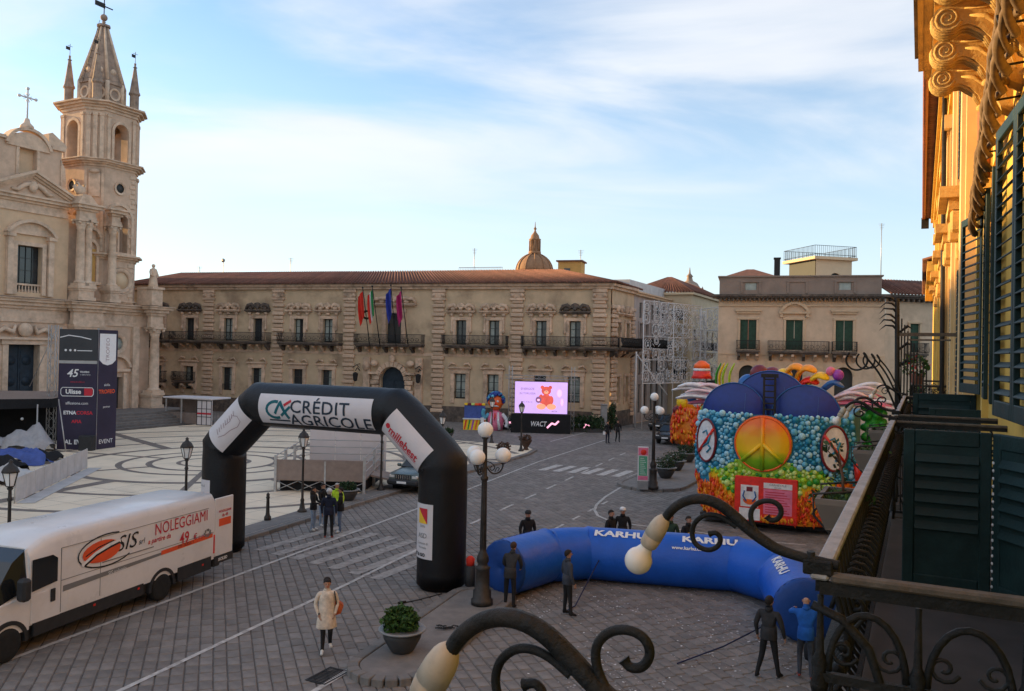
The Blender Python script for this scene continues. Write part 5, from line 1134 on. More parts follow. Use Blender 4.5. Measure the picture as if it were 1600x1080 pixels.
# ------------------------------------------------------------------ the two street balconies
def street_balcony(name, label, t0, t1, near_side=True, far_side=True, w0=-.25):
    t = thing(name, label, 'balcony', (0, 0, 0), A_STREET)
    b = MB().m('floor_dark'); b.box(t0 - .05, t1 + .05, -FW + .001, -w0 + .06, 5.22, 5.4, bv=.02); b.build('slab', t)
    b = MB().m('rail_top'); b.box(t0 - .02, t1 + .02, -w0 - .025, -w0 + .025, 6.375, 6.4, bv=.006); b.build('top_rail', t)
    b = MB().m('iron_near'); b.box(t0, t1, -w0 - .012, -w0 + .012, 6.34, 6.374); b.box(t0, t1, -w0 - .012, -w0 + .012, 5.46, 5.48); b.box(t0, t1, -w0 - .016, -w0 + .016, 6.08, 6.1); b.build('under_rail', t)
    y = -w0; bm = MB().m('iron_near')
    pts = [(0, 0, 6.36), (0, -.015, 6.25), (0, -.05, 6.12), (0, -.04, 5.98), (0, .03, 5.85), (0, .1, 5.68), (0, .09, 5.55), (0, .0, 5.44)]
    bm.tube(pts, .011, 6); bm.tube([(0, -.05 + .05 * math.cos(a), 6.2 + .06 * math.sin(a)) for a in [R(40 * k) for k in range(8)]], .008, 5); me = bm.mesh('baluster')
    n = int((t1 - t0) / .105)
    for k in range(3 if t0 < 5 else 0, n + 1):
        o = link('baluster', me, t); o.location = (t0 + .03 + (t1 - t0 - .06) * k / n, y, 0)
    # castings: a row of leafy studs along the middle bar
    sm = MB().m('iron_near').ball((0, 0, 0), .022, 7, 5).mesh('stud')
    for k in range(0, n, 2): o = link('stud', sm, t); o.location = (t0 + .08 + (t1 - t0 - .06) * k / n, y - .045, 6.1)
    for on, tt in ((near_side, t0), (far_side, t1)):
        if not on: continue
        b = MB().m('rail_rust'); b.box(tt - .022, tt + .022, -FW, -w0 - .03, 6.372, 6.396, bv=.006); b.build('side_rail', t)
        b = MB().m('iron_near'); b.box(tt - .01, tt + .01, -FW, -w0, 6.335, 6.37); b.build('side_bar', t); boxpart('side_bar', t, 'iron_near', tt - .012, tt + .012, -FW, -w0, 6.09, 6.115); boxpart('side_bar', t, 'iron_near', tt - .012, tt + .012, -FW, -w0, 5.46, 5.485)
        W = FW + w0 * -1; step = .25
        for k in range(4):
            yc = -w0 - .125 - k * step
            part('arch_bar', t, 'iron_near', lambda q: q.tube([(tt, yc + .1 * math.cos(a), 6.12 + .17 * math.sin(a)) for a in [R(15 * i) for i in range(13)]], .0105, 7))
            part('boss', t, 'iron_near', lambda q: q.lathe([(.02, 6.05), (.026, 6.08), (.016, 6.11), (.024, 6.14), (.012, 6.17), (.008, 6.3), (.009, 6.33)], (tt, yc + .122, 0), 10))
            part('ring', t, 'iron_near', lambda q: q.tube([(tt, yc + .13 * math.cos(a), 5.93 + .13 * math.sin(a)) for a in [R(20 * i) for i in range(18)]], .0095, 7, closed=True))
            part('ring', t, 'iron_near', lambda q: q.tube([(tt, yc - .125 + .13 * math.cos(a), 5.93 + .13 * math.sin(a)) for a in [R(20 * i) for i in range(18)]], .0095, 7, closed=True))
            for e in (-.09, -.045, .045, .09): part('side_baluster', t, 'iron_near', lambda q: q.tube([(tt, yc + e, 5.48), (tt, yc + e * 1.15, 5.8), (tt, yc + e, 6.09)], .0055, 5))
            for e in (-1, 1): part('scroll', t, 'iron_near', lambda q: q.tube([(tt, yc + e * (.03 + y_), z_) for y_, z_ in spiral(.03, 6.18, .04, 1.3, n=14, a0=R(200))], .006, 5))
            part('side_baluster', t, 'iron_near', lambda q: q.tube([(tt, yc, 5.48), (tt, yc + .05, 5.62), (tt, yc - .03, 5.75), (tt, yc, 5.8)], .009, 6))
        if tt > 5: part('corner_post', t, 'iron_near', lambda q: q.lathe([(.02, 5.4), (.026, 5.5), (.012, 5.6), (.011, 6.0), (.02, 6.06), (.011, 6.12), (.010, 6.34)], (tt, -w0 - .01, 0), 10))
        part('scroll', t, 'iron_near', lambda q: q.tube([(tt, y_, z_) for y_, z_ in [(-w0 + .02, 6.3), (-w0 - .06, 6.27), (-w0 - .13, 6.2), (-w0 - .17, 6.08), (-w0 - .16, 5.95), (-w0 - .22, 5.85)]], .013, 8))
    return t
street_balcony('iron_balcony', 'near wrought iron balcony with broad grey handrail and bellied bars', 2.49, 9.2)
street_balcony('iron_balcony', 'second wrought iron balcony past the near one, with the spiked screen at its far end', 10.3, 15.9)
street_balcony('iron_balcony', 'third balcony along the row with flower pots on it', 24.0, 30.0, True, True)
# own balcony just outside the picture that carries the nearest bracket
ob = thing('own_balcony', 'end of the balcony the picture is taken from', 'balcony', (0, 0, 0), A_STREET)
b = MB().m('soot_stone'); b.box(-2.5, 1.25, -FW + .001, .31, 5.22, 5.4); b.build('slab', ob); b = MB().m('rail_top'); b.box(-2.5, 1.22, .225, .275, 6.375, 6.4); b.build('top_rail', ob); b = MB().m('rail_rust'); b.box(1.178, 1.222, -FW, .22, 6.37, 6.395); b.build('side_rail', ob)
for k in range(30): part('baluster', ob, 'iron_near', lambda q: q.tube([(-2.4 + k * .12, .25, 5.4), (-2.4 + k * .12, .25, 6.37)], .011, 5))
# spiked screen
sp = thing('spiked_screen', 'tall rusty iron screen with curled spikes closing the second balcony', 'iron screen', (0, 0, 0), A_STREET)
part('post', sp, 'iron_near', lambda q: q.tube([(16.0, .36, 5.4), (16.0, .40, 8.1)], [.05, .04], 7))
for k in range(9): part('bar', sp, 'iron_near', lambda q: q.tube([(16.0, .32 - k * .05, 5.4), (16.0, .32 - k * .05, 7.75 - .11 * k)], .013, 5))
for k in range(6):
    z = 7.62 + k * .1; part('spike', sp, 'iron_near', lambda q: q.tube([(16.0, .36, z - .12), (16.0, .46 + .02 * (k % 3), z), (16.0, .58 + .03 * (k % 2), z + .01), (16.0, .68, z - .08)], [.03, .04, .026, .004], 6, flat=.5))
for k in range(3):
    z = 6.9 + k * .3; part('leaf_spike', sp, 'iron_near', lambda q: q.tube([(16.0, .36, z), (16.05, .22, z + .12), (16.0, .14, z + .06)], [.02, .03, .004], 5))
part('tie_bar', sp, 'rail_rust', lambda q: q.box(15.98, 16.02, -FW, .38, 7.44, 7.5)); part('tie_bar', sp, 'rail_rust', lambda q: q.box(15.98, 16.02, -FW + .3, .2, 7.36, 7.39))
# ------------------------------------------------------------------ scrolled bracket arms with bare bulbs
AC = TW(2.49, -.245, 6.4)
def arm_pt(px, py):
    d = ray(px, py); den = d.x * D.x + d.y * D.y; s = (AC.x * D.x + AC.y * D.y) / den; p = Vector((d.x * s, d.y * s, CAM_H + d.z * s)) - AC
    return (0.0, -(p.x * NR.x + p.y * NR.y), p.z)
def zz(lst): return [arm_pt(740 + x * .3875, 740 + y * .3875) for x, y in lst]
def smooth(pts, it=2):
    pts = [Vector(p) for p in pts]
    for _ in range(it):
        q = [pts[0]]
        for a, c in zip(pts[:-1], pts[1:]): q += [a * .75 + c * .25, a * .25 + c * .75]
        pts = q + [pts[-1]]
    return pts
def make_arm():
    t = thing('bracket_lamp', '', 'lamp', AC, A_STREET, 'scrolled bracket lamps on the balcony rails')
    main = smooth(zz([(1475, 372), (1350, 345), (1240, 312), (1190, 285), (1120, 235), (1060, 180), (1000, 128), (930, 100), (860, 106), (800, 142), (762, 195)]))
    part('arm', t, 'iron_near', lambda q: q.tube(main, [.0135 + .004 * (1 - abs(2 * i / (len(main) - 1) - 1)) for i in range(len(main))], 12))
    s1 = smooth(zz([(1060, 215), (1000, 172), (940, 162), (895, 190), (878, 235), (890, 285), (940, 312), (985, 298), (1000, 262), (978, 236), (950, 244)]))
    part('scroll', t, 'iron_near', lambda q: q.tube(s1, [.0078] * (len(s1) - 4) + [.008, .009, .010, .011], 9))
    s2 = smooth(zz([(1180, 290), (1140, 235), (1118, 190), (1118, 145), (1150, 114), (1195, 108), (1232, 125), (1244, 158), (1226, 186), (1196, 190), (1182, 172)]))
    part('scroll', t, 'iron_near', lambda q: q.tube(s2, [.0078] * (len(s2) - 4) + [.008, .009, .010, .011], 9))
    a, c, e = (Vector(p) for p in zz([(765, 185), (700, 292), (660, 352)])); dr = (c - a).normalized()
    def ax_lathe(b, prof, org, n=16):
        o0 = len(b.v); b.lathe(prof, n=n); q = Vector((0, 0, 1)).rotation_difference(dr).to_matrix().to_4x4(); q.translation = org; b.xf(q, o0)
    Ls = (c - a).length
    b = MB().m('socket'); ax_lathe(b, [(.012, -.012), (.021, 0), (.026, Ls * .12), (.029, Ls * .3), (.030, Ls * .62), (.0275, Ls * .63), (.0275, Ls * .66), (.030, Ls * .67), (.027, Ls * .95), (.021, Ls * 1.02)], a); so_ = b.build('socket', t)
    b = MB().m('bulb'); Lb = (e - c).length; r_ = .043
    ax_lathe(b, [(.018, 0), (.022, .010)] + [(r_ * math.sin(q), .056 - r_ * math.cos(q)) for q in [R(40 + 14 * k) for k in range(11)]], c, 20); b.build('bulb', t)
    b = MB().m('iron_near'); b.box(-.02, .02, -.03, .05, -.012, .03, bv=.004); b.tube([(0, .03, 0), (0, .03, .05)], .012, 8); b.build('clamp', t); return t
arm0 = make_arm(); arm0['label'] = 'scrolled bracket lamp on the near balcony corner, its bulb over the blue tube'
for tt, ww, lab in ((1.2, -.245, 'large scrolled bracket lamp on the corner of the balcony the picture is taken from'), (9.2, -.245, 'scrolled bracket lamp on the far corner of the near balcony, beside the blue discs'), (10.3, -.245, 'scrolled bracket lamp on the near corner of the second balcony'), (15.9, -.245, 'scrolled bracket lamp on the second balcony beside the spiked screen')):
    o = copy_tree(arm0); o.location = TW(tt, ww, 6.4); o['label'] = lab
for k, (tt, zz_) in enumerate(((11.2, 6.42), (13.0, 6.42), (14.6, 6.42))):
    t = thing('iron_curl', ['curled iron flower holder rising from the second balcony rail next to the lamp', 'curled iron flower holder in the middle of the second balcony rail', 'curled iron flower holder on the second balcony near the spiked screen'][k], 'iron curl', TW(tt, -.25, 6.4), A_STREET, 'curled holders on the second balcony')
    pts = [(0, .02, 0), (0, .12, .25), (0, .24, .48), (0, .36, .62)] + [(0, .48 + .13 * math.cos(a), .60 + .13 * math.sin(a) * (1 if a > 0 else 1)) for a in [R(120 + 36 * i) * 1.0 for i in range(9)]]
    part('curl', t, 'iron_near', lambda q: q.tube(smooth(pts), .013, 7))
# ------------------------------------------------------------------ window-box planters outside the rail
def leaf_clump(b, c, rx, rz, n, s, seed, key=None, flat=1.0):
    rg = random.Random(seed)
    for _ in range(n):
        u = rg.uniform(-1, 1); a = rg.uniform(0, 2 * math.pi); r = rg.uniform(.55, 1.0) ** .5; q = math.sqrt(max(0, 1 - u * u))
        bump = 1 + .22 * math.sin(3 * a + seed) + .15 * math.sin(5 * u * 2 + a * 2)
        p = Vector((c[0] + rx * r * q * math.cos(a) * bump, c[1] + rx * r * q * math.sin(a) * bump, c[2] + rz * r * u * bump))
        d1 = Vector((rg.gauss(0, 1), rg.gauss(0, 1), rg.gauss(0, 1) + .4)).normalized(); d2 = d1.cross(Vector((rg.gauss(0, 1), rg.gauss(0, 1), rg.gauss(0, 1)))).normalized()
        l = s * rg.uniform(.6, 1.3); w = l * .38
        b.add([p - d1 * l * .5, p + d2 * w, p + d1 * l * .6, p - d2 * w], [(0, 1, 2, 3)], False)
for k, (tt, lab) in enumerate(((4.35, 'taupe window box with green sprouts and a bare stem on the near balcony rail'), (6.75, 'taupe window box with few sprouts in the middle of the near balcony rail'), (8.7, 'taupe window box hung at the far end of the near balcony rail'))):
    t = thing('window_box', lab, 'planter', TW(tt, -.25, 6.34), A_STREET, 'window boxes on the balcony rail'); t.scale = (.74, .74, .74)
    b = MB().m('box_planter'); b.slab([(-.26, .05), (.26, .05), (.26, .20), (-.26, .20)], -.2, -.19)
    o = [(-.30, .03), (.30, .03), (.30, .26), (-.30, .26)]; i_ = [(-.27, .06), (.27, .06), (.27, .23), (-.27, .23)]; lo_ = [(-.25, .06), (.25, .06), (.25, .2), (-.25, .2)]
    vs = [(*p, 0) for p in o] + [(*p, 0) for p in i_] + [(*p, -.2) for p in lo_] + [(*p, -.035) for p in o] + [(*p, -.06) for p in i_]
    fs = []
    for q in range(4):
        r_ = (q + 1) % 4; fs += [(q, r_, 4 + r_, 4 + q), (12 + q, 12 + r_, r_, q), (8 + q, 8 + r_, 12 + r_, 12 + q), (4 + q, 4 + r_, 16 + r_, 16 + q)]
    b.add(vs, fs, False); b.build('trough', t)
    boxpart('soil', t, 'soil', -.265, .265, .065, .225, -.07, -.05)
    b = MB().m('leaf'); leaf_clump(b, (0, .145, -.03), .2, .04, 160 if k == 0 else 60, .035, k); 
    for q in range(60 if k == 0 else 20): x = random.uniform(-.25, .25); y = random.uniform(.08, .21); b.add([(x - .015, y, -.05), (x + .015, y + .01, -.05), (x + random.uniform(-.03, .03), y, random.uniform(-.03, .03))], [(0, 1, 2)], False)
    o = b.build('foliage', t, fix=False); o['kind'] = 'stuff'
    if k == 0:
        part('stem', t, 'leaf_brown', lambda q: (q.tube([(.1, .12, -.05), (.12, .13, .1), (.08, .16, .24), (.05, .2, .33)], [.012, .01, .008, .004], 6), q.tube([(.1, .14, .18), (.02, .22, .28)], [.006, .003], 5), q.tube([(.11, .13, .12), (.2, .16, .24)], [.006, .003], 5)) and None)
        b = MB().m('leaf_dark'); leaf_clump(b, (.06, .18, .3), .08, .06, 26, .04, 9); leaf_clump(b, (.18, .16, .1), .07, .08, 40, .035, 10); o = b.build('stem_leaves', t, fix=False); o['kind'] = 'stuff'
    for s_ in (-.24, .24): part('hanger', t, 'iron_lamp', lambda q: q.tube([(s_, .0, .06), (s_, .28, .02), (s_, .27, -.12), (s_, .1, -.3), (s_, .02, -.3)], .008, 5))
    part('hanger_bar', t, 'iron_lamp', lambda q: q.tube([(-.3, .275, -.1), (.3, .275, -.1)], .007, 5))
for k, tt in enumerate((24.6, 27.5)):
    t = thing('flower_pot', ['potted plant with red flowers on the third balcony', 'small green potted plant farther along the third balcony'][k], 'plant', TW(tt, -.1, 5.4 + (.95 if k == 0 else 0)), 0)
    part('pot', t, 'brick_far', lambda q: q.lathe([(.12, 0), (.2, .3), (.22, .32)], n=12)); b = MB().m('leaf'); leaf_clump(b, (0, 0, .5), .35, .3, 150, .12, k); b.m('f_red'); leaf_clump(b, (0, 0, .6), .3, .25, 30 if k == 0 else 4, .08, k + 4); o = b.build('foliage', t, fix=False); o['kind'] = 'stuff'

# ================================================================== INFLATABLE ARCHES
def inflated(path, r, n=36, per=9, pinch=.955):
    """rings along a bent tube with a pinched seam at every bend"""
    path = [Vector(p) for p in path]; pts, rs = [], []
    for i, (a, c) in enumerate(zip(path[:-1], path[1:])):
        for k in range(per + 1):
            if k == per and i < len(path) - 2: continue
            f = k / per; f2 = f * f * (3 - 2 * f) if 0 < f < 1 else f
            e = min(f2, 1 - f2) * (c - a).length / r; first = (i == 0); last = (i == len(path) - 2)
            q = pinch + (1 - pinch) * min(1, (e * 2.2) ** .6) if e < .45 and not ((first and f < .5) or (last and f > .5)) else 1.0
            if 0 < i and k == 0: q = 1.02
            pts.append(a.lerp(c, f2)); rs.append(r * q)
    return pts, rs
AL = Vector((-9.87, 28.4, 0)); AD = Vector((7.9, -3.9, 0)).normalized(); ARCH_R = .73
ba = thing('black_inflatable_arch', 'black inflatable arch with white sponsor panels spanning the street', 'inflatable arch', AL, math.atan2(AD.y, AD.x))
apath = [(0, 0, .0), (0, 0, 3.65), (1.62, 0, 5.12), (7.12, 0, 5.12), (8.8, 0, 3.65), (8.8, 0, 0)]
pts, rs = inflated(apath, ARCH_R); rs[0] = ARCH_R * .86; rs[-1] = ARCH_R * .86
pts.insert(1, Vector((0, 0, .18))); rs.insert(1, ARCH_R * .98); pts.insert(-1, Vector((8.8, 0, .18))); rs.insert(-1, ARCH_R * .98)
b = MB().m('arch_black'); b.tube(pts, rs, 40); b.build('tube', ba)
for p, q in (((0, 0, 3.65), (1.6, 0, 0)), ((1.62, 0, 5.12), 0), ((7.12, 0, 5.12), 0), ((8.8, 0, 3.65), 0)): pass
def seg_map(a, c, r, up=None):
    a, c = Vector(a), Vector(c); t = (c - a).normalized(); n = Vector((0, -1, 0)); bb = n.cross(t).normalized() * -1
    if bb.z < 0 or abs(bb.z) < .01: bb = bb if bb.z > 0 else -bb
    return lambda u, v, off=.012: a + t * u + (n * math.cos(v / r) + bb * math.sin(v / r)) * (r + off)
def patch(b, fn, u0, u1, v0, v1, nu=4, nv=14, off=.010):
    for i in range(nu):
        for j in range(nv):
            q = [fn(u0 + (u1 - u0) * (i + x) / nu, v0 + (v1 - v0) * (j + y) / nv, off) for x, y in ((0, 0), (1, 0), (1, 1), (0, 1))]; b.add(q, [(0, 1, 2, 3)], True)
def banner(parent, fn, u0, u1, v0, v1, key='banner_white'):
    b = MB().m(key); patch(b, fn, u0, u1, v0, v1); return b.build('sponsor_panel', parent)
def stroke(b, pts, w, fn, off=.016):
    for (a, c) in zip(pts[:-1], pts[1:]):
        a = Vector((*a, 0)); c = Vector((*c, 0)); t = (c - a).normalized(); s_ = Vector((-t.y, t.x, 0)) * w / 2; a = a - t * w * .12; c = c + t * w * .12; m_ = max(1, int((c - a).length / .07))
        for k_ in range(m_):
            p0, p1 = a.lerp(c, k_ / m_), a.lerp(c, (k_ + 1) / m_); b.add([fn(p.x, p.y, off) for p in (p0 - s_, p1 - s_, p1 + s_, p0 + s_)], [(0, 1, 2, 3)], False)
f = seg_map((1.62, 0, 5.12), (7.12, 0, 5.12), ARCH_R)
pn = banner(ba, f, .55, 5.05, -.62, .42)
b = MB().m('print_navy'); text_on(b, 'CRÉDIT', lambda u, v: f(3.05 + u, .02 + v, .02), .56, cut=.07, sx=1.18, lsp=1.05, bold=.006); text_on(b, 'AGRICOLE', lambda u, v: f(3.42 + u, -.42 + v, .02), .54, cut=.07, sx=1.2, lsp=1.05, bold=.006); stroke(b, [(.95, -.46), (1.8, -.46)], .06, f); b.build('lettering', pn)
b = MB().m('print_teal'); stroke(b, [(1.32 + .36 * math.cos(a) * 1.0 - .05, -.1 + .27 * math.sin(a)) for a in [R(75 + 20 * k) for k in range(12)]], .1, f); stroke(b, [(1.25, -.22), (1.47, .16)], .1, f); stroke(b, [(1.45, .17), (1.8, -.36)], .11, f, .018); stroke(b, [(1.5, -.28), (1.88, .02)], .09, f, .02); b.build('emblem', pn)
b = MB().m('print_red'); stroke(b, [(1.64, .06), (1.9, .21)], .09, f, .022); b.build('emblem_accent', pn)
f = seg_map((0, 0, 3.65), (1.62, 0, 5.12), ARCH_R); pn = banner(ba, f, .22, 1.95, -.5, .62)
b = MB().m('print_pinkgrey'); pp_ = [(.55, -.05), (.8, -.16), (1.1, -.2), (1.4, -.3), (1.62, -.25), (1.66, -.05), (1.5, .1), (1.3, .02), (1.05, .06)]; stroke(b, pp_, .022, f)
for k in range(9): stroke(b, [(.6 + k * .12, .02 + .02 * (k % 3)), (.66 + k * .12, .2 - .03 * (k % 2))], .03, f, .018)
b.build('emblem', pn)
f = seg_map((7.12, 0, 5.12), (8.8, 0, 3.65), ARCH_R); pn = banner(ba, f, .2, 1.95, -.62, .4)
b = MB().m('print_red'); text_on(b, 'millebest', lambda u, v: f(1.1 + u, -.2 + v, .02), .36, cut=.07, bold=.008, sx=1.0); stroke(b, [(.5, -.36), (1.75, -.36)], .02, f); b.add([f(.36 + .085 * math.cos(a), -.16 + .085 * math.sin(a), .02) for a in [R(30 * k) for k in range(12)]], [tuple(range(12))]); b.build('lettering', pn)
f = seg_map((8.8, 0, 0), (8.8, 0, 3.65), ARCH_R)
fr = lambda u, v, off=.012: (lambda a: Vector((8.8 + math.sin(a) * (ARCH_R + off), -math.cos(a) * (ARCH_R + off), v)))(u / ARCH_R)
fl = lambda u, v, off=.012: (lambda a: Vector((math.sin(a) * (ARCH_R + off), -math.cos(a) * (ARCH_R + off), v)))(u / ARCH_R)
def vbanner(fn, u0, u1, z0, z1):
    b = MB().m('banner_white'); patch(b, fn, u0, u1, z0, z1, 14, 3); return b.build('sponsor_panel', ba)
pn = vbanner(fr, -1.0, .12, .95, 2.55)
b = MB().m('print_red'); [stroke(b, [(-.42 + .36 * (k + .5) / 9, 2.42 - .44 * (k + .5) / 18), (-.05, 2.42 - .44 * (k + .5) / 18)], .0, fr) for k in ()]
for k in range(9): u0, u1 = -.42 + .04 * k, -.38 + .04 * k; b.add([fr(u0, 2.42, .02), fr(u1, 2.42, .02), fr(u1, 2.42 - .049 * (k + 1), .02), fr(u0, 2.42 - .049 * k, .02)], [(0, 1, 2, 3)])
b.build('emblem', pn); b = MB().m('print_yellow')
for k in range(9): u0, u1 = -.42 + .04 * k, -.38 + .04 * k; b.add([fr(u0, 2.42 - .049 * k, .02), fr(u1, 2.42 - .049 * (k + 1), .02), fr(u1, 1.98, .02), fr(u0, 1.98, .02)], [(0, 1, 2, 3)])
b.build('emblem', pn)
b = MB().m('print_black'); text_on(b, 'SPORT & GO', lambda u, v: fr(-.5 + u, 1.06 + v, .02), .13, bold=.006); stroke(b, [(-.82, 1.8), (-.82, 1.58)], .07, fr); stroke(b, [(-.80, 1.52), (-.80, 1.36)], .07, fr); b.build('lettering', pn)
b = MB().m('print_grey'); text_on(b, 'Sicilia', lambda u, v: fr(-.24 + u, 1.9 + v, .02), .1); text_on(b, 'Acireale', lambda u, v: fr(-.72 + u, 2.02 + v, .02), .1); text_on(b, 'ASD', lambda u, v: fr(-.25 + u, 1.62 + v, .02), .2); text_on(b, 'Comune di', lambda u, v: fr(-.25 + u, 1.4 + v, .02), .1); text_on(b, 'Acireale', lambda u, v: fr(-.25 + u, 1.28 + v, .02), .1); b.build('small_print', pn)
pn = vbanner(fl, -.75, .1, .95, 2.5); b = MB().m('print_grey'); text_on(b, 'Città di', lambda u, v: fl(-.3 + u, 2.3 + v, .02), .12); b.build('small_print', pn); b = MB().m('print_red'); text_on(b, 'Regione', lambda u, v: fl(-.3 + u, 2.0 + v, .02), .12); b.build('small_print', pn)
for k, x in (): part('anchor_rope', ba, 'rope', lambda q: q.tube([(x, -.5, 3.4), (x + (-2.2 if k == 0 else -1.2), -3.2, .05)], .014, 5))
# blue arch lying on the ground
BR = .80
bl = thing('blue_inflatable_arch', 'blue inflatable arch lying half raised on its side across the paving', 'inflatable arch', (0, 0, 0))
bp = [Vector((-.1, 23.75, BR)), Vector((1.2, 25.3, BR)), Vector((2.5, 25.75, BR)), Vector((6.9, 24.7, BR)), Vector((7.9, 23.3, BR)), Vector((7.38, 20.3, BR))]
pts, rs = inflated(bp, BR, per=8); b = MB().m('arch_blue'); b.tube(pts, rs, 40, caps=False); b.build('tube', bl)
for e, (p, q) in enumerate(((bp[0], bp[1]), (bp[-1], bp[-2]))):
    d = (p - q).normalized(); b = MB().m('arch_blue_cap'); prof = [(BR * 1.0, -.02), (BR * .97, .07), (BR * .9, .12), (BR * .7, .17), (BR * .4, .20), (BR * .12, .17), (0.0, .12)]
    b.lathe(prof, n=48); 
    for i, v in enumerate(b.v):      # puckered seam
        a = math.atan2(v[1], v[0]); rr = math.hypot(v[0], v[1]); k_ = 1 + .012 * math.sin(a * 26) * (rr > BR * .6); b.v[i] = (v[0] * k_, v[1] * k_, v[2] + .012 * math.sin(a * 26) * (rr > BR * .6))
    m_ = Vector((0, 0, 1)).rotation_difference(d).to_matrix().to_4x4(); m_.translation = p; b.xf(m_); b.build('end_cap', bl)
def gmap(a, c, r):
    t = (c - a).normalized(); n = Vector((t.y, -t.x, 0)); z = Vector((0, 0, 1)); m_ = (a + c) / 2
    return lambda u, v, off=.015: m_ + t * u + (n * math.cos(v) + z * math.sin(v)) * (r + off)
for a, c, u0, phi, s_ in ((bp[2], bp[3], -1.2, R(62), .36), (bp[2], bp[3], 1.45, R(62), .36), (bp[4], bp[5], .0, R(60), .36), (bp[0], bp[1], .0, R(118), .34)):
    f = gmap(a, c, BR); b = MB().m('print_white'); text_on(b, 'KARHU', lambda u, v: f(u0 + u, phi + v / BR), s_, cut=.07, bold=.014, sx=1.35); b.build('lettering', bl)
f = gmap(bp[2], bp[3], BR); b = MB().m('print_white'); text_on(b, 'www.karhu.com', lambda u, v: f(.85 + u, R(38) + v / BR), .15, bold=.004); b.build('lettering', bl)
for k, pp in enumerate(([(2.9, 25.2, .9), (1.9, 22.8, .03), (1.6, 22.3, .02)], [(7.3, 20.9, .6), (5.2, 19.6, .12), (3.9, 18.7, .02)])):
    part('guy_rope', bl, 'rope', lambda q: q.tube([Vector(p) for p in pp], .018, 5))

# ================================================================== VAN
def loft(b, secs, sm=True, cap=True):
    n = len(secs[0]); vs = [p for s in secs for p in s]; fs = []
    for i in range(len(secs) - 1):
        for j in range(n - 1): fs.append((i * n + j, i * n + j + 1, (i + 1) * n + j + 1, (i + 1) * n + j))
    b.add(vs, fs, sm)
    if cap: b.add(secs[0], [tuple(range(n))], False); b.add(secs[-1], [tuple(range(n))], False)
RC = Vector((-8.85, 24.75, 0)); hd = Vector((-.293, -.957, 0)).normalized(); lf_ = Vector((-hd.y, hd.x, 0))
van = thing('delivery_van', 'white high roof delivery van with red rental lettering and open rear door', 'van', RC - lf_ * 1.0, math.atan2(hd.y, hd.x))
def vsec(x, zt, w, wt, zb=.62):
    h = [(w * .985, zb), (w, zb + .25), (w, 1.25), (w * .998, min(1.9, zt - .5)), (w * .985, zt - .24), (wt + .055, zt - .10), (wt + .01, zt - .035), (wt - .06, zt)]
    return [(x, -y, z) for y, z in h] + [(x, 0, zt + .015)] + [(x, y, z) for y, z in h[::-1]]
b = MB().m('van_white'); st = [(0, 2.52, 1.0, .9), (.06, 2.6, 1.0, .9), (2.5, 2.62, 1.0, .9), (5.65, 2.62, 1.0, .9), (6.1, 2.56, .99, .88), (6.5, 2.36, .985, .84)]
loft(b, [vsec(*s) for s in st]); b.build('cargo_body', van)
b = MB().m('van_white')   # cab: door panel and bonnet below the glass
def csec(x, zt, w, zb=.55): return [(x, -w, zb), (x, -w, zt - .1), (x, -w + .08, zt), (x, w - .08, zt), (x, w, zt - .1), (x, w, zb)]
loft(b, [csec(6.5, 1.42, .985), csec(7.2, 1.36, .975), csec(7.5, 1.22, .96), csec(8.1, 1.05, .9), csec(8.25, .85, .84)], sm=False); b.build('cab_body', van)
b = MB().m('van_glass')
sc = lambda x, z0, z1, w0, w1: [(x, -w0, z0), (x, -w1, z1), (x, w1, z1), (x, w0, z0)]
loft(b, [sc(6.49, 1.4, 2.34, .975, .83), sc(6.85, 1.4, 2.12, .97, .84), sc(7.5, 1.2, 1.3, .95, .93)], sm=False); b.build('windscreen', van)
b = MB().m('van_white'); loft(b, [[(6.46, s * .985, 1.38), (6.46, s * .86, 2.36), (6.54, s * .855, 2.33), (6.54, s * .98, 1.38)] for s in (1,)] + [[(6.44, .97, 1.38), (6.44, .84, 2.36), (6.54, .84, 2.33), (6.54, .97, 1.38)]], sm=False); b.box(5.67, 6.47, .985, 1.003, .66, 1.3); b.build('door_pillar', van)
b = MB().m('van_glass'); b.add([(5.76, 1.006, 1.46), (5.76, 1.006, 2.0), (5.9, 1.004, 2.1), (6.46, 1.0, 2.1), (6.46, 1.006, 1.38)], [(0, 1, 2, 3, 4)]); b.build('side_window', van)
b = MB().m('plastic_black'); b.box(.15, 1.6, .96, 1.012, .36, .74); b.box(2.95, 6.4, .96, 1.012, .36, .66); b.box(.1, 7.8, -.9, .9, .32, .6); b.box(8.05, 8.37, -.86, .86, .35, .85, bv=.06); b.box(-.32, -.02, -.98, .98, .36, .56, bv=.03); b.build('sill', van)
b = MB().m('print_grey'); b.box(5.65, 5.665, .99, 1.006, .7, 2.2); b.box(.3, 5.65, .985, 1.0035, 2.195, 2.205); b.box(.05, 5.65, .995, 1.006, 1.43, 1.445); b.build('panel_seam', van)
b = MB().m('plastic_black'); b.box(5.82, 5.96, 1.003, 1.035, 1.02, 1.32, bv=.03); b.build('door_handle', van); b = MB().m('plastic_black'); b.box(6.72, 6.96, 1.06, 1.32, 1.3, 1.8, bv=.06); b.box(6.7, 6.85, .98, 1.08, 1.4, 1.5); b.build('mirror', van)
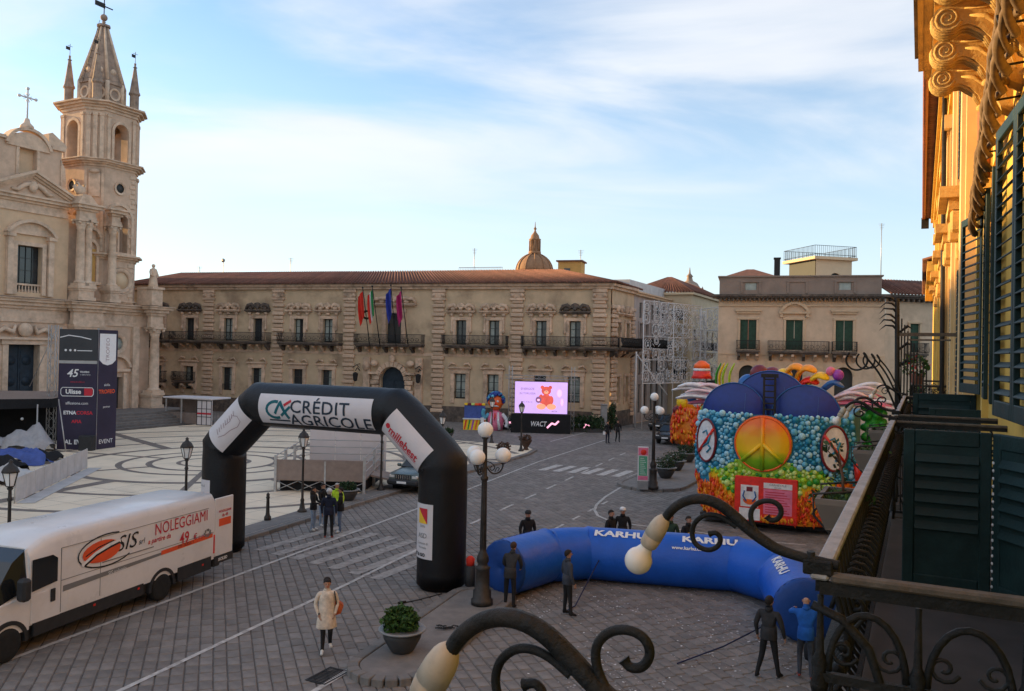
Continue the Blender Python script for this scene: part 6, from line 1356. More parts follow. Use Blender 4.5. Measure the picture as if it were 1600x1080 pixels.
def wheel(parent, x, y, r, w, key='tyre'):
    t = MB().m(key); t.lathe([(r * .62, -w / 2), (r * .92, -w / 2), (r, -w * .38), (r, w * .38), (r * .92, w / 2), (r * .62, w / 2)], (x, y, r), 26, ax='y'); t = t.build('wheel', parent)
    q = MB().m('rim'); q.lathe([(r * .62, -w * .42), (r * .62, w * .42), (r * .5, w * .36), (r * .3, w * .2), (r * .16, w * .34), (.001, w * .34)], (x, y, r), 20, ax='y')
    for k in range(6): a = R(60 * k); q.box(x + r * .4 * math.cos(a) - .03, x + r * .4 * math.cos(a) + .03, y + w * .24, y + w * .36, r + r * .4 * math.sin(a) - .03, r + r * .4 * math.sin(a) + .03)
    q.build('rim', t); return t
for x in (2.22, 7.05):
    for s in (1, -1): wheel(van, x, s * .88, .37, .24)
b = MB().m('plastic_black')
for x in (2.22, 7.05): b.prism(arc(x, .37, .52, R(-5), R(185), 16) + arc(x, .37, .43, R(185), R(-5), 16), .7, 1.014)
b.build('wheel_arch', van)
# sponsor print on the near side
def vx(px, py):
    o = RC; d = ray(px, py); den = d.x * hd.y - d.y * hd.x; s = -(d.x * o.y - d.y * o.x) / den; k_ = (o + hd * s); kk = k_.y / d.y; return s, CAM_H + d.z * kk
def side(b, px, py, du=0, dv=0, off=1.008): pass
fv = lambda x0, z0: (lambda u, v: (x0 - u, 1.010, z0 + v))
x, z = vx(285, 820); b = MB().m('print_red'); text_on(b, 'NOLEGGIAMI', fv(x, z + .06), .45, bold=.0, sx=.80, lsp=1.04); x, z = vx(249, 842); text_on(b, 'a partire da', fv(x, z), .19, shear=.2, bold=.003); x, z = vx(288, 842); text_on(b, '49', fv(x, z + .02), .44, bold=.008, sx=.9, lsp=1.05); x, z = vx(305, 839); text_on(b, '€', fv(x, z), .24, bold=.004); x, z = vx(318, 837); text_on(b, 'al giorno', fv(x, z), .14); b.build('lettering', van)
x0, z0 = vx(163, 860); f2 = lambda u, v, off=.0: (x0 - u, 1.012 + off, z0 + v)
b = MB().m('print_black'); stroke(b, [(.95 * math.cos(a) + .12, .40 * math.sin(a)) for a in [R(68 + 14 * k) for k in range(19)]], .035, lambda u, v, o_=0: f2(u, v)); x, z = vx(197, 848); text_on(b, 'SIS', fv(x, z + .0), .56, shear=.3, bold=.0, sx=1.1); x, z = vx(221, 846); text_on(b, 'srl', fv(x, z), .22, shear=.2); b.build('lettering', van)
b = MB().m('print_orange'); b.add([f2(-.08 + .62 * math.cos(a), -.0 + .27 * math.sin(a)) for a in [R(20 * k) for k in range(18)]], [tuple(range(18))]); b.build('emblem', van)
b = MB().m('print_white'); stroke(b, [(-.7, -.22), (-.3, -.02), (.2, .12), (.52, .14)], .09, lambda u, v, o_=0: f2(u, v, .004)); b.build('emblem', van)
b = MB().m('print_black'); stroke(b, [(-.62, -.24), (-.25, -.06), (.2, .05), (.5, .1)], .05, lambda u, v, o_=0: f2(u, v, .006)); stroke(b, [(-.6, -.02), (-.2, .12), (.3, .19)], .03, lambda u, v, o_=0: f2(u, v, .006)); b.build('emblem', van)
b = MB().m('print_grey'); b.add([(5.6, 1.007, 1.16), (5.6, 1.007, 1.30), (2.0, 1.007, 1.34), (1.2, 1.007, 1.30)], [(0, 1, 2, 3)]); b.m('print_orange').add([(2.3, 1.009, 1.26), (2.3, 1.009, 1.38), (.1, 1.009, 1.42), (.1, 1.009, 1.30)], [(0, 1, 2, 3)]); b.m('print_white'); text_on(b, 'SIS noleggio', lambda u, v: (3.9 - u, 1.011, 1.235 + v), .13, shear=.2); b.m('print_black'); text_on(b, '095 7655511', lambda u, v: (1.3 - u, 1.013, 1.345 + v), .13, shear=.2); b.build('stripe', van)
b = MB().m('print_grey')
x, z = vx(324, 826); z -= .13; 
for k in range(14): a = R(26 * k); b.add([(x - (.10 + .05 * (k % 2)) * math.cos(a) + .03 * math.cos(q), 1.011 + .0004 * k, z + (.09) * math.sin(a) + .04 * math.sin(q)) for q in [R(60 * j) for j in range(6)]], [tuple(range(6))])
b.build('vehicle_collage', van)
# open rear door swung right round beside the body
dd = MB().m('van_white'); dd.box(-.92, -.03, .93, .985, .66, 2.42, bv=.02); dd = dd.build('rear_door', van)
b = MB().m('print_orange'); b.box(-.80, -.22, .986, .990, 1.55, 1.78); b.build('door_print', dd); b = MB().m('print_red'); text_on(b, 'NOLEGGIAMI', lambda u, v: (-.5 - u, .991, 2.0 + v), .1, bold=.003); text_on(b, 'da 49', lambda u, v: (-.5 - u, .991, 1.87 + v), .13, bold=.004); b.build('lettering', dd)
b = MB().m('plastic_black'); b.box(-.92, -.03, .90, 1.0, .44, .655); b.build('door_skirt', dd); b = MB().m('print_white'); text_on(b, 'SICILSID', lambda u, v: (-.42 - u, 1.002, .55 + v), .12, bold=.004); b.build('lettering', dd)
for x in (.5, 3.1, 4.6): boxpart('side_marker', van, 'f_red', x, x + .07, 1.013, 1.022, .55, .6)
boxpart('door_rail', van, 'print_grey', 2.6, 4.4, 1.001, 1.012, 1.55, 1.575)
boxpart('door_gap', van, 'print_grey', 4.45, 4.462, 1.0, 1.006, .75, 2.18)
boxpart('fuel_flap', van, 'van_white', 5.25, 5.45, 1.0, 1.008, .95, 1.13)
boxpart('tail_lamp', van, 'f_red', -.01, .05, .94, 1.008, .8, 1.35)

# ================================================================== CARS
def car(name, label, loc, rz, paint, L_=4.6, W_=1.84, H_c=1.75, hood=1.12, suv=True):
    t = thing(name, label, 'car', loc, rz); hw = W_ / 2
    def s5(x, z0, z1, w, tuck=.04): return [(x, -w + tuck, z0), (x, -w, z0 + .2), (x, -w, z1 - .16), (x, -w + .10, z1 - .02), (x, -w * .5, z1 + .02), (x, w * .5, z1 + .02), (x, w - .10, z1 - .02), (x, w, z1 - .16), (x, w, z0 + .2), (x, w - tuck, z0)]
    b = MB().m(paint); loft(b, [s5(-L_ / 2, .5, hood - .05, hw - .14), s5(-L_ / 2 + .12, .38, hood, hw - .03), s5(-.6, .34, hood, hw), s5(L_ / 2 - 1.35, .34, hood - .02, hw), s5(L_ / 2 - .25, .38, hood - .12, hw - .05), s5(L_ / 2 - .06, .42, hood - .2, hw - .14)]); b.build('body', t)
    def g(x, z0, z1, w0, w1): return [(x, -w0, z0), (x, -w1, z1), (x, w1, z1), (x, w0, z0)]
    b = MB().m('van_glass'); loft(b, [g(-L_ / 2 + .3, hood - .02, hood, hw - .1, hw - .12), g(-L_ / 2 + .62, hood - .02, H_c - .06, hw - .09, hw - .24), g(.25, hood - .02, H_c - .05, hw - .09, hw - .24), g(.98, hood - .02, hood + .02, hw - .1, hw - .13)], sm=False); b.build('glasshouse', t)
    b = MB().m(paint); loft(b, [[(x, -w, z), (x, -w + .12, z + .05), (x, w - .12, z + .05), (x, w, z)] for x, w, z in ((-L_ / 2 + .6, hw - .23, H_c - .07), (-.6, hw - .21, H_c - .04), (.28, hw - .23, H_c - .06))]); b.build('roof', t)
    for s in (-1, 1):
        b = MB().m(paint); b.tube([(.98, s * (hw - .11), hood), (.27, s * (hw - .23), H_c - .05)], .035, 6); b.tube([(-.55, s * (hw - .075), hood), (-.55, s * (hw - .22), H_c - .05)], .04, 6); b.tube([(-L_ / 2 + .33, s * (hw - .1), hood), (-L_ / 2 + .63, s * (hw - .22), H_c - .05)], .05, 6); b.build('pillars', t)['kind'] = 'stuff'
        b = MB().m('lens'); b.box(L_ / 2 - .16, L_ / 2 - .045, s * (hw - .46), s * (hw - .13), hood - .40, hood - .22, bv=.04); b.build('headlight', t)
        b = MB().m(paint); b.box(.72, .86, s * hw, s * (hw + .22), hood - .02, hood + .14, bv=.04); b.build('mirror', t)
        b = MB().m('f_red'); b.box(-L_ / 2 - .01, -L_ / 2 + .1, s * (hw - .4), s * (hw - .14), hood - .3, hood - .1, bv=.03); b.build('tail_light', t)
        for x in (-L_ / 2 + .9, L_ / 2 - .95): wheel(t, x, s * (hw - .13), .36, .25)
    b = MB().m('plastic_black'); b.box(L_ / 2 - .15, L_ / 2 - .05, -hw + .5, hw - .5, hood - .44, hood - .2); b.build('grille', t)
    for k in range(7): inst_box('grille_bar', t, 'chrome', L_ / 2 - .045, -hw + .56 + k * (2 * hw - 1.12) / 6, hood - .42, .03, .035, .2, bv=.008)
    b = MB().m('plastic_black'); b.box(L_ / 2 - .3, L_ / 2 + .10, -hw + .06, hw - .06, .4, .68, bv=.08); b.box(-L_ / 2 - .1, -L_ / 2 + .2, -hw + .08, hw - .08, .4, .7, bv=.08); b.build('bumper', t)['kind'] = 'stuff'
    b = MB().m('print_white'); b.box(L_ / 2 + .101, L_ / 2 + .112, -.26, .26, .5, .61); b.build('number_plate', t)
    return t
p = G(636, 772); car('silver_car', 'silver green off-road car parked at the piazza kerb behind the arch leg', (p.x + .6, p.y + 2.2, 0), math.atan2(-.93, -.37), 'suv')
p = G(1058, 696); car('dark_car', 'black car parked beside the orange float', (p.x, p.y + 2.0, 0), A_STREET + math.pi, 'car_black', L_=4.2, H_c=1.5, hood=.98)
p = G(1044, 676); car('dark_car', 'black car parked farther up the side street', (p.x, p.y + 2.5, 0), A_STREET + math.pi, 'car_black', L_=4.1, H_c=1.48, hood=.95)

# ================================================================== CARNIVAL FLOATS
def ramp_mat(name, stops, axis=2, lo=0.0, hi=1.0):
    m = bpy.data.materials.new(name); m.use_nodes = True; t = m.node_tree; b = t.nodes['Principled BSDF']; b.inputs['Roughness'].default_value = .35
    tc_ = N(t, 'ShaderNodeTexCoord'); sp_ = N(t, 'ShaderNodeSeparateXYZ'); mr = N(t, 'ShaderNodeMapRange'); cr_ = N(t, 'ShaderNodeValToRGB'); nz = N(t, 'ShaderNodeTexNoise', i_Scale=3.0, i_Detail=3.0)
    t.links.new(tc_.outputs['Object'], sp_.inputs[0]); t.links.new(tc_.outputs['Object'], nz.inputs['Vector']); mr.inputs['From Min'].default_value = lo; mr.inputs['From Max'].default_value = hi
    ad = N(t, 'ShaderNodeMath', operation='MULTIPLY_ADD'); ad.inputs[1].default_value = .5; t.links.new(nz.outputs['Fac'], ad.inputs[0]); t.links.new(sp_.outputs[axis], ad.inputs[2]); t.links.new(ad.outputs[0], mr.inputs['Value']); t.links.new(mr.outputs[0], cr_.inputs[0])
    while len(cr_.color_ramp.elements) < len(stops): cr_.color_ramp.elements.new(.5)
    for e, (p_, c) in zip(cr_.color_ramp.elements, stops): e.position = p_; e.color = (*c, 1)
    t.links.new(cr_.outputs[0], b.inputs['Base Color']); M[name] = m
ramp_mat('peace_paint', [(0, (.05, .32, .01)), (.3, (.25, .5, .01)), (.5, (.85, .55, .01)), (.75, (.85, .42, .01)), (1, (.85, .16, .01))], 2, 2.5, 4.6)
FO = Vector((10.4, 33.0, 0)); fl_ = thing('carnival_float', 'big carnival float front with peace sign, bubbles, flames and three navy discs', 'float', FO, math.atan2(NR.y, NR.x))
HWF = 3.25
def FX(x, z): return x * (1.0 - .10 * ((z - 2.9) / 2.3) ** 2)
def fy(x, z=2.5): return 1.15 * (min(1.0, abs(x) / HWF)) ** 3.2 + .12 * ((z - 2.6) / 2.2) ** 2
zf = lambda x: .95 + 1.15 * (abs(x) / HWF) ** 1.0 + .25 * math.sin(x * 5)
zb_ = lambda x: 2.95 - .85 * max(0, (abs(x) - .6) / (HWF - .6)) + .12 * math.sin(x * 4)
b = MB(); nx_, nz_ = 54, 40
for i in range(nx_):
    for j in range(nz_):
        x0, x1 = -HWF + 2 * HWF * i / nx_, -HWF + 2 * HWF * (i + 1) / nx_; z0, z1 = .35 + 4.35 * j / nz_, .35 + 4.35 * (j + 1) / nz_; xc, zc_ = (x0 + x1) / 2, (z0 + z1) / 2
        b.m('f_flame' if zc_ < zf(xc) else ('f_yellow' if (zc_ < zf(xc) + .28 and abs(xc) > 1.3 and abs(xc) < 2.5) else ('f_lime' if zc_ < zb_(xc) and abs(xc) < 2.5 else ('f_teal' if (abs(xc) > 2.4 and zc_ < 2.4) else 'f_base'))))
        b.add([(FX(x0, z0), fy(x0, z0), z0), (FX(x1, z0), fy(x1, z0), z0), (FX(x1, z1), fy(x1, z1), z1), (FX(x0, z1), fy(x0, z1), z1)], [(0, 1, 2, 3)], True)
b.build('front_panel', fl_)
b = MB().m('f_flame'); b.box(-HWF * .86, HWF * .86, 1.2, 10, .4, 2.3); b.m('f_base').box(-HWF * .86, HWF * .86, 1.2, 10, 2.302, 4.6); b.build('body', fl_)
b = MB().m('plastic_black'); b.box(-2.9, 2.9, .8, 9.5, .12, .4); b.build('chassis', fl_)
for x in (-2.3, 2.3):
    for y in (2.2, 7.5): wheel(fl_, x, y, .33, .25)
PX0, PX1, PZ0, PZ1 = -1.3, 1.15, .38, 2.2
def blocked(x, z, r):
    if (x + .22) ** 2 + (z - 3.55) ** 2 < (1.2 + r * .7) ** 2: return True
    for cx_ in (-2.62, 2.45):
        if ((x - cx_) / (.5 + r)) ** 2 + ((z - 3.5) / (.9 + r)) ** 2 < 1: return True
    return PX0 - r < x < PX1 + r and z < PZ1 + r
rg = random.Random(11); placed = []
def scatter(n, rmin, rmax, zone):
    out = []; tries = 0
    while len(out) < n and tries < 30000:
        tries += 1; x = rg.uniform(-HWF + .05, HWF - .05); z = rg.uniform(1.4, 4.72); r = rg.uniform(rmin, rmax) * (1 - .35 * (tries / 30000))
        if not zone(x, z) or blocked(x, z, r): continue
        if any((x - a) ** 2 + (z - c) ** 2 < ((r + q) * .86) ** 2 for a, c, q in placed): continue
        placed.append((x, z, r)); out.append((x, z, r))
    return out
blue = scatter(330, .065, .15, lambda x, z: z > max(zb_(x) + .02, zf(x) + .12) or (abs(x) > 2.5 and z > zf(x) + .3)); lime = scatter(150, .07, .14, lambda x, z: zf(x) + .25 < z < zb_(x) + .05 and abs(x) < 2.4)
allb = sorted([(r, x, z, 'b') for x, z, r in blue] + [(r, x, z, 'l') for x, z, r in lime], reverse=True); bmesh_cache = {}
rest = MB()
for k, (r, x, z, kind) in enumerate(allb):
    key = rg.choice(['f_sky', 'f_sky', 'f_pale', 'f_teal', 'f_pale']) if kind == 'b' else rg.choice(['f_lime', 'f_palelime', 'f_palelime', 'f_green'])
    if k < 295:
        if key not in bmesh_cache: bmesh_cache[key] = MB().m(key).ball((0, 0, 0), 1, 10, 6).mesh('bubble')
        o = link('bubble', bmesh_cache[key], fl_); o.location = (FX(x, z), fy(x, z) - r * .3, z); o.scale = (r, r * .8, r)
    else: rest.m(key).ball((FX(x, z), fy(x, z) - r * .3, z), r, 8, 5)
tag(rest.build('small_bubbles', fl_), kind='stuff')
b = MB()
for k in range(900):      # tongues of flame in low relief
    x = rg.uniform(-HWF, HWF); z = rg.uniform(.38, 2.3)
    if z > zf(x) or (PX0 < x < PX1 and z < PZ1 + .1): continue
    b.m(rg.choice(['f_orange', 'f_red', 'f_amber', 'f_orange', 'f_flame'])); l = rg.uniform(.14, .34); sw = rg.uniform(-.12, .12); y = fy(x, z); x = FX(x, z); w = rg.uniform(.03, .06)
    b.tube([(x, y - .01, z - l * .4), (x + sw * .5, y - .07, z), (x + sw, y - .05, z + l * .4), (x + sw * .3, y - .03, z + l * .7)], [w * .5, w, w * .7, .004], 5)
tag(b.build('flame_relief', fl_), kind='stuff')
ps = MB().m('peace_paint'); ps.lathe([(.001, -.06), (.6, -.06), (1.1, -.03), (1.15, .1)], (-.22, fy(.2) - .08, 3.55), 40, ax='y'); ps = ps.build('peace_sign', fl_)
b = MB().m('f_orange'); cx_, cy_, cz_ = -.22, fy(.2) - .14, 3.55; b.tube([(cx_ + 1.08 * math.cos(a), cy_ + .05, cz_ + 1.08 * math.sin(a)) for a in [R(9 * k) for k in range(40)]], .045, 7, closed=True); b.build('ring', ps)
b = MB().m('peace_paint'); b.tube([(cx_, cy_ - .03, cz_ + 1.06), (cx_, cy_ - .05, cz_), (cx_, cy_ - .03, cz_ - 1.06)], .085, 8); b.build('bar', ps)
for s in (-1, 1): b = MB().m('peace_paint'); b.tube([(cx_, cy_ - .05, cz_ + .02), (cx_ + s * .8, cy_ - .02, cz_ - .72)], .08, 8); b.build('bar', ps)
for s, cx_ in ((-1, -2.62), (1, 2.45)):
    def ov(x, z, off): xx = cx_ + x; return (xx, fy(xx, 3.5 + z) - off, 3.5 + z)
    q = MB().m('f_white'); n = 28; ring_ = [ov(.44 * math.cos(R(360 * k / n)), .86 * math.sin(R(360 * k / n)), .13) for k in range(n)]; q.add(ring_ + [ov(0, 0, .13)], [(k, (k + 1) % n, n) for k in range(n)]); q = q.build('prohibition_sign', fl_)
    b = MB().m('f_maroon'); b.tube([ov(.46 * math.cos(R(12 * k)), .88 * math.sin(R(12 * k)), .13) for k in range(30)], .05, 6, closed=True); b.build('border', q)
    b = MB().m('f_red'); b.tube([ov(-s * .34, -.5 * 1, .17) if False else ov(-.36 if s < 0 else .36, -.52, .17), ov(0, 0, .17), ov(.36 if s < 0 else -.36, .52, .17)], .06, 6); b.build('slash', q)
    b = MB().m('f_teal'); b.tube([ov(-.2, -.3, .15), ov(.1, -.1, .15), ov(.2, .25, .15)], .05, 5); b.tube([ov(.05, -.5, .15), ov(.22, -.3, .15), ov(.12, -.2, .15)], .045, 5); b.tube([ov(-.18, .3, .15), ov(0, .42, .15), ov(.1, .15, .15)], .035, 5); b.build('motif', q)
pq = MB().m('f_red'); pq.box(PX0, PX1, -.06, .5, PZ0, PZ1, bv=.03); pq = pq.build('plaque', fl_)
def pl_(k, x0, x1, z0, z1, n='panel'): return boxpart(n, pq, k, x0, x1, -.075, -.061, z0, z1)
pl_('f_white', -1.05, -.35, .98, 1.85, 'crest_panel'); pl_('f_white', -1.1, -.28, .45, .92); pl_('f_white', -.15, .95, 1.78, 2.0, 'title_panel'); pl_('f_pink', -.15, .95, .75, 1.75, 'text_panel')
b = MB().m('f_blue'); 
for s in (-1, 1): b.tube([(-.7 + s * .12, -.085, 1.2), (-.7 + s * .26, -.085, 1.4), (-.7 + s * .2, -.085, 1.62)], .07, 6, flat=.4)
b.m('f_maroon').box(-.82, -.58, -.09, -.076, 1.6, 1.78); b.m('f_orange'); b.add([(-.7 + .26 * math.cos(a), -.08, 1.28 + .22 * math.sin(a)) for a in [R(180 + 18 * k) for k in range(11)]], [tuple(range(11))]); b.build('crest', pq)
b = MB().m('print_red')
for k in range(9): b.box(-.08, .86 - .1 * (k % 3), -.082, -.0755, .82 + k * .1, .85 + k * .1)
b.m('print_grey'); text_on(b, 'CARNEVALE', lambda u, v: (.4 + u, -.08, 1.93 + v), .12); text_on(b, 'Acireale', lambda u, v: (.4 + u, -.08, 1.83 + v), .08); b.build('lettering', pq)
b = MB().m('f_amber')
for k in range(60): x = rg.uniform(-.25, 1.0); z = .42 + rg.random() * .2; b.tube([(x, -.07, z - .05), (x + rg.uniform(-.05, .05), -.09, z + .05), (x, -.07, z + .14)], [.02, .025, .003], 4)
tag(b.build('flame_edge', pq), kind='stuff')
for cx_, cz_, r, y in ((-1.65, 4.6, 1.35, 1.3), (1.25, 4.55, 1.4, 1.3), (-.2, 4.9, 1.6, 1.6)):
    b = MB().m('f_navy'); b.lathe([(.001, 0), (r * .96, 0), (r, .04), (r, .16), (.001, .18)], (cx_, y, cz_), 48, ax='y'); d_ = b.build('navy_disc', fl_)
    b = MB().m('f_blue'); b.tube([(cx_ + r * .985 * math.cos(a), y - .005, cz_ + r * .985 * math.sin(a)) for a in [R(7.5 * k) for k in range(48)]], .025, 5, closed=True); b.build('rim', d_); part('seam', d_, 'f_blue', lambda q: q.tube([(cx_ + r * .3, y - .01, cz_ - .4), (cx_ + r * .35, y - .01, cz_ + .9)], .008, 4))
b = MB().m('iron')
for x in (-.42, .02): b.box(x, x + .08, 1.0, 1.08, 4.5, 6.3)
for k in range(7): b.box(-.42, .1, 1.01, 1.07, 4.6 + k * .25, 4.66 + k * .25)
b.box(-.5, .18, .97, 1.12, 6.2, 6.36); b.build('mast', fl_)
# feathers, petals and figures on top
def petal(parent, pts, w, key, name='plume', flat=.35): return part(name, parent, key, lambda q: q.tube(smooth(pts, 2), [w * math.sin(math.pi * (i + .6) / (len(smooth(pts, 2)) + .4)) + .02 for i in range(len(smooth(pts, 2)))], 9, flat=flat))
for k in range(20):
    for s in (-1, 1):
        e = rg.uniform(-.1, .75); l = rg.uniform(1.9, 2.9); y = rg.uniform(2.0, 3.2); x0 = s * rg.uniform(1.6, 2.1); z0 = rg.uniform(4.9, 5.3); dx = math.cos(e); dz_ = math.sin(e) * .62
        petal(fl_, [(x0, y, z0), (x0 + s * dx * l * .4, y, z0 + dz_ * l * .55), (x0 + s * dx * l * .75, y - .1, z0 + dz_ * l * .75), (x0 + s * dx * l, y - .15, z0 + dz_ * l * .68 - .12)], rg.uniform(.13, .26), rg.choice(['f_blush', 'f_blush', 'f_white', 'f_white', 'f_pink']), flat=.4)
for x0, key, h in ((-1.2, 'f_red', 6.35), (-.7, 'f_maroon', 6.55), (.3, 'f_amber', 6.75), (.8, 'f_amber', 6.7), (1.3, 'f_yellow', 6.4), (.9, 'f_red', 6.2), (1.9, 'f_blue', 6.1), (-1.7, 'f_blue', 6.1), (-.2, 'f_yellow', 6.5)): petal(fl_, [(x0 * .7, 3.2, 5.3), (x0 - .15, 3.1, h - .35), (x0 + .25, 3.0, h), (x0 + .65, 2.9, h - .25)], .34, key)
for x0, key in ((-2.9, 'f_green'), (-2.6, 'f_lime'), (-2.3, 'f_lime'), (-2.75, 'f_yellow')): petal(fl_, [(x0, 3.6, 5.6), (x0 - .05, 3.5, 6.2), (x0 + .2, 3.5, 6.75)], .13, key)
part('striped_hat', fl_, 'f_red', lambda q: (q.lathe([(.5, 6.0), (.42, 6.15), (.4, 6.35)], (-3.7, 4, 0), 14), q.m('f_white').lathe([(.405, 6.35), (.39, 6.47)], (-3.7, 4, 0), 14), q.m('f_orange').lathe([(.39, 6.47), (.36, 6.65), (.15, 6.82), (.001, 6.84)], (-3.7, 4, 0), 14)) and None)
for k, (x, y, z, r, key) in enumerate(((-.9, 2.9, 6.3, .42, 'f_maroon'), (-3.2, 3, 4.6, .3, 'f_lime'), (-3.3, 2.6, 4.3, .24, 'f_white'), (2.3, 3.2, 6.35, .24, 'f_purple'), (2.0, 3.2, 6.5, .2, 'f_pink'), (3.6, 3.0, 5.4, .2, 'f_purple'), (-3.9, 3, 5.1, .22, 'f_blue'))): part('ornament_ball', fl_, key, lambda q: q.ball((x, y, z), r, 12, 8))
gm = MB().m('f_green').ball((0, 0, 0), .17, 8, 6).mesh('green_ball')
for k in range(60): a = R(53 * k); o = link('green_ball', gm, fl_); o.location = (3.75 + .36 * math.cos(a), 2.6 + .36 * math.sin(a), 1.6 + k * .06)
part('green_column', fl_, 'f_green', lambda q: q.lathe([(.34, .6), (.34, 5.3)], (3.75, 2.6, 0), 14))
part('tassel', fl_, 'f_red', lambda q: q.tube([(3.2, .9, 2.9), (3.3, .85, 2.6), (3.25, .85, 2.1)], [.1, .16, .05], 8))
# second float, orange flames
p = G(1072, 703); f2_ = thing('orange_float', 'smaller orange flame float with a yellow hooded head standing behind the big float', 'float', (p.x + 1.6, p.y + 1.5, 0), math.atan2(NR.y, NR.x))
b = MB().m('f_flame'); b.lathe([(2.1, .3), (2.35, 1.0), (2.2, 2.2), (1.9, 3.0), (1.0, 3.4), (.01, 3.5)], n=24); b.build('body', f2_); b = MB().m('plastic_black'); b.box(-1.6, 1.6, -1.6, 5, .1, .35); b.build('chassis', f2_)
b = MB()
for k in range(420):
    a = rg.uniform(0, 2 * math.pi); z = rg.uniform(.4, 3.2); r = 2.3 - .12 * max(0, z - 1.5) ** 2 * 1.2; b.m(rg.choice(['f_orange', 'f_amber', 'f_red', 'f_orange'])); l = rg.uniform(.25, .6)
    b.tube([(r * math.cos(a), r * math.sin(a), z - l * .4), ((r + .14) * math.cos(a + .05), (r + .14) * math.sin(a + .05), z), ((r + .08) * math.cos(a), (r + .08) * math.sin(a), z + l * .6)], [.05, .1, .005], 5)
tag(b.build('flame_relief', f2_), kind='stuff')
part('hood', f2_, 'f_amber', lambda q: q.ball((-.4, -.8, 3.7), 1.0, 14, 9, (.9, .8, 1.1))); part('hood_lobe', f2_, 'f_yellow', lambda q: q.ball((-1.3, -.8, 3.5), .6, 12, 8)); part('eye', f2_, 'f_white', lambda q: q.ball((-.1, -1.6, 3.5), .33, 12, 8)); part('eye', f2_, 'f_white', lambda q: q.ball((.75, -1.5, 3.45), .36, 12, 8)); part('cheek', f2_, 'f_orange', lambda q: q.ball((.3, -1.3, 3.9), .5, 12, 8)); part('tuft', f2_, 'f_lime', lambda q: q.ball((.9, -.9, 4.3), .45, 12, 8))
part('dark_frill', f2_, 'f_maroon', lambda q: [q.ball((-1.9 + .25 * k, -1.0, 2.9 + .12 * (k % 3)), .26, 8, 6) for k in range(7)] and None)['kind'] = 'stuff'

# ================================================================== STREET LAMPS
def globe_lamp():
    t = thing('globe_lamp', '', 'street lamp', (0, 0, 0), 0, 'globe street lamps on the traffic islands')
    b = MB().m('iron_lamp'); b.lathe([(.30, 0), (.30, .14), (.25, .16), (.25, .38), (.2, .42), (.19, .95), (.22, 1.0), (.15, 1.04), (.13, 1.1), (.17, 1.18), (.16, 1.3), (.1, 1.42), (.085, 1.5), (.07, 3.35), (.1, 3.4), (.11, 3.46), (.07, 3.5), (.06, 4.5), (.09, 4.52), (.1, 4.56)], n=16)
    for k in range(10): a = R(36 * k); b.tube([(.082 * math.cos(a), .082 * math.sin(a), 1.5), (.068 * math.cos(a), .068 * math.sin(a), 3.35)], .012, 4)
    b.build('post', t)
    part('globe', t, 'globe', lambda q: q.ball((0, 0, 4.76), .215, 20, 12))
    for k in range(3):
        a = R(120 * k + 8); c, s = math.cos(a), math.sin(a); f = lambda r, z: (r * c, r * s, z)
        ar = part('arm', t, 'iron_lamp', lambda q: (q.tube(smooth([f(.05, 3.75), f(.2, 3.55), f(.4, 3.58), f(.5, 3.72), f(.5, 3.84)]), .022, 7), q.tube(smooth([f(.06, 3.9), f(.2, 3.85), f(.3, 3.72), f(.2, 3.63), f(.13, 3.72), f(.2, 3.76)]), .014, 6), q.tube(smooth([f(.28, 3.6), f(.34, 3.75), f(.42, 3.7), f(.36, 3.64)]), .012, 5), q.lathe([(.05, 3.83), (.09, 3.86), (.1, 3.9)], f(.5, 0), 10)) and None)
        part('globe', t, 'globe', lambda q: q.ball(f(.5, 4.06), .215, 20, 12))
    return t
g0 = globe_lamp(); p = G(753, 944, .13); g0.location = (p.x, p.y, .13); g0['label'] = 'white globe street lamp between the black arch leg and the blue tube'
g1 = copy_tree(g0); p = G(1020, 764, .13); g1.location = (p.x, p.y, .13); g1.rotation_euler = (0, 0, R(50)); g1['label'] = 'white globe street lamp beside the green sign board'
def lantern_lamp():
    t = thing('lantern_lamp', '', 'street lamp', (0, 0, 0), 0, 'lantern lamps around the piazza')
    b = MB().m('iron_lamp'); b.lathe([(.2, 0), (.2, .06), (.13, .12), (.09, .3), (.075, .42), (.09, .5), (.055, .58), (.045, 2.3), (.075, 2.36), (.05, 2.42), (.045, 2.62), (.09, 2.68), (.05, 2.72)], n=12); b.build('post', t)
    b = MB().m('globe'); b.lathe([(.11, 2.76), (.205, 3.14)], n=6, sm=False); b.build('glass', t)
    b = MB().m('iron_lamp'); b.lathe([(.1, 2.72), (.12, 2.76)], n=6, sm=False); b.lathe([(.235, 3.14), (.23, 3.18), (.17, 3.3), (.08, 3.38), (.05, 3.42), (.06, 3.47), (.02, 3.52)], n=12)
    for k in range(6): a = R(60 * k); b.tube([(.115 * math.cos(a), .115 * math.sin(a), 2.75), (.215 * math.cos(a), .215 * math.sin(a), 3.15)], .013, 5)
    b.build('lantern_frame', t); return t
l0 = lantern_lamp(); spots = [(472, 800, 'lantern lamp in front of the railed platform'), (595, 766, 'lantern lamp between the platform ramp and the silver car'), (814, 705, 'lantern lamp in front of the lilac screen'), (768, 692, 'lantern lamp in front of the painted giant head'), (690, 738, 'lantern lamp half hidden behind the black arch shoulder'), (12, 909, 'lantern lamp beyond the van cab'), (289, 832, 'lantern lamp rising behind the van roof')]
for k, (x, y, lab) in enumerate(spots):
    o = l0 if k == 0 else copy_tree(l0); p = G(x, y, KZ); o.location = (p.x, p.y, KZ + .005); o['label'] = lab; o.rotation_euler = (0, 0, R(23 * k))
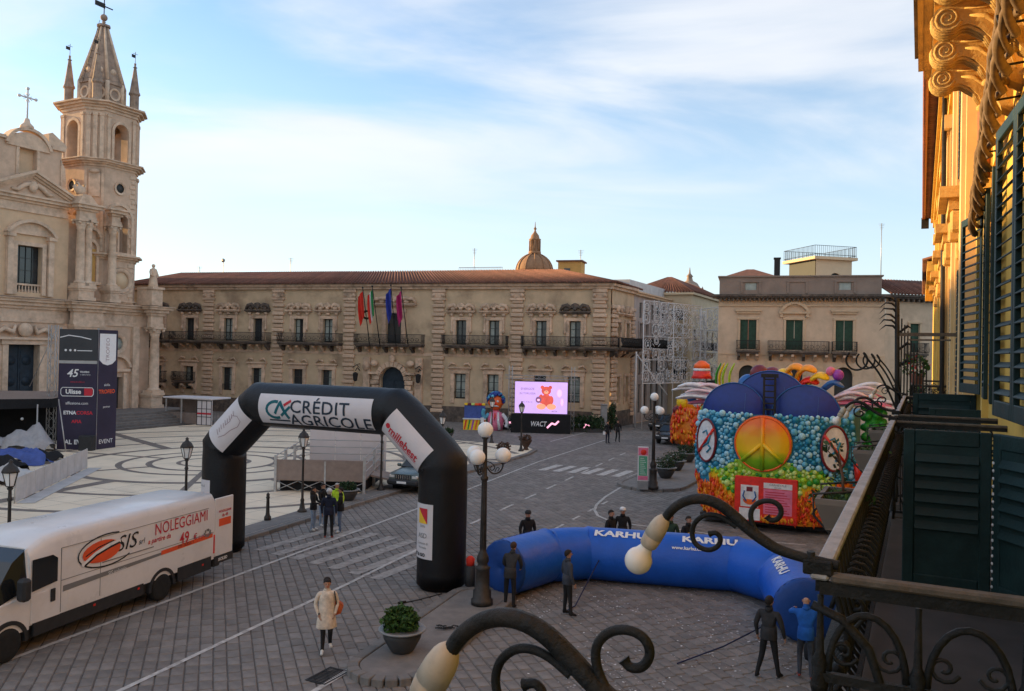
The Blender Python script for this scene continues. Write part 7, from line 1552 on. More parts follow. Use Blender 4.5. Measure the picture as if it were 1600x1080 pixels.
p = G(418, 813, KZ); t = thing('bollard', 'black iron bollard on the piazza kerb', 'bollard', (p.x, p.y, KZ + .01)); part('post', t, 'iron_lamp', lambda q: q.lathe([(.14, 0), (.14, .12), (.09, .2), (.075, .3), (.06, .85), (.085, .9), (.06, .95), (.07, 1.02), (.02, 1.1)], n=14))
# ================================================================== PLANTERS
def bowl_planter(name, label, loc, r, shrub='leaf', sr=.42, sz=.34, seed=1, n=1500, group='bowl planters'):
    t = thing(name, label, 'planter', loc, 0, group); h = r * 1.0
    part('bowl', t, 'pot', lambda q: q.lathe([(r * .42, 0), (r * .5, h * .06), (r * .62, h * .25), (r * .82, h * .62), (r * .88, h * .92)], n=26)); part('rim', t, 'pot_rim', lambda q: q.lathe([(r * .86, h * .9), (r * 1.04, h * .97), (r * 1.05, h * 1.02), (r * .98, h * 1.04), (r * .84, h * .96)], n=30)); part('soil', t, 'soil', lambda q: q.lathe([(.001, h * .93), (r * .85, h * .9)], n=20))
    b = MB().m(shrub); leaf_clump(b, (-.08 * r, 0, h + sz * .7), sr, sz, n, .075, seed); leaf_clump(b, (.3 * r, .1, h + sz * .5), sr * .6, sz * .6, n // 3, .07, seed + 1); tag(b.build('foliage', t, fix=False), kind='stuff')
    b = MB().m('leaf_brown'); rg = random.Random(seed)
    for k in range(9): a = rg.uniform(0, 6.28); b.tube([(0, 0, h * .9), (sr * .3 * math.cos(a), sr * .3 * math.sin(a), h + sz * .6), (sr * .7 * math.cos(a), sr * .7 * math.sin(a), h + sz * 1.1)], [.018, .012, .004], 5)
    tag(b.build('twigs', t, fix=False), kind='stuff'); return t
p = G(628, 1018, .13); bowl_planter('bowl_planter', 'dark bowl planter with bushy green shrub on the near traffic island', (p.x, p.y, .13), .52, 'leaf', .36, .30, 3, 2600)
p = G(544, 782, KZ); bowl_planter('bowl_planter', 'dark bowl planter behind the group of people by the kerb', (p.x, p.y, KZ), .5, 'leaf_dark', .4, .2, 4, 900)
for k, (x, y, lab) in enumerate(((1040, 747, 'dark bowl planter with shrub behind the globe lamp and green sign'), (1056, 735, 'dark bowl planter in the middle of the far island row'), (1074, 722, 'dark bowl planter nearest the orange float on the far island'))): p = G(x, y, .13); bowl_planter('bowl_planter', lab, (p.x, p.y, .13), .6, 'leaf_dark', .62, .34, 6 + k, 900)
for k, (x, y, lab) in enumerate(((816, 702, 'stone urn with brown plant at the foot of the lamp by the piazza tip'), (787, 717, 'low urn with brown plant on the piazza kerb'), (700, 690, 'small urn with dark shrub behind the black arch'))):
    p = G(x, y, KZ); t = thing('urn_planter', lab, 'planter', (p.x + (.25 if k == 0 else 0), p.y - .3, KZ), 0, 'urn planters on the piazza edge'); part('urn', t, 'pot' if k == 2 else 'leaf_brown', lambda q: q.lathe([(.22, 0), (.2, .06), (.14, .14), (.3, .4), (.42, .62), (.46, .7), (.38, .68)], n=16)); b = MB().m('leaf_brown' if k < 2 else 'leaf_dark'); leaf_clump(b, (0, 0, .85), .42, .22, 420, .12, 30 + k); tag(b.build('foliage', t, fix=False), kind='stuff')
# drain grate, cables, litter
p = G(512, 1056); t = thing('drain_grate', 'iron drain grate set in the setts near the walking woman', 'drain', (p.x, p.y, .004), math.atan2(D.y, D.x))
part('frame', t, 'iron', lambda q: (q.box(-.42, .42, -.27, -.23, -.01, .006), q.box(-.42, .42, .23, .27, -.01, .006), q.box(-.42, -.38, -.23, .23, -.01, .006), q.box(.38, .42, -.23, .23, -.01, .006)) and None)['kind'] = 'stuff'
for k in range(12): inst_box('bar', t, 'iron', -.345 + k * .0625, 0, -.01, .028, .458, .014, bv=.003)
p = G(640, 985); t = thing('iron_chain', 'heap of black chain lying beside the green planter', 'chain', (p.x + .75, p.y - .2, .14)); rg = random.Random(8)
b = MB().m('cable_black')
for k in range(26): a = rg.uniform(0, 6.28); x, y = rg.uniform(-.05, .62), rg.uniform(-.12, .12); b.tube([(x + .05 * math.cos(q), y + .03 * math.sin(q), .02 + .02 * rg.random()) for q in [R(45 * j) for j in range(8)]], .008, 4, closed=True)
tag(b.build('links', t), kind='stuff')
p0 = G(640, 930); t = thing('loose_cable', 'thin dark cable with plug lying on the setts left of the arch leg', 'cable', (p0.x, p0.y, 0)); part('lead', t, 'cable_black', lambda q: q.tube(smooth([G(622, 943) - p0, G(645, 940) - p0, G(668, 934) - p0, G(690, 928) - p0]), .022, 6)); part('plug', t, 'cable_black', lambda q: q.tube([G(622, 944) - p0 + Vector((0, 0, .03)), G(634, 942) - p0 + Vector((0, 0, .03))], .035, 7))
p = G(1338, 1044); t = thing('blower_bag', 'black fan blower and cloth bag under the blue end cap', 'blower', (p.x - .15, p.y + .25, 0)); part('cloth', t, 'black_cloth', lambda q: (q.lathe([(.5, 0), (.52, .25), (.44, .55), (.36, .8), (.2, .95), (.001, 1.0)], n=16), q.lathe([(.34, 0), (.36, .2), (.3, .42), (.001, .5)], (-.5, .25, 0), 14)) and None)['kind'] = 'stuff'; part('fan_ring', t, 'plastic_black', lambda q: q.lathe([(.24, -.62), (.24, -.5), (.2, -.5), (.2, -.62)], (0, 0, .35), 16, ax='y'))
p = G(741, 930); t = thing('waste_bin', 'small red topped bin at the foot of the globe lamp', 'bin', (p.x - .15, p.y + .4, 0)); part('body', t, 'plastic_black', lambda q: q.lathe([(.14, 0), (.16, .75)], n=14)); part('lid', t, 'flag_red', lambda q: q.lathe([(.12, .751), (.13, .95), (.06, 1.02), (.001, 1.03)], n=14))
# confetti and litter trodden into the setts
rg = random.Random(21); b = MB(); cl = [(G(rg.uniform(860, 1290), rg.uniform(905, 1075)), rg.uniform(.25, .8)) for _ in range(26)] + [(G(rg.uniform(760, 880), rg.uniform(925, 955)), .5) for _ in range(5)]
for c_, r_ in cl:
    for _ in range(46):
        x, y = rg.gauss(c_.x, r_), rg.gauss(c_.y, r_ * 1.2); s = rg.uniform(.012, .045); a = rg.uniform(0, 3.1); b.m(rg.choice(['print_white', 'banner_pale', 'tarp_grey', 'leaf_brown']))
        b.add([(x + s * math.cos(a), y + s * math.sin(a), .006), (x - s * .6 * math.sin(a), y + s * .6 * math.cos(a), .009), (x - s * math.cos(a), y - s * math.sin(a), .006), (x + s * .6 * math.sin(a), y - s * .6 * math.cos(a), .007)], [(0, 1, 2, 3)], False)
tag(b.build('confetti', fix=False), 'pale confetti and litter scattered over the setts by the blue tube', 'litter', kind='stuff')
# green sign board
p = G(1004, 765, .13); t = thing('sign_board', 'upright green and red notice board by the far globe lamp', 'sign', (p.x, p.y, .13), R(-8))
part('board', t, 'banner_white', lambda q: q.box(-.27, .27, -.06, .06, .0, 2.2, bv=.02)); part('green_panel', t, 'cobalt_sign', lambda q: q.box(-.21, .21, -.072, -.061, .72, 1.72)); part('red_band', t, 'f_pink', lambda q: q.box(-.25, .25, -.072, -.061, .5, .7)); part('red_header', t, 'f_pink', lambda q: q.box(-.25, .25, -.072, -.061, 1.76, 2.15)); part('grey_foot', t, 'pot_rim', lambda q: q.box(-.28, .28, -.1, .1, .0, .46, bv=.02))
b = MB().m('print_white')
for k in range(9): b.box(-.15, .15 - .05 * (k % 3), -.078, -.0725, .8 + k * .1, .82 + k * .1)
tag(b.build('small_print', t), kind='stuff'); part('red_blot', t, 'f_red', lambda q: q.lathe([(.001, -.08), (.14, -.078), (.15, -.073)], (.02, 0, 1.92), 14, ax='y'))

# ================================================================== EVENT GEAR
def truss(b, a, c, w=.3, r=.022, step=.45):
    a, c = Vector(a), Vector(c); t = (c - a); n = max(2, int(t.length / step)); up = Vector((0, 0, 1)) if abs(t.normalized().z) < .9 else Vector((1, 0, 0)); x = t.cross(up).normalized() * w / 2; y = x.cross(t).normalized() * w / 2
    cs = [x + y, x - y, -x - y, -x + y]
    for q in cs: b.tube([a + q, c + q], r, 5)
    for k in range(n):
        p0, p1 = a + t * k / n, a + t * (k + 1) / n
        for i in range(4): b.tube([p0 + cs[i], p1 + cs[(i + 1) % 4]] if k % 2 else [p0 + cs[(i + 1) % 4], p1 + cs[i]], r * .6, 4)
# LED screen
sc_p = P(845, 650, 72.5); scn = thing('led_screen', 'lit lilac screen showing a red teddy bear, hung in a truss frame', 'screen', (sc_p.x, sc_p.y, 0), R(-6))
zS0, zS1 = 7 - (646 - 553) * 72.5 / 1280, 7 - (597 - 553) * 72.5 / 1280; hwS = 2.32
part('panel', scn, 'screen_lilac', lambda q: q.box(-hwS, hwS, -.12, .05, zS0, zS1)); part('casing', scn, 'plastic_black', lambda q: q.box(-hwS - .05, hwS + .05, .052, .3, zS0 - .05, zS1 + .05))
bz = (zS0 + zS1) / 2; yS = -.125
def disc(b, x, z, rx, rz, off=0.0, n=18): b.add([(x + rx * math.cos(R(360 * k / n)), yS - off, z + rz * math.sin(R(360 * k / n))) for k in range(n)], [tuple(range(n))])
be = MB().m('screen_red'); disc(be, .45, bz - .22, .46, .55); disc(be, .45, bz + .62, .42, .38, .002); disc(be, .1, bz + .92, .16, .16, .003); disc(be, .8, bz + .92, .16, .16, .003); disc(be, 0.0, bz - .1, .22, .4, .003); disc(be, .88, bz - .2, .22, .38, .003); be.m('screen_tan'); disc(be, .02, bz - .78, .42, .26, .004); disc(be, .92, bz - .78, .42, .26, .004); disc(be, .45, bz + .5, .2, .16, .004); be.m('screen_dark'); disc(be, .45, bz + .56, .05, .04, .006); disc(be, .3, bz + .7, .04, .05, .006); disc(be, .6, bz + .7, .04, .05, .006); disc(be, -.22, bz - .18, .26, .28, .006); be.m('screen_pink'); disc(be, 1.62, bz + .42, .2, .32, .002); disc(be, -.22, bz - .2, .12, .1, .008); disc(be, 1.85, bz - .35, .1, .3, .002); be.build('picture', scn)
b = MB().m('screen_dark'); text_on(b, 'ENERGIZE', lambda u, v: (-1.2 + u, yS - .002, bz + .75 + v), .27); text_on(b, 'IN TORUSSIA', lambda u, v: (-1.2 + u, yS - .002, bz + .35 + v), .24); text_on(b, 'DAL 18 AL 22', lambda u, v: (-1.25 + u, yS - .002, bz - .4 + v), .16); text_on(b, 'FATTA', lambda u, v: (1.2 + u, yS - .002, zS0 + .2 + v), .16, bold=.004); b.build('lettering', scn)
for s in (-1, 1): b = MB().m('truss'); truss(b, (s * (hwS + .45), .3, 0), (s * (hwS + .45), .3, 5.9)); tag(b.build('truss_tower', scn), kind='stuff')
b = MB().m('truss'); truss(b, (-hwS - .9, .3, zS1 + .4), (hwS + .9, .3, zS1 + .4)); tag(b.build('truss_beam', scn), kind='stuff')
b = MB().m('black_cloth'); b.box(-hwS - .3, hwS + .3, -.25, .3, 0, zS0 - .08); sk = b.build('skirt', scn); b = MB().m('print_white'); text_on(b, 'WACT', lambda u, v: (-.2 + u, -.26, .8 + v), .62, shear=.2, bold=.01, sx=.75); b.m('screen_pink'); stroke(b, [(.6, .5), (1.0, .9), (1.3, .8), (1.6, 1.1)], .16, lambda u, v, o=0: (u, -.265, v)); b.build('graffiti_print', sk)
for k, (px, py, lab) in enumerate(((788, 672, 'black barrier with pink and white graffiti print beside the giant head'), (908, 675, 'black barrier with graffiti print on the far side of the screen'))):
    p = G(px, py); t = thing('printed_barrier', lab, 'barrier', (p.x, p.y, 0), R(-8), 'printed barriers by the screen'); part('panel', t, 'black_cloth', lambda q: q.box(-.95, .95, -.15, .15, .05, 1.15, bv=.03)); b = MB().m('print_white'); text_on(b, 'WACT', lambda u, v: (-.2 + u, -.155, .6 + v), .5, shear=.2, bold=.012, sx=.75); b.m('screen_pink'); stroke(b, [(.2, .4), (.5, .75), (.75, .6)], .14, lambda u, v, o=0: (u, -.16, v)); b.build('graffiti_print', t)
    for s in (-1, 1): part('foot', t, 'iron', lambda q: q.box(s * .8 - .04, s * .8 + .04, -.3, .3, 0, .05))
p = G(918, 677); t = thing('hedge', 'dark clipped hedge screen between the big screen and the building corner', 'hedge', (p.x, p.y + 1.0, 0)); b = MB().m('leaf_dark'); 
for k in range(5): leaf_clump(b, (-1.2 + k * .6, 0, .7 + .15 * (k % 2)), .5, .7, 500, .16, 50 + k)
tag(b.build('foliage', t, fix=False), kind='stuff'); part('trough', t, 'pot', lambda q: q.box(-1.5, 1.5, -.3, .3, 0, .35))
p = G(943, 674); t = thing('grey_post', 'pale grey utility column by the town hall corner', 'column', (p.x, p.y, 0)); part('shaft', t, 'pot_rim', lambda q: q.box(-.28, .28, -.25, .25, 0, 2.4, bv=.04)); part('cap', t, 'pot_rim', lambda q: q.box(-.32, .32, -.3, .3, 2.402, 2.5, bv=.03))
p = G(948, 672); t = thing('cypress', 'slim dark upright shrub beside the grey utility column', 'shrub', (p.x + .5, p.y + .3, 0)); b = MB().m('leaf_dark'); [leaf_clump(b, (.1 * math.sin(k * 2), 0, .5 + .4 * k), .55 - .07 * k, .45, 300, .13, 60 + k) for k in range(5)]; tag(b.build('crown', t, fix=False), kind='stuff'); part('trunk', t, 'leaf_brown', lambda q: q.tube([(0, 0, 0), (0, 0, 2.5)], [.07, .03], 6))
# giant head figure and painted booth
p = G(774, 672); gh_ = thing('giant_puppet', 'giant papier mache bust with curly blue hair, red face and pink jacket', 'puppet', (p.x, p.y, 0), R(-5))
gh_.scale = (.88, .88, .9)
part('torso', gh_, 'f_pink', lambda q: q.lathe([(.75, 0), (.8, .6), (.85, 1.2), (.65, 1.75), (.3, 1.95), (.25, 2.1)], n=18)); part('lapel', gh_, 'f_white', lambda q: (q.tube([(-.5, -.72, .1), (-.35, -.78, 1.0), (-.3, -.5, 1.8)], [.16, .14, .1], 8), q.tube([(.5, -.72, .1), (.35, -.78, 1.0), (.3, -.5, 1.8)], [.16, .14, .1], 8)) and None)['kind'] = 'stuff'
part('tie', gh_, 'f_red', lambda q: q.tube([(0, -.72, 1.75), (0, -.85, 1.4), (0, -.88, 1.0)], [.06, .11, .02], 7)); hd_ = part('head', gh_, 'f_orange', lambda q: q.ball((0, -.1, 2.75), .72, 18, 12, (1, .95, 1.1)))
part('nose', hd_, 'f_red', lambda q: q.ball((0, -.85, 2.7), .16, 10, 7)); part('moustache', hd_, 'f_white', lambda q: q.tube([(-.35, -.68, 2.42), (0, -.82, 2.5), (.35, -.68, 2.42)], [.05, .1, .05], 8))
for s in (-1, 1): part('eye', hd_, 'f_white', lambda q: q.ball((s * .25, -.7, 2.92), .12, 10, 7)); part('ear', hd_, 'f_orange', lambda q: q.ball((s * .72, -.05, 2.75), .16, 8, 6, (.6, 1, 1.4))); part('arm', gh_, 'f_white' if s > 0 else 'f_sky', lambda q: q.tube(smooth([(s * .7, -.1, 1.6), (s * 1.1, -.3, 1.2), (s * 1.3, -.5, .7 if s > 0 else 1.7), (s * 1.15, -.6, .35 if s > 0 else 2.1)]), .2, 9))
hr = MB().m('f_teal'); rg = random.Random(4)
for k in range(90):
    a = rg.uniform(0, 6.28); e = rg.uniform(-.1, 1.5); r = .82; x, y, z = r * math.cos(e) * math.cos(a), r * math.cos(e) * math.sin(a), r * math.sin(e)
    if y < -.35 and z < .45: continue
    hr.m(rg.choice(['f_teal', 'f_blue', 'f_navy', 'f_sky'])); hr.ball((x * 1.05, y - .05, 2.9 + z * 1.05), rg.uniform(.12, .22), 7, 5)
tag(hr.build('curly_hair', hd_), kind='stuff')
p = G(741, 672); t = thing('painted_booth', 'painted booth with blue window and slanting yellow red stripes', 'booth', (p.x, p.y + .2, 0), R(-6)); part('back_panel', t, 'tarp_blue', lambda q: q.box(-.95, .95, .0, .1, 1.05, 2.2)); part('counter', t, 'f_white', lambda q: q.box(-1.05, 1.05, -.3, .1, .95, 1.04)); part('front', t, 'f_yellow', lambda q: q.box(-1.0, 1.0, -.2, .0, 0, .94))
for k in range(6): part('stripe', t, ['f_red', 'f_green', 'f_purple', 'f_orange', 'print_black', 'f_red'][k], lambda q: q.add([(-.95 + k * .33, -.206, .03), (-.82 + k * .33, -.206, .03), (-.64 + k * .33 if k < 5 else .98, -.206, .9), (-.8 + k * .33, -.206, .9)], [(0, 1, 2, 3)]) and None)
for k in range(6): part('bunting', t, ['f_yellow', 'f_maroon', 'f_palelime', 'f_orange', 'f_red', 'f_yellow'][k], lambda q: q.box(-.95 + k * .32, -.65 + k * .32, -.1, .12, 2.21, 2.42, bv=.03))
part('sign_card', t, 'print_white', lambda q: q.box(.6, .9, -.36, -.33, .7, 1.15))
# banner tower at the stage
p = G(148, 706); NB_ = thing('banner_tower', 'tall dark purple banner tower printed with sponsor names', 'banner tower', (p.x, p.y, 0), R(2)); W1 = 2.45; HT = 8.0
sd_dir = R(70)
part('front_banner', NB_, 'dark_banner', lambda q: q.box(-W1, 0, 0, .06, .0, 5.75)); part('front_header', NB_, 'dark_banner_top', lambda q: q.box(-W1, 0, 0, .06, 5.95, HT)); part('front_gap_bar', NB_, 'truss', lambda q: q.box(-W1, 0, .02, .08, 5.76, 5.94))
sm_ = Matrix.Rotation(sd_dir, 4, 'Z'); SB = MB().m('dark_banner'); SB.box(.05, 1.75, 0, .06, 0, HT); SB.xf(sm_); SB.build('side_banner', NB_)
f1 = lambda x0, z0: (lambda u, v: (x0 + u, -.006, z0 + v)); cx1 = -W1 / 2
b = MB().m('print_white'); text_on(b, '45', f1(cx1 - .35, 5.1), .72, shear=.25, bold=.01); text_on(b, 'TROFEO', f1(cx1 + .45, 5.2), .16, bold=.004); text_on(b, 'S. SEBASTIANO', f1(cx1 + .5, 5.02), .1); text_on(b, 'Ulisse', f1(cx1 - .25, 3.9), .42, bold=.012); text_on(b, 'affissione.com', f1(cx1, 3.15), .26); text_on(b, 'ETNA', f1(cx1 - .45, 2.52), .32, bold=.012); text_on(b, 'AL', f1(cx1 - .5, .6), .4, bold=.014); text_on(b, 'EVANT', f1(cx1 + .5, .6), .4, bold=.014)
stroke(b, [(cx1 - .95, 3.62), (cx1 + .95, 3.62), (cx1 + 1.05, 3.75), (cx1 + 1.05, 4.05), (cx1 + .95, 4.18), (cx1 - .95, 4.18), (cx1 - 1.05, 4.05), (cx1 - 1.05, 3.75), (cx1 - .95, 3.62)], .04, lambda u, v, o=0: (u, -.008, v)); stroke(b, [(-W1 + .05, 7.45), (-W1 + .6, 7.6), (-W1 + 1.4, 7.5), (-.4, 7.35)], .06, lambda u, v, o=0: (u, -.008, v)); stroke(b, [(cx1 - .05, 6.6), (cx1 + .9, 6.6)], .05, lambda u, v, o=0: (u, -.008, v))
for k in range(3): b.add([(cx1 - .8 + k * .3 + .08 * math.cos(R(45 * j)), -.008, 6.62 + .08 * math.sin(R(45 * j))) for j in range(8)], [tuple(range(8))])
tag(b.build('lettering', NB_), kind='stuff')
b = MB().m('print_red'); text_on(b, 'CORSA', f1(cx1 + .5, 2.52), .32, bold=.008); text_on(b, 'www.trofeo.it', f1(cx1, 4.55), .16); text_on(b, 'APIA', f1(cx1, 1.95), .3, bold=.008); b.add([(cx1 + .45, -.007, 3.66), (cx1 + 1.0, -.007, 3.66), (cx1 + 1.0, -.007, 4.14), (cx1 + .45, -.007, 4.14)], [(0, 1, 2, 3)]); tag(b.build('lettering', NB_), kind='stuff')
def sf(x0, z0): return lambda u, v: tuple(sm_ @ Vector((x0 + u, -.006, z0 + v)))
b = MB().m('print_white'); q = [(.2, 6.0), (.2, 7.75), (1.6, 7.75), (1.6, 6.0), (1.3, 5.75), (.9, 5.65), (.5, 5.75)]; b.add([sf(0, 0)(u, v) for u, v in q], [tuple(range(7))]); text_on(b, 'sicilia', sf(.9, 4.35), .24); text_on(b, 'partner', sf(.9, 2.9), .2); text_on(b, 'EVENT', sf(.9, .6), .4); tag(b.build('side_print', NB_), kind='stuff'); b = MB().m('print_orange'); text_on(b, 'TROFEO', sf(.9, 3.9), .36, bold=.01); b.build('side_print', NB_); b = MB().m('print_pinkgrey'); text_on(b, 'TROFEO', lambda u, v: tuple(sm_ @ Vector((.9 - v, -.01, 6.7 + u))), .42); b.build('side_print', NB_)
part('frame_post', NB_, 'truss', lambda q: q.box(-.06, .04, .07, .17, 0, HT + .1)); part('frame_post', NB_, 'truss', lambda q: q.box(-W1, -W1 + .1, .07, .17, 0, HT + .1)); part('ballast', NB_, 'plastic_black', lambda q: q.box(-.8, .1, -.6, -.05, 0, 1.1, bv=.05)); part('stay', NB_, 'truss', lambda q: q.tube([(-W1 + .1, -.1, 3.4), (-W1 + 1.2, -1.2, .05)], .04, 6))
# stage with dark roof slab, lattice tower and tarps
p = G(78, 700); sg = thing('stage', 'black event stage with dark deck and steel lattice tower at its edge', 'stage', (p.x, p.y, 0), R(8))
b = MB().m('truss'); truss(b, (-.35, 1.0, 0), (-.35, 1.0, 8.3), w=.45, r=.03, step=.5); tag(b.build('lattice_tower', sg), kind='stuff')
part('deck', sg, 'ply', lambda q: q.add([(-14, -3.5, 3.2), (.3, -.6, 3.35), (.3, 5, 3.55), (-14, 5, 3.55)], [(0, 1, 2, 3)]) and None); part('deck_edge', sg, 'black_cloth', lambda q: q.add([(-14, -3.5, 3.19), (.3, -.6, 3.34), (.3, -.6, 2.75), (-14, -3.5, 2.3), (.3, 5, 3.54), (.3, 5, 2.8)], [(0, 1, 2, 3), (1, 4, 5, 2)]) and None); part('deck_back', sg, 'black_cloth', lambda q: q.box(-14, .2, 3.5, 4.9, 0, 3.1))
for k in range(5): part('stage_leg', sg, 'truss', lambda q: q.tube([(-12 + k * 2.9, -1.5 + .1 * k, 0), (-12 + k * 2.9, -1.5 + .1 * k, 3.0)], .05, 6))
for k in range(4): part('floor_spot', sg, 'lens', lambda q: q.ball((-9 + k * 2.5, -1.9 + .4 * k, 2.0), .1, 8, 6))
part('tower_stay', sg, 'truss', lambda q: q.tube([(-.2, 1, 8.0), (-2.4, 2.5, 4.0)], .03, 5))
def tarp(name, label, loc, rx, ry, rz, key, seed, n=14):
    rg = random.Random(seed); t = thing(name, label, 'tarpaulin', loc, 0, 'tarpaulins heaped by the stage'); b = MB().m(key); off = [rg.random() * 6 for _ in range(4)]; vs = []
    for i in range(n + 1):
        for j in range(n + 1):
            u, v = i / n * 2 - 1, j / n * 2 - 1; h = max(0, 1 - (u * u * .75 + v * v * .75)) ** .6
            z = rz * h * (.75 + .28 * math.sin(3.1 * u + off[0]) * math.cos(2.7 * v + off[1]) + .10 * math.sin(7 * u + 5 * v + off[2]) + .06 * math.sin(13 * u - 9 * v)) + .03; vs.append((rx * u * (1 + .12 * math.sin(4 * v + off[3])), ry * v * (1 + .1 * math.sin(5 * u + off[1])), max(.02, z)))
    b.add(vs, [(i * (n + 1) + j, (i + 1) * (n + 1) + j, (i + 1) * (n + 1) + j + 1, i * (n + 1) + j + 1) for i in range(n) for j in range(n)], True); b.build('sheet', t, fix=False)
for (px, py, rx, ry, rz, key, lab, sd) in ((44, 708, 1.5, 1.1, 1.7, 'tarp_grey', 'pale grey tarpaulin draped over gear below the stage', 1), (10, 706, 1.8, 1.1, 1.2, 'tarp_grey', 'crumpled grey tarpaulin heap against the stage front', 2), (25, 728, 1.7, .8, 1.2, 'tarp_blue', 'blue tarpaulin spread over crates by the stage', 3), (15, 758, 1.4, .8, .85, 'banner_pale', 'white plastic sheet in the heap behind the pale barrier', 4), (0, 740, 1.2, .7, 1.0, 'black_cloth', 'black cloth heap between the tarpaulins', 5), (64, 722, 1.2, .7, .7, 'black_cloth', 'black cloth heap behind the middle of the barrier', 6)): p = G(px, py); tarp('tarpaulin', lab, (p.x, p.y, KZ), rx, ry, rz, key, sd)
a, c = G(136, 732, KZ), G(24, 787, KZ); ln = (c - a).length; bf_ = thing('banner_barrier', 'long pale banner barrier in front of the stage heap', 'barrier', (c.x, c.y, KZ), math.atan2(a.y - c.y, a.x - c.x)); n = 9
for k in range(n): part('barrier_panel', bf_, 'banner_pale', lambda q: q.box(ln * k / n + .02, ln * (k + 1) / n - .02, -.02, .02, .06, 1.1, bv=.008))
for k in range(n + 1): part('barrier_post', bf_, 'truss', lambda q: q.tube([(ln * k / n, .04, 0), (ln * k / n, .04, 1.12)], .02, 5))
part('floor_mat', bf_, 'banner_pale', lambda q: q.box(0, ln, -.75, -.05, .012, .03))
# railed platform with ramp
p = G(430, 768, KZ); pr = thing('railed_platform', 'low plywood platform with steel handrails, side ramp and lilac back panels', 'platform', (p.x, p.y, KZ), R(-2)); PW = 4.3; PD = 4.6
part('deck', pr, 'ply', lambda q: q.add([(0, 0, .62), (PW, 0, .62), (PW, PD, .95), (0, PD, .95), (0, 0, .54), (PW, 0, .54), (PW, PD, .87), (0, PD, .87)], [(0, 1, 2, 3), (4, 5, 6, 7), (0, 1, 5, 4), (1, 2, 6, 5), (2, 3, 7, 6), (3, 0, 4, 7)]) and None)
part('front_panel', pr, 'ply', lambda q: q.box(.05, PW - .05, -.03, 0, .57, 1.55)); part('underside', pr, 'black_cloth', lambda q: q.box(.1, PW - .1, .4, PD - .1, .02, .5))
for (x, y, h) in ((0, 0, 1.75), (PW, 0, 1.75), (0, PD * .33, 1.85), (0, PD * .66, 1.95), (0, PD, 2.05), (PW, PD, 2.05), (PW, PD * .5, 1.9)): part('post', pr, 'rim', lambda q: q.box(x - .06, x + .06, y - .06, y + .06, 0, h))
for k in range(3): part('rail', pr, 'truss', lambda q: q.tube([(0, PD, 1.3 + k * .36), (PW, PD, 1.3 + k * .36)], .025, 6)); part('rail', pr, 'truss', lambda q: q.tube([(0, 0, 1.0 + k * .36), (0, PD, 1.3 + k * .36)], .025, 6)); part('rail', pr, 'truss', lambda q: q.tube([(PW, 0, 1.0 + k * .36), (PW, PD, 1.3 + k * .36)], .025, 6))
for k in range(4): part('cross_brace', pr, 'truss', lambda q: q.tube([(k * PW / 4, 0, .05), ((k + 1) * PW / 4, 0, .52)], .02, 5)); part('cross_brace', pr, 'truss', lambda q: q.tube([((k + 1) * PW / 4, .05, .05), (k * PW / 4, .05, .52)], .02, 5))
part('middle_stud', pr, 'rim', lambda q: q.box(PW * .55, PW * .55 + .08, -.05, -.031, 0, 1.5)); part('ramp', pr, 'ply', lambda q: q.add([(PW + .05, 1.2, .75), (PW + 3.3, 1.2, .04), (PW + 3.3, 3.0, .04), (PW + .05, 3.0, .75), (PW + .05, 1.2, .65), (PW + 3.3, 1.2, .02), (PW + 3.3, 3.0, .02), (PW + .05, 3.0, .65)], [(0, 1, 2, 3), (0, 1, 5, 4), (4, 5, 6, 7), (2, 3, 7, 6)]) and None)
for k in range(2): part('ramp_rail', pr, 'truss', lambda q: q.tube([(PW, 3.0, 1.2 + .5 * k), (PW + 2.0, 3.0, 1.2 + .5 * k), (PW + 2.0, 3.0, .3)], .025, 6))
for k in range(3): part('back_panel', pr, 'panel_lilac', lambda q: q.box(.2 + k * 1.4, 1.57 + k * 1.4, PD + .5, PD + .56, .0, 3.6))
part('awning_tip', pr, 'banner_white', lambda q: q.lathe([(1.0, 3.65), (.05, 4.3), (.001, 4.5)], (1.2, PD + 1.6, 0), 4, sm=False)); part('awning_pole', pr, 'truss', lambda q: q.tube([(1.2, PD + 1.6, 0), (1.2, PD + 1.6, 3.65)], .05, 6))
# white box stand by the church steps
p = G(307, 664, KZ); t = thing('white_stand', 'white box stand with black framed glazed end by the church steps', 'stand', (p.x, p.y, KZ), R(-20)); part('roof', t, 'banner_white', lambda q: q.box(-3.6, 1.7, -.2, 2.4, 2.25, 2.4, bv=.03)); part('end_wall', t, 'banner_white', lambda q: q.box(0, 1.6, .0, .1, 0, 2.24)); part('back_wall', t, 'ply', lambda q: q.box(-3.5, -.05, 1.8, 2.0, 0, 2.2)); part('counter', t, 'ply', lambda q: q.box(-3.3, -.1, .3, 1.2, 0, 1.0, bv=.02))
for k in range(4): part('glazing_bar', t, 'print_black', lambda q: q.box(k * .52, k * .52 + .05, -.03, -.002, 0, 2.2))
for k in range(4): part('glazing_rail', t, 'print_black', lambda q: q.box(.052, 1.56, -.028, -.003, k * .71, k * .71 + .05))
part('red_strip', t, 'print_red', lambda q: q.box(.06, 1.55, -.027, -.004, .95, 1.1))
for x in (-3.4, -1.7): part('stand_post', t, 'rim', lambda q: q.box(x, x + .1, -.1, 0, 0, 2.25))

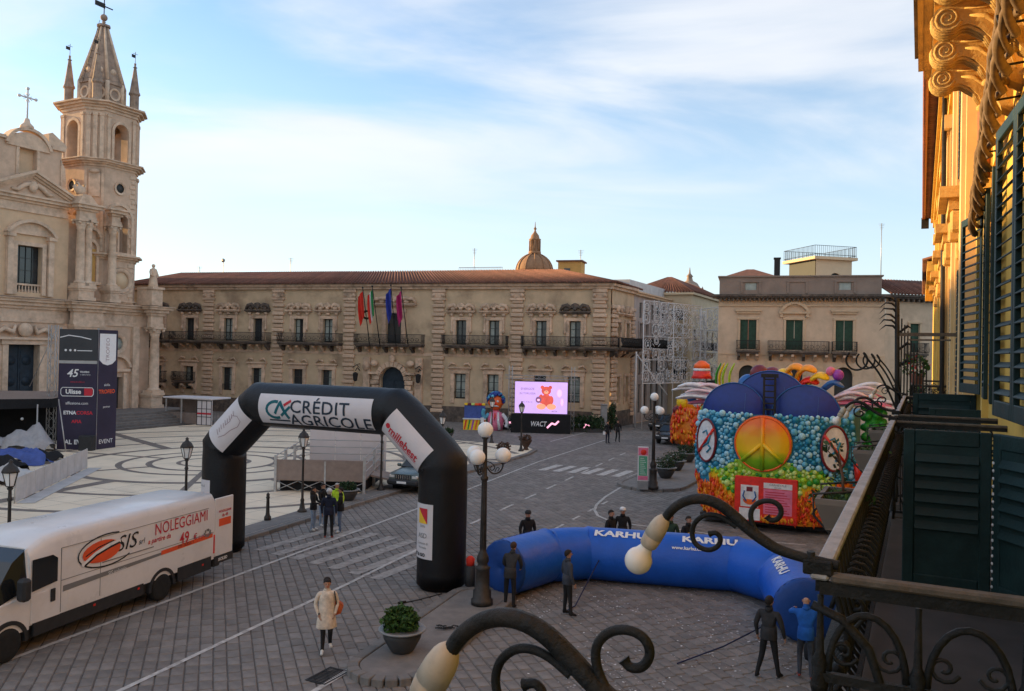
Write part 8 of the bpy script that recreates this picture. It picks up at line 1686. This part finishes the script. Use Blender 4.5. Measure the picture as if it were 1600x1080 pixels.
# ================================================================== PEOPLE
SK = []
def person(label, loc, face, h, top, legs, shoe='shoe', hair='hair_dark', pose=None, bulk=1.0, hat=None, group=None, extra=None, z=0.0):
    """face: direction (radians) the person looks; local forward = -y, own left hand = +x"""
    t = thing('person', label, 'person', (loc[0], loc[1], z), face + math.pi / 2, group); s = h / 1.75; p = dict(lean=0.0, la=None, ra=None, ll=None, rl=None, turn=0.0); p.update(pose or {})
    ln = p['lean']; V = Vector
    J = {'pelvis': V((0, 0, .95)), 'waist': V((0, -.05 * ln, 1.1)), 'chest': V((0, -.16 * ln, 1.30)), 'neckb': V((0, -.26 * ln + .01, 1.46)), 'chin': V((0, -.32 * ln - .005, 1.545)), 'head': V((math.sin(p['turn']) * .01, -.36 * ln - .012, 1.635)), 'crown': V((0, -.38 * ln + .005, 1.70))}
    for sd_, k in ((1, 'l'), (-1, 'r')):
        J[k + 'sh'] = V((sd_ * .185, -.24 * ln + .01, 1.42)); a = p[k + 'a'] or ((sd_ * .26, .03, 1.14), (sd_ * .25, -.07, .90)); J[k + 'el'] = V(a[0]); J[k + 'wr'] = V(a[1]); d = (J[k + 'wr'] - J[k + 'el']).normalized(); J[k + 'pa'] = J[k + 'wr'] + d * .085
        J[k + 'hip'] = V((sd_ * .095, 0, .90)); g = p[k + 'l'] or ((sd_ * .11, -.02, .50), (sd_ * .115, .02, .085)); J[k + 'kn'] = V(g[0]); J[k + 'an'] = V(g[1]); fz = max(.035, J[k + 'an'].z - .05); J[k + 'hl'] = V((J[k + 'an'].x, J[k + 'an'].y + .04, fz)); J[k + 'to'] = V((J[k + 'an'].x + sd_ * .025, J[k + 'an'].y - .17, max(.03, fz - .005)))
    B = bulk; rad = dict(pelvis=(.145 * B, .115 * B), waist=(.14 * B, .11 * B), chest=(.165 * B, .12 * B), neckb=(.075, .07), chin=(.062, .066), head=(.078, .098), crown=(.062, .075))
    for k in 'lr': rad.update({k + 'sh': (.075 * B, .07 * B), k + 'el': (.054 * B, .052 * B), k + 'wr': (.036, .034), k + 'pa': (.036, .022), k + 'hip': (.095, .095), k + 'kn': (.064, .064), k + 'an': (.046, .048), k + 'hl': (.042, .04), k + 'to': (.04, .03)})
    E = [('pelvis', 'waist', top), ('waist', 'chest', top), ('chest', 'neckb', top), ('neckb', 'chin', 'skin'), ('chin', 'head', 'skin'), ('head', 'crown', 'skin')]
    for k in 'lr': E += [('chest', k + 'sh', top), (k + 'sh', k + 'el', top), (k + 'el', k + 'wr', top), (k + 'wr', k + 'pa', 'skin'), ('pelvis', k + 'hip', legs), (k + 'hip', k + 'kn', legs), (k + 'kn', k + 'an', legs), (k + 'an', k + 'hl', shoe), (k + 'an', k + 'to', shoe)]
    names = list(J); me = bpy.data.meshes.new('person_body'); me.from_pydata([J[n] * s for n in names], [(names.index(a), names.index(b_)) for a, b_, _ in E], [])
    ob = bpy.data.objects.new('person_body', me); C.objects.link(ob); md = ob.modifiers.new('skin', 'SKIN'); md.branch_smoothing = .6
    for n, sv in zip(names, me.skin_vertices[0].data): sv.radius = (rad[n][0] * s, rad[n][1] * s); sv.use_root = (n == 'pelvis')
    sm_ = ob.modifiers.new('sub', 'SUBSURF'); sm_.levels = 2; sm_.render_levels = 2
    SK.append((ob, t, J, E, s, dict(top=top, legs=legs, shoe=shoe, hair=hair, hat=hat, extra=extra, rad=rad))); return t
def seg_d(p, a, b_):
    d = b_ - a; u = max(0, min(1, (p - a).dot(d) / max(1e-9, d.dot(d)))); return (p - (a + d * u)).length
def finish_people():
    dg = bpy.context.evaluated_depsgraph_get(); dg.update()
    for ob, t, J, E, s, c in SK:
        me = bpy.data.meshes.new_from_object(ob.evaluated_get(dg)); bpy.data.objects.remove(ob)
        b = MB(); keys = [c['top'], c['legs'], c['shoe'], 'skin']
        for k in keys: b.m(k)
        vs = [v.co.copy() for v in me.vertices]; base = len(b.v); b.v += [tuple(v) for v in vs]
        segs = [(J[a] * s, J[q] * s, k, .5 * (c['rad'][a][0] + c['rad'][q][0]) * s) for a, q, k in E]
        for pl in me.polygons:
            ce = pl.center; k = min(segs, key=lambda g: seg_d(ce, g[0], g[1]) / g[3])[2]
            if c['top'] != c['legs'] and k == c['legs'] and ce.z > .84 * s and abs(ce.x) < .2: k = c['top']
            b.m(k); b.f.append(tuple(pl.vertices)); b.mi.append(b.cur); b.smooth.append(True)
        bpy.data.meshes.remove(me); b.m('skin')
        for k, sd_ in (('l', 1), ('r', -1)):      # five unequal, slightly curled fingers; thumb leaves the side of the palm
            w, pa = J[k + 'wr'] * s, J[k + 'pa'] * s; d = (pa - w).normalized(); sdv = Vector((0, -1, 0)); sdv = (sdv - d * sdv.dot(d)).normalized() if abs(d.y) < .9 else Vector((sd_, 0, 0)); inn = d.cross(sdv).normalized() * (1 if d.cross(sdv).dot(Vector((-sd_, 0, 0))) > 0 else -1)
            for i, (o_, l) in enumerate(((.026, .070), (.009, .080), (-.009, .074), (-.026, .058))): a = pa + sdv * o_ * s + d * .006 * s; b.tube([a, a + d * l * .45 * s + inn * .006 * s, a + d * l * .8 * s + inn * .022 * s, a + d * l * .95 * s + inn * .036 * s], [.0095 * s, .009 * s, .008 * s, .005 * s], 6)
            a = w + d * .03 * s + sdv * .026 * s; b.tube([a, a + sdv * .022 * s + d * .022 * s + inn * .012 * s, a + sdv * .026 * s + d * .052 * s + inn * .02 * s], [.012 * s, .0105 * s, .006 * s], 6)
        hc = J['head'] * s; b.tube([hc + Vector((0, -.085, .01)) * s, hc + Vector((0, -.108, -.018)) * s, hc + Vector((0, -.088, -.03)) * s], [.010 * s, .016 * s, .012 * s], 6)
        for sd_ in (-1, 1): b.ball(hc + Vector((sd_ * .078, .012, -.005)) * s, .026 * s, 8, 5, (.45, .8, 1.2))
        b.build('body', t, fix=False)
        for sd_ in (-1, 1): part('eye', t, 'print_black', lambda q: q.ball(hc + Vector((sd_ * .032, -.088, .012)) * s, .011 * s, 6, 4))
        part('mouth', t, 'print_red', lambda q: q.ball(hc + Vector((0, -.087, -.055)) * s, .02 * s, 8, 4, (1, .35, .3)))
        if c['hair']:
            hb = MB().m(c['hair']); hb.ball((0, 0, 0), .1, 20, 14)
            keep = [i for i, f_ in enumerate(hb.f) if (lambda q: q.z > .052 - .9 * max(0, q.y + .045) and q.z > -.075)(sum((Vector(hb.v[j]) for j in f_), Vector()) / len(f_))]
            hb.f = [hb.f[i] for i in keep]; hb.mi = [hb.mi[i] for i in keep]; hb.smooth = [True] * len(keep); wv = random.Random(len(SK) + int(hc.z * 999))
            hb.v = [(hc.x + x * s * .92 * (1 + .05 * wv.random()), hc.y + (y * 1.1 + .012) * s * (1 + .05 * wv.random()), hc.z + (z * 1.12 + .012) * s + .004 * wv.random()) for x, y, z in hb.v]
            hb.build('hair', t, fix=False)
        if c['hat']:
            part('hat', t, c['hat'], lambda q: (q.lathe([(.105 * s, .02 * s), (.108 * s, .06 * s), (.09 * s, .11 * s), (.05 * s, .135 * s), (.001, .14 * s)], (hc.x, hc.y + .005, hc.z), 16)) and None)
        # collar and jacket hem: clothing that stands proud of the body
        jk = MB().m(c['top']); nb_ = J['neckb'] * s; jk.lathe([(.082 * s, -.03 * s), (.086 * s, .03 * s), (.075 * s, .06 * s), (.07 * s, .05 * s)], (nb_.x, nb_.y, nb_.z), 16); jk.build('collar', t); jk = MB().m(c['top'])
        pv = J['pelvis'] * s; rr = c['rad']['pelvis'][0] * s; o0 = len(jk.v); jk.lathe([(rr * 1.02, .16 * s), (rr * 1.1, .04 * s), (rr * 1.13, -.09 * s), (rr * 1.1, -.105 * s), (rr * .95, -.09 * s)], (0, 0, 0), 20)
        for i in range(o0, len(jk.v)): v = jk.v[i]; jk.v[i] = (pv.x + v[0], pv.y + v[1] * .86, pv.z + v[2])
        jk.build('jacket_hem', t)
        if c['extra']: c['extra'](t, J, s)
TOCAM = lambda p, off=0: math.atan2(-p.y, -p.x) + off
# woman in the cream coat
p = G(509, 1018)
def coat(t, J, s):
    b = MB().m('cl_cream'); b.lathe([(.10, 1.47), (.165, 1.40), (.185, 1.30), (.185, 1.12), (.195, 1.0), (.225, .78), (.25, .60), (.245, .59), (.2, .62)], n=24); b.v = [(x * s, y * s * .82, z * s) for x, y, z in b.v]; b.build('coat_skirt', t)
    part('coat_pocket', t, 'cl_charcoal', lambda q: q.box(-.2 * s, -.17 * s, -.14 * s, -.1 * s, .93 * s, .97 * s)); part('bag', t, 'bag_orange', lambda q: q.prism([(.20 * s, .86 * s), (.34 * s, .9 * s), (.40 * s, 1.08 * s), (.24 * s, 1.22 * s), (.20 * s, 1.2 * s)], -.02, .2)); part('bag_strap', t, 'cl_charcoal', lambda q: q.tube([(.17 * s, -.05, 1.46 * s), (.2 * s, -.11, 1.3 * s), (.23 * s, -.02, 1.12 * s)], .014, 5)); part('coat_placket', t, 'cl_cream', lambda q: q.box(-.012, .012, -.155 * s, -.13 * s, .7 * s, 1.38 * s)); part('hair_bun', t, 'hair_dark', lambda q: q.ball(J['head'] * s + Vector((0, .06, .06)), .09 * s, 12, 8))
person('woman in a cream knee length coat walking with an orange shoulder bag', p, TOCAM(p, .05), 1.68, 'cl_cream', 'cl_black', 'shoe_white', pose=dict(la=((.26, .02, 1.14), (.2, -.1, .95)), ra=((-.27, .04, 1.14), (-.2, -.08, .93)), ll=((.09, -.13, .52), (.1, .12, .16)), rl=((-.08, -.12, .50), (-.09, -.14, .085))), extra=coat)
p = G(886, 962); person('man in dark jacket and trousers standing in front of the blue tube, hands down', p, R(20), 1.76, 'cl_slate', 'cl_black', pose=dict(ll=((.11, .0, .50), (.13, .03, .085)), rl=((-.11, -.03, .50), (-.14, -.04, .085))), bulk=1.05)
p = G(1200, 1060); person('man in charcoal jacket walking with legs apart, seen from behind', p, TOCAM(p, math.pi - .35), 1.8, 'cl_charcoal', 'cl_black', pose=dict(ll=((.13, .02, .5), (.2, .14, .085)), rl=((-.13, -.06, .5), (-.18, -.12, .085)), la=((.27, .04, 1.14), (.27, -.04, .9)), ra=((-.29, .02, 1.15), (-.31, -.07, .92))), bulk=1.1)
p = G(1258, 1058); person('bald man in bright blue jacket pushing the blue end cap with raised arms', p, TOCAM(p, math.pi + .02), 1.74, 'cl_blue', 'cl_slate', 'shoe_red', hair=None, pose=dict(lean=.5, la=((.34, -.22, 1.34), (.26, -.46, 1.36)), ra=((-.34, -.22, 1.34), (-.3, -.46, 1.34)), ll=((.12, -.1, .5), (.12, .06, .085)), rl=((-.11, .04, .5), (-.12, .22, .1))), bulk=1.12)
p = G(796, 950); person('man in black bending over the open end of the blue tube', p, R(75), 1.74, 'cl_charcoal', 'cl_black', hair='hair_brown', pose=dict(lean=.9, la=((.25, -.25, 1.15), (.2, -.42, 1.0)), ra=((-.25, -.25, 1.15), (-.2, -.42, 1.02))), bulk=1.1)
p = P(825, 806, 27.4); person('man in black jacket and cap standing alone behind the blue tube near the lamp', (p.x, 27.4), R(-70), 1.76, 'cl_black', 'cl_black', hat='cl_charcoal', bulk=1.12)
for px, Y, f_, hr_, lab, ht in ((955, 27.8, R(-40), 'hair_dark', 'man in black jacket behind the tube beside the white capped man', None), (973, 28.3, R(-100), 'hair_grey', 'man in black with white cap behind the blue tube', 'cl_white'), (1048, 27.3, R(-120), 'hair_brown', 'dark haired man in green black jacket behind the bulb of the bracket lamp', None), (1076, 27.0, R(-60), 'hair_dark', 'person in dark clothes with yellow trim behind the middle of the blue tube', None)):
    d = ray(px, 810); person(lab, (d.x * Y / d.y, Y), f_, 1.76, 'cl_black' if px != 1048 else 'cl_green', 'cl_black', hair=hr_, hat=ht, bulk=1.1, group='men behind the blue tube', extra=(lambda t, J, s: part('vest_trim', t, 'print_yellow', lambda q: q.box(-.14, .14, -.16, -.12, 1.2, 1.25))) if px == 1076 else None)
def paper(t, J, s): part('sheet_of_paper', t, 'print_white', lambda q: q.box(-.12, .1, -.36, -.352, 1.05, 1.32))
hold = dict(la=((.25, -.06, 1.15), (.12, -.28, 1.12)), ra=((-.25, -.06, 1.15), (-.1, -.28, 1.1)))
p = G(489, 829); person('young person in black jacket and pale jeans looking at a phone', p, R(-10), 1.68, 'cl_black', 'cl_ljeans', 'shoe_white', pose=hold, group='group by the kerb', extra=lambda t, J, s: (part('long_hair', t, 'hair_dark', lambda q: q.lathe([(.09, -.02), (.11, -.12), (.1, -.28), (.05, -.32)], tuple(J['head'] * s + Vector((0, .045, 0))), 12)), part('phone', t, 'print_white', lambda q: q.box(-.04, .04, -.36, -.35, 1.1, 1.2))))
p = G(499, 826); person('person in black coat behind the phone reader holding a white sheet', (p.x, p.y + .5), R(-30), 1.68, 'cl_black', 'cl_ljeans', 'shoe_white', pose=hold, group='group by the kerb', extra=paper)
p = G(513, 841); person('tall person in navy with white cap and red shoes, back turned', p, R(95), 1.82, 'cl_navy', 'cl_black', 'shoe_red', hair='hair_grey', hat='cl_white', bulk=1.12, group='group by the kerb')
p = G(521, 826); person('person in a yellow high visibility vest inside the group', (p.x, p.y + .5), R(-95), 1.7, 'cl_hiviz', 'cl_jeans', 'shoe', hair='hair_grey', bulk=1.08, group='group by the kerb')
p = G(531, 832); person('person in black jacket and blue jeans with white shoes', p, R(190), 1.72, 'cl_black', 'cl_jeans', 'shoe_white', pose=hold, bulk=1.08, group='group by the kerb')
p = G(949, 693); person('man in dark jacket and jeans crossing the far street with a white bag', p, R(-60), 1.76, 'cl_black', 'cl_navy', extra=lambda t, J, s: part('white_bag', t, 'print_white', lambda q: q.box(-.36, -.28, -.1, .12, .7, .95)), group='pair in the far street')
p = G(965, 691); person('man in black walking beside the man with the white bag', p, R(-80), 1.78, 'cl_black', 'cl_black', pose=dict(ll=((.1, -.12, .5), (.11, -.02, .085)), rl=((-.1, .0, .5), (-.11, .18, .1))), group='pair in the far street')
finish_people()
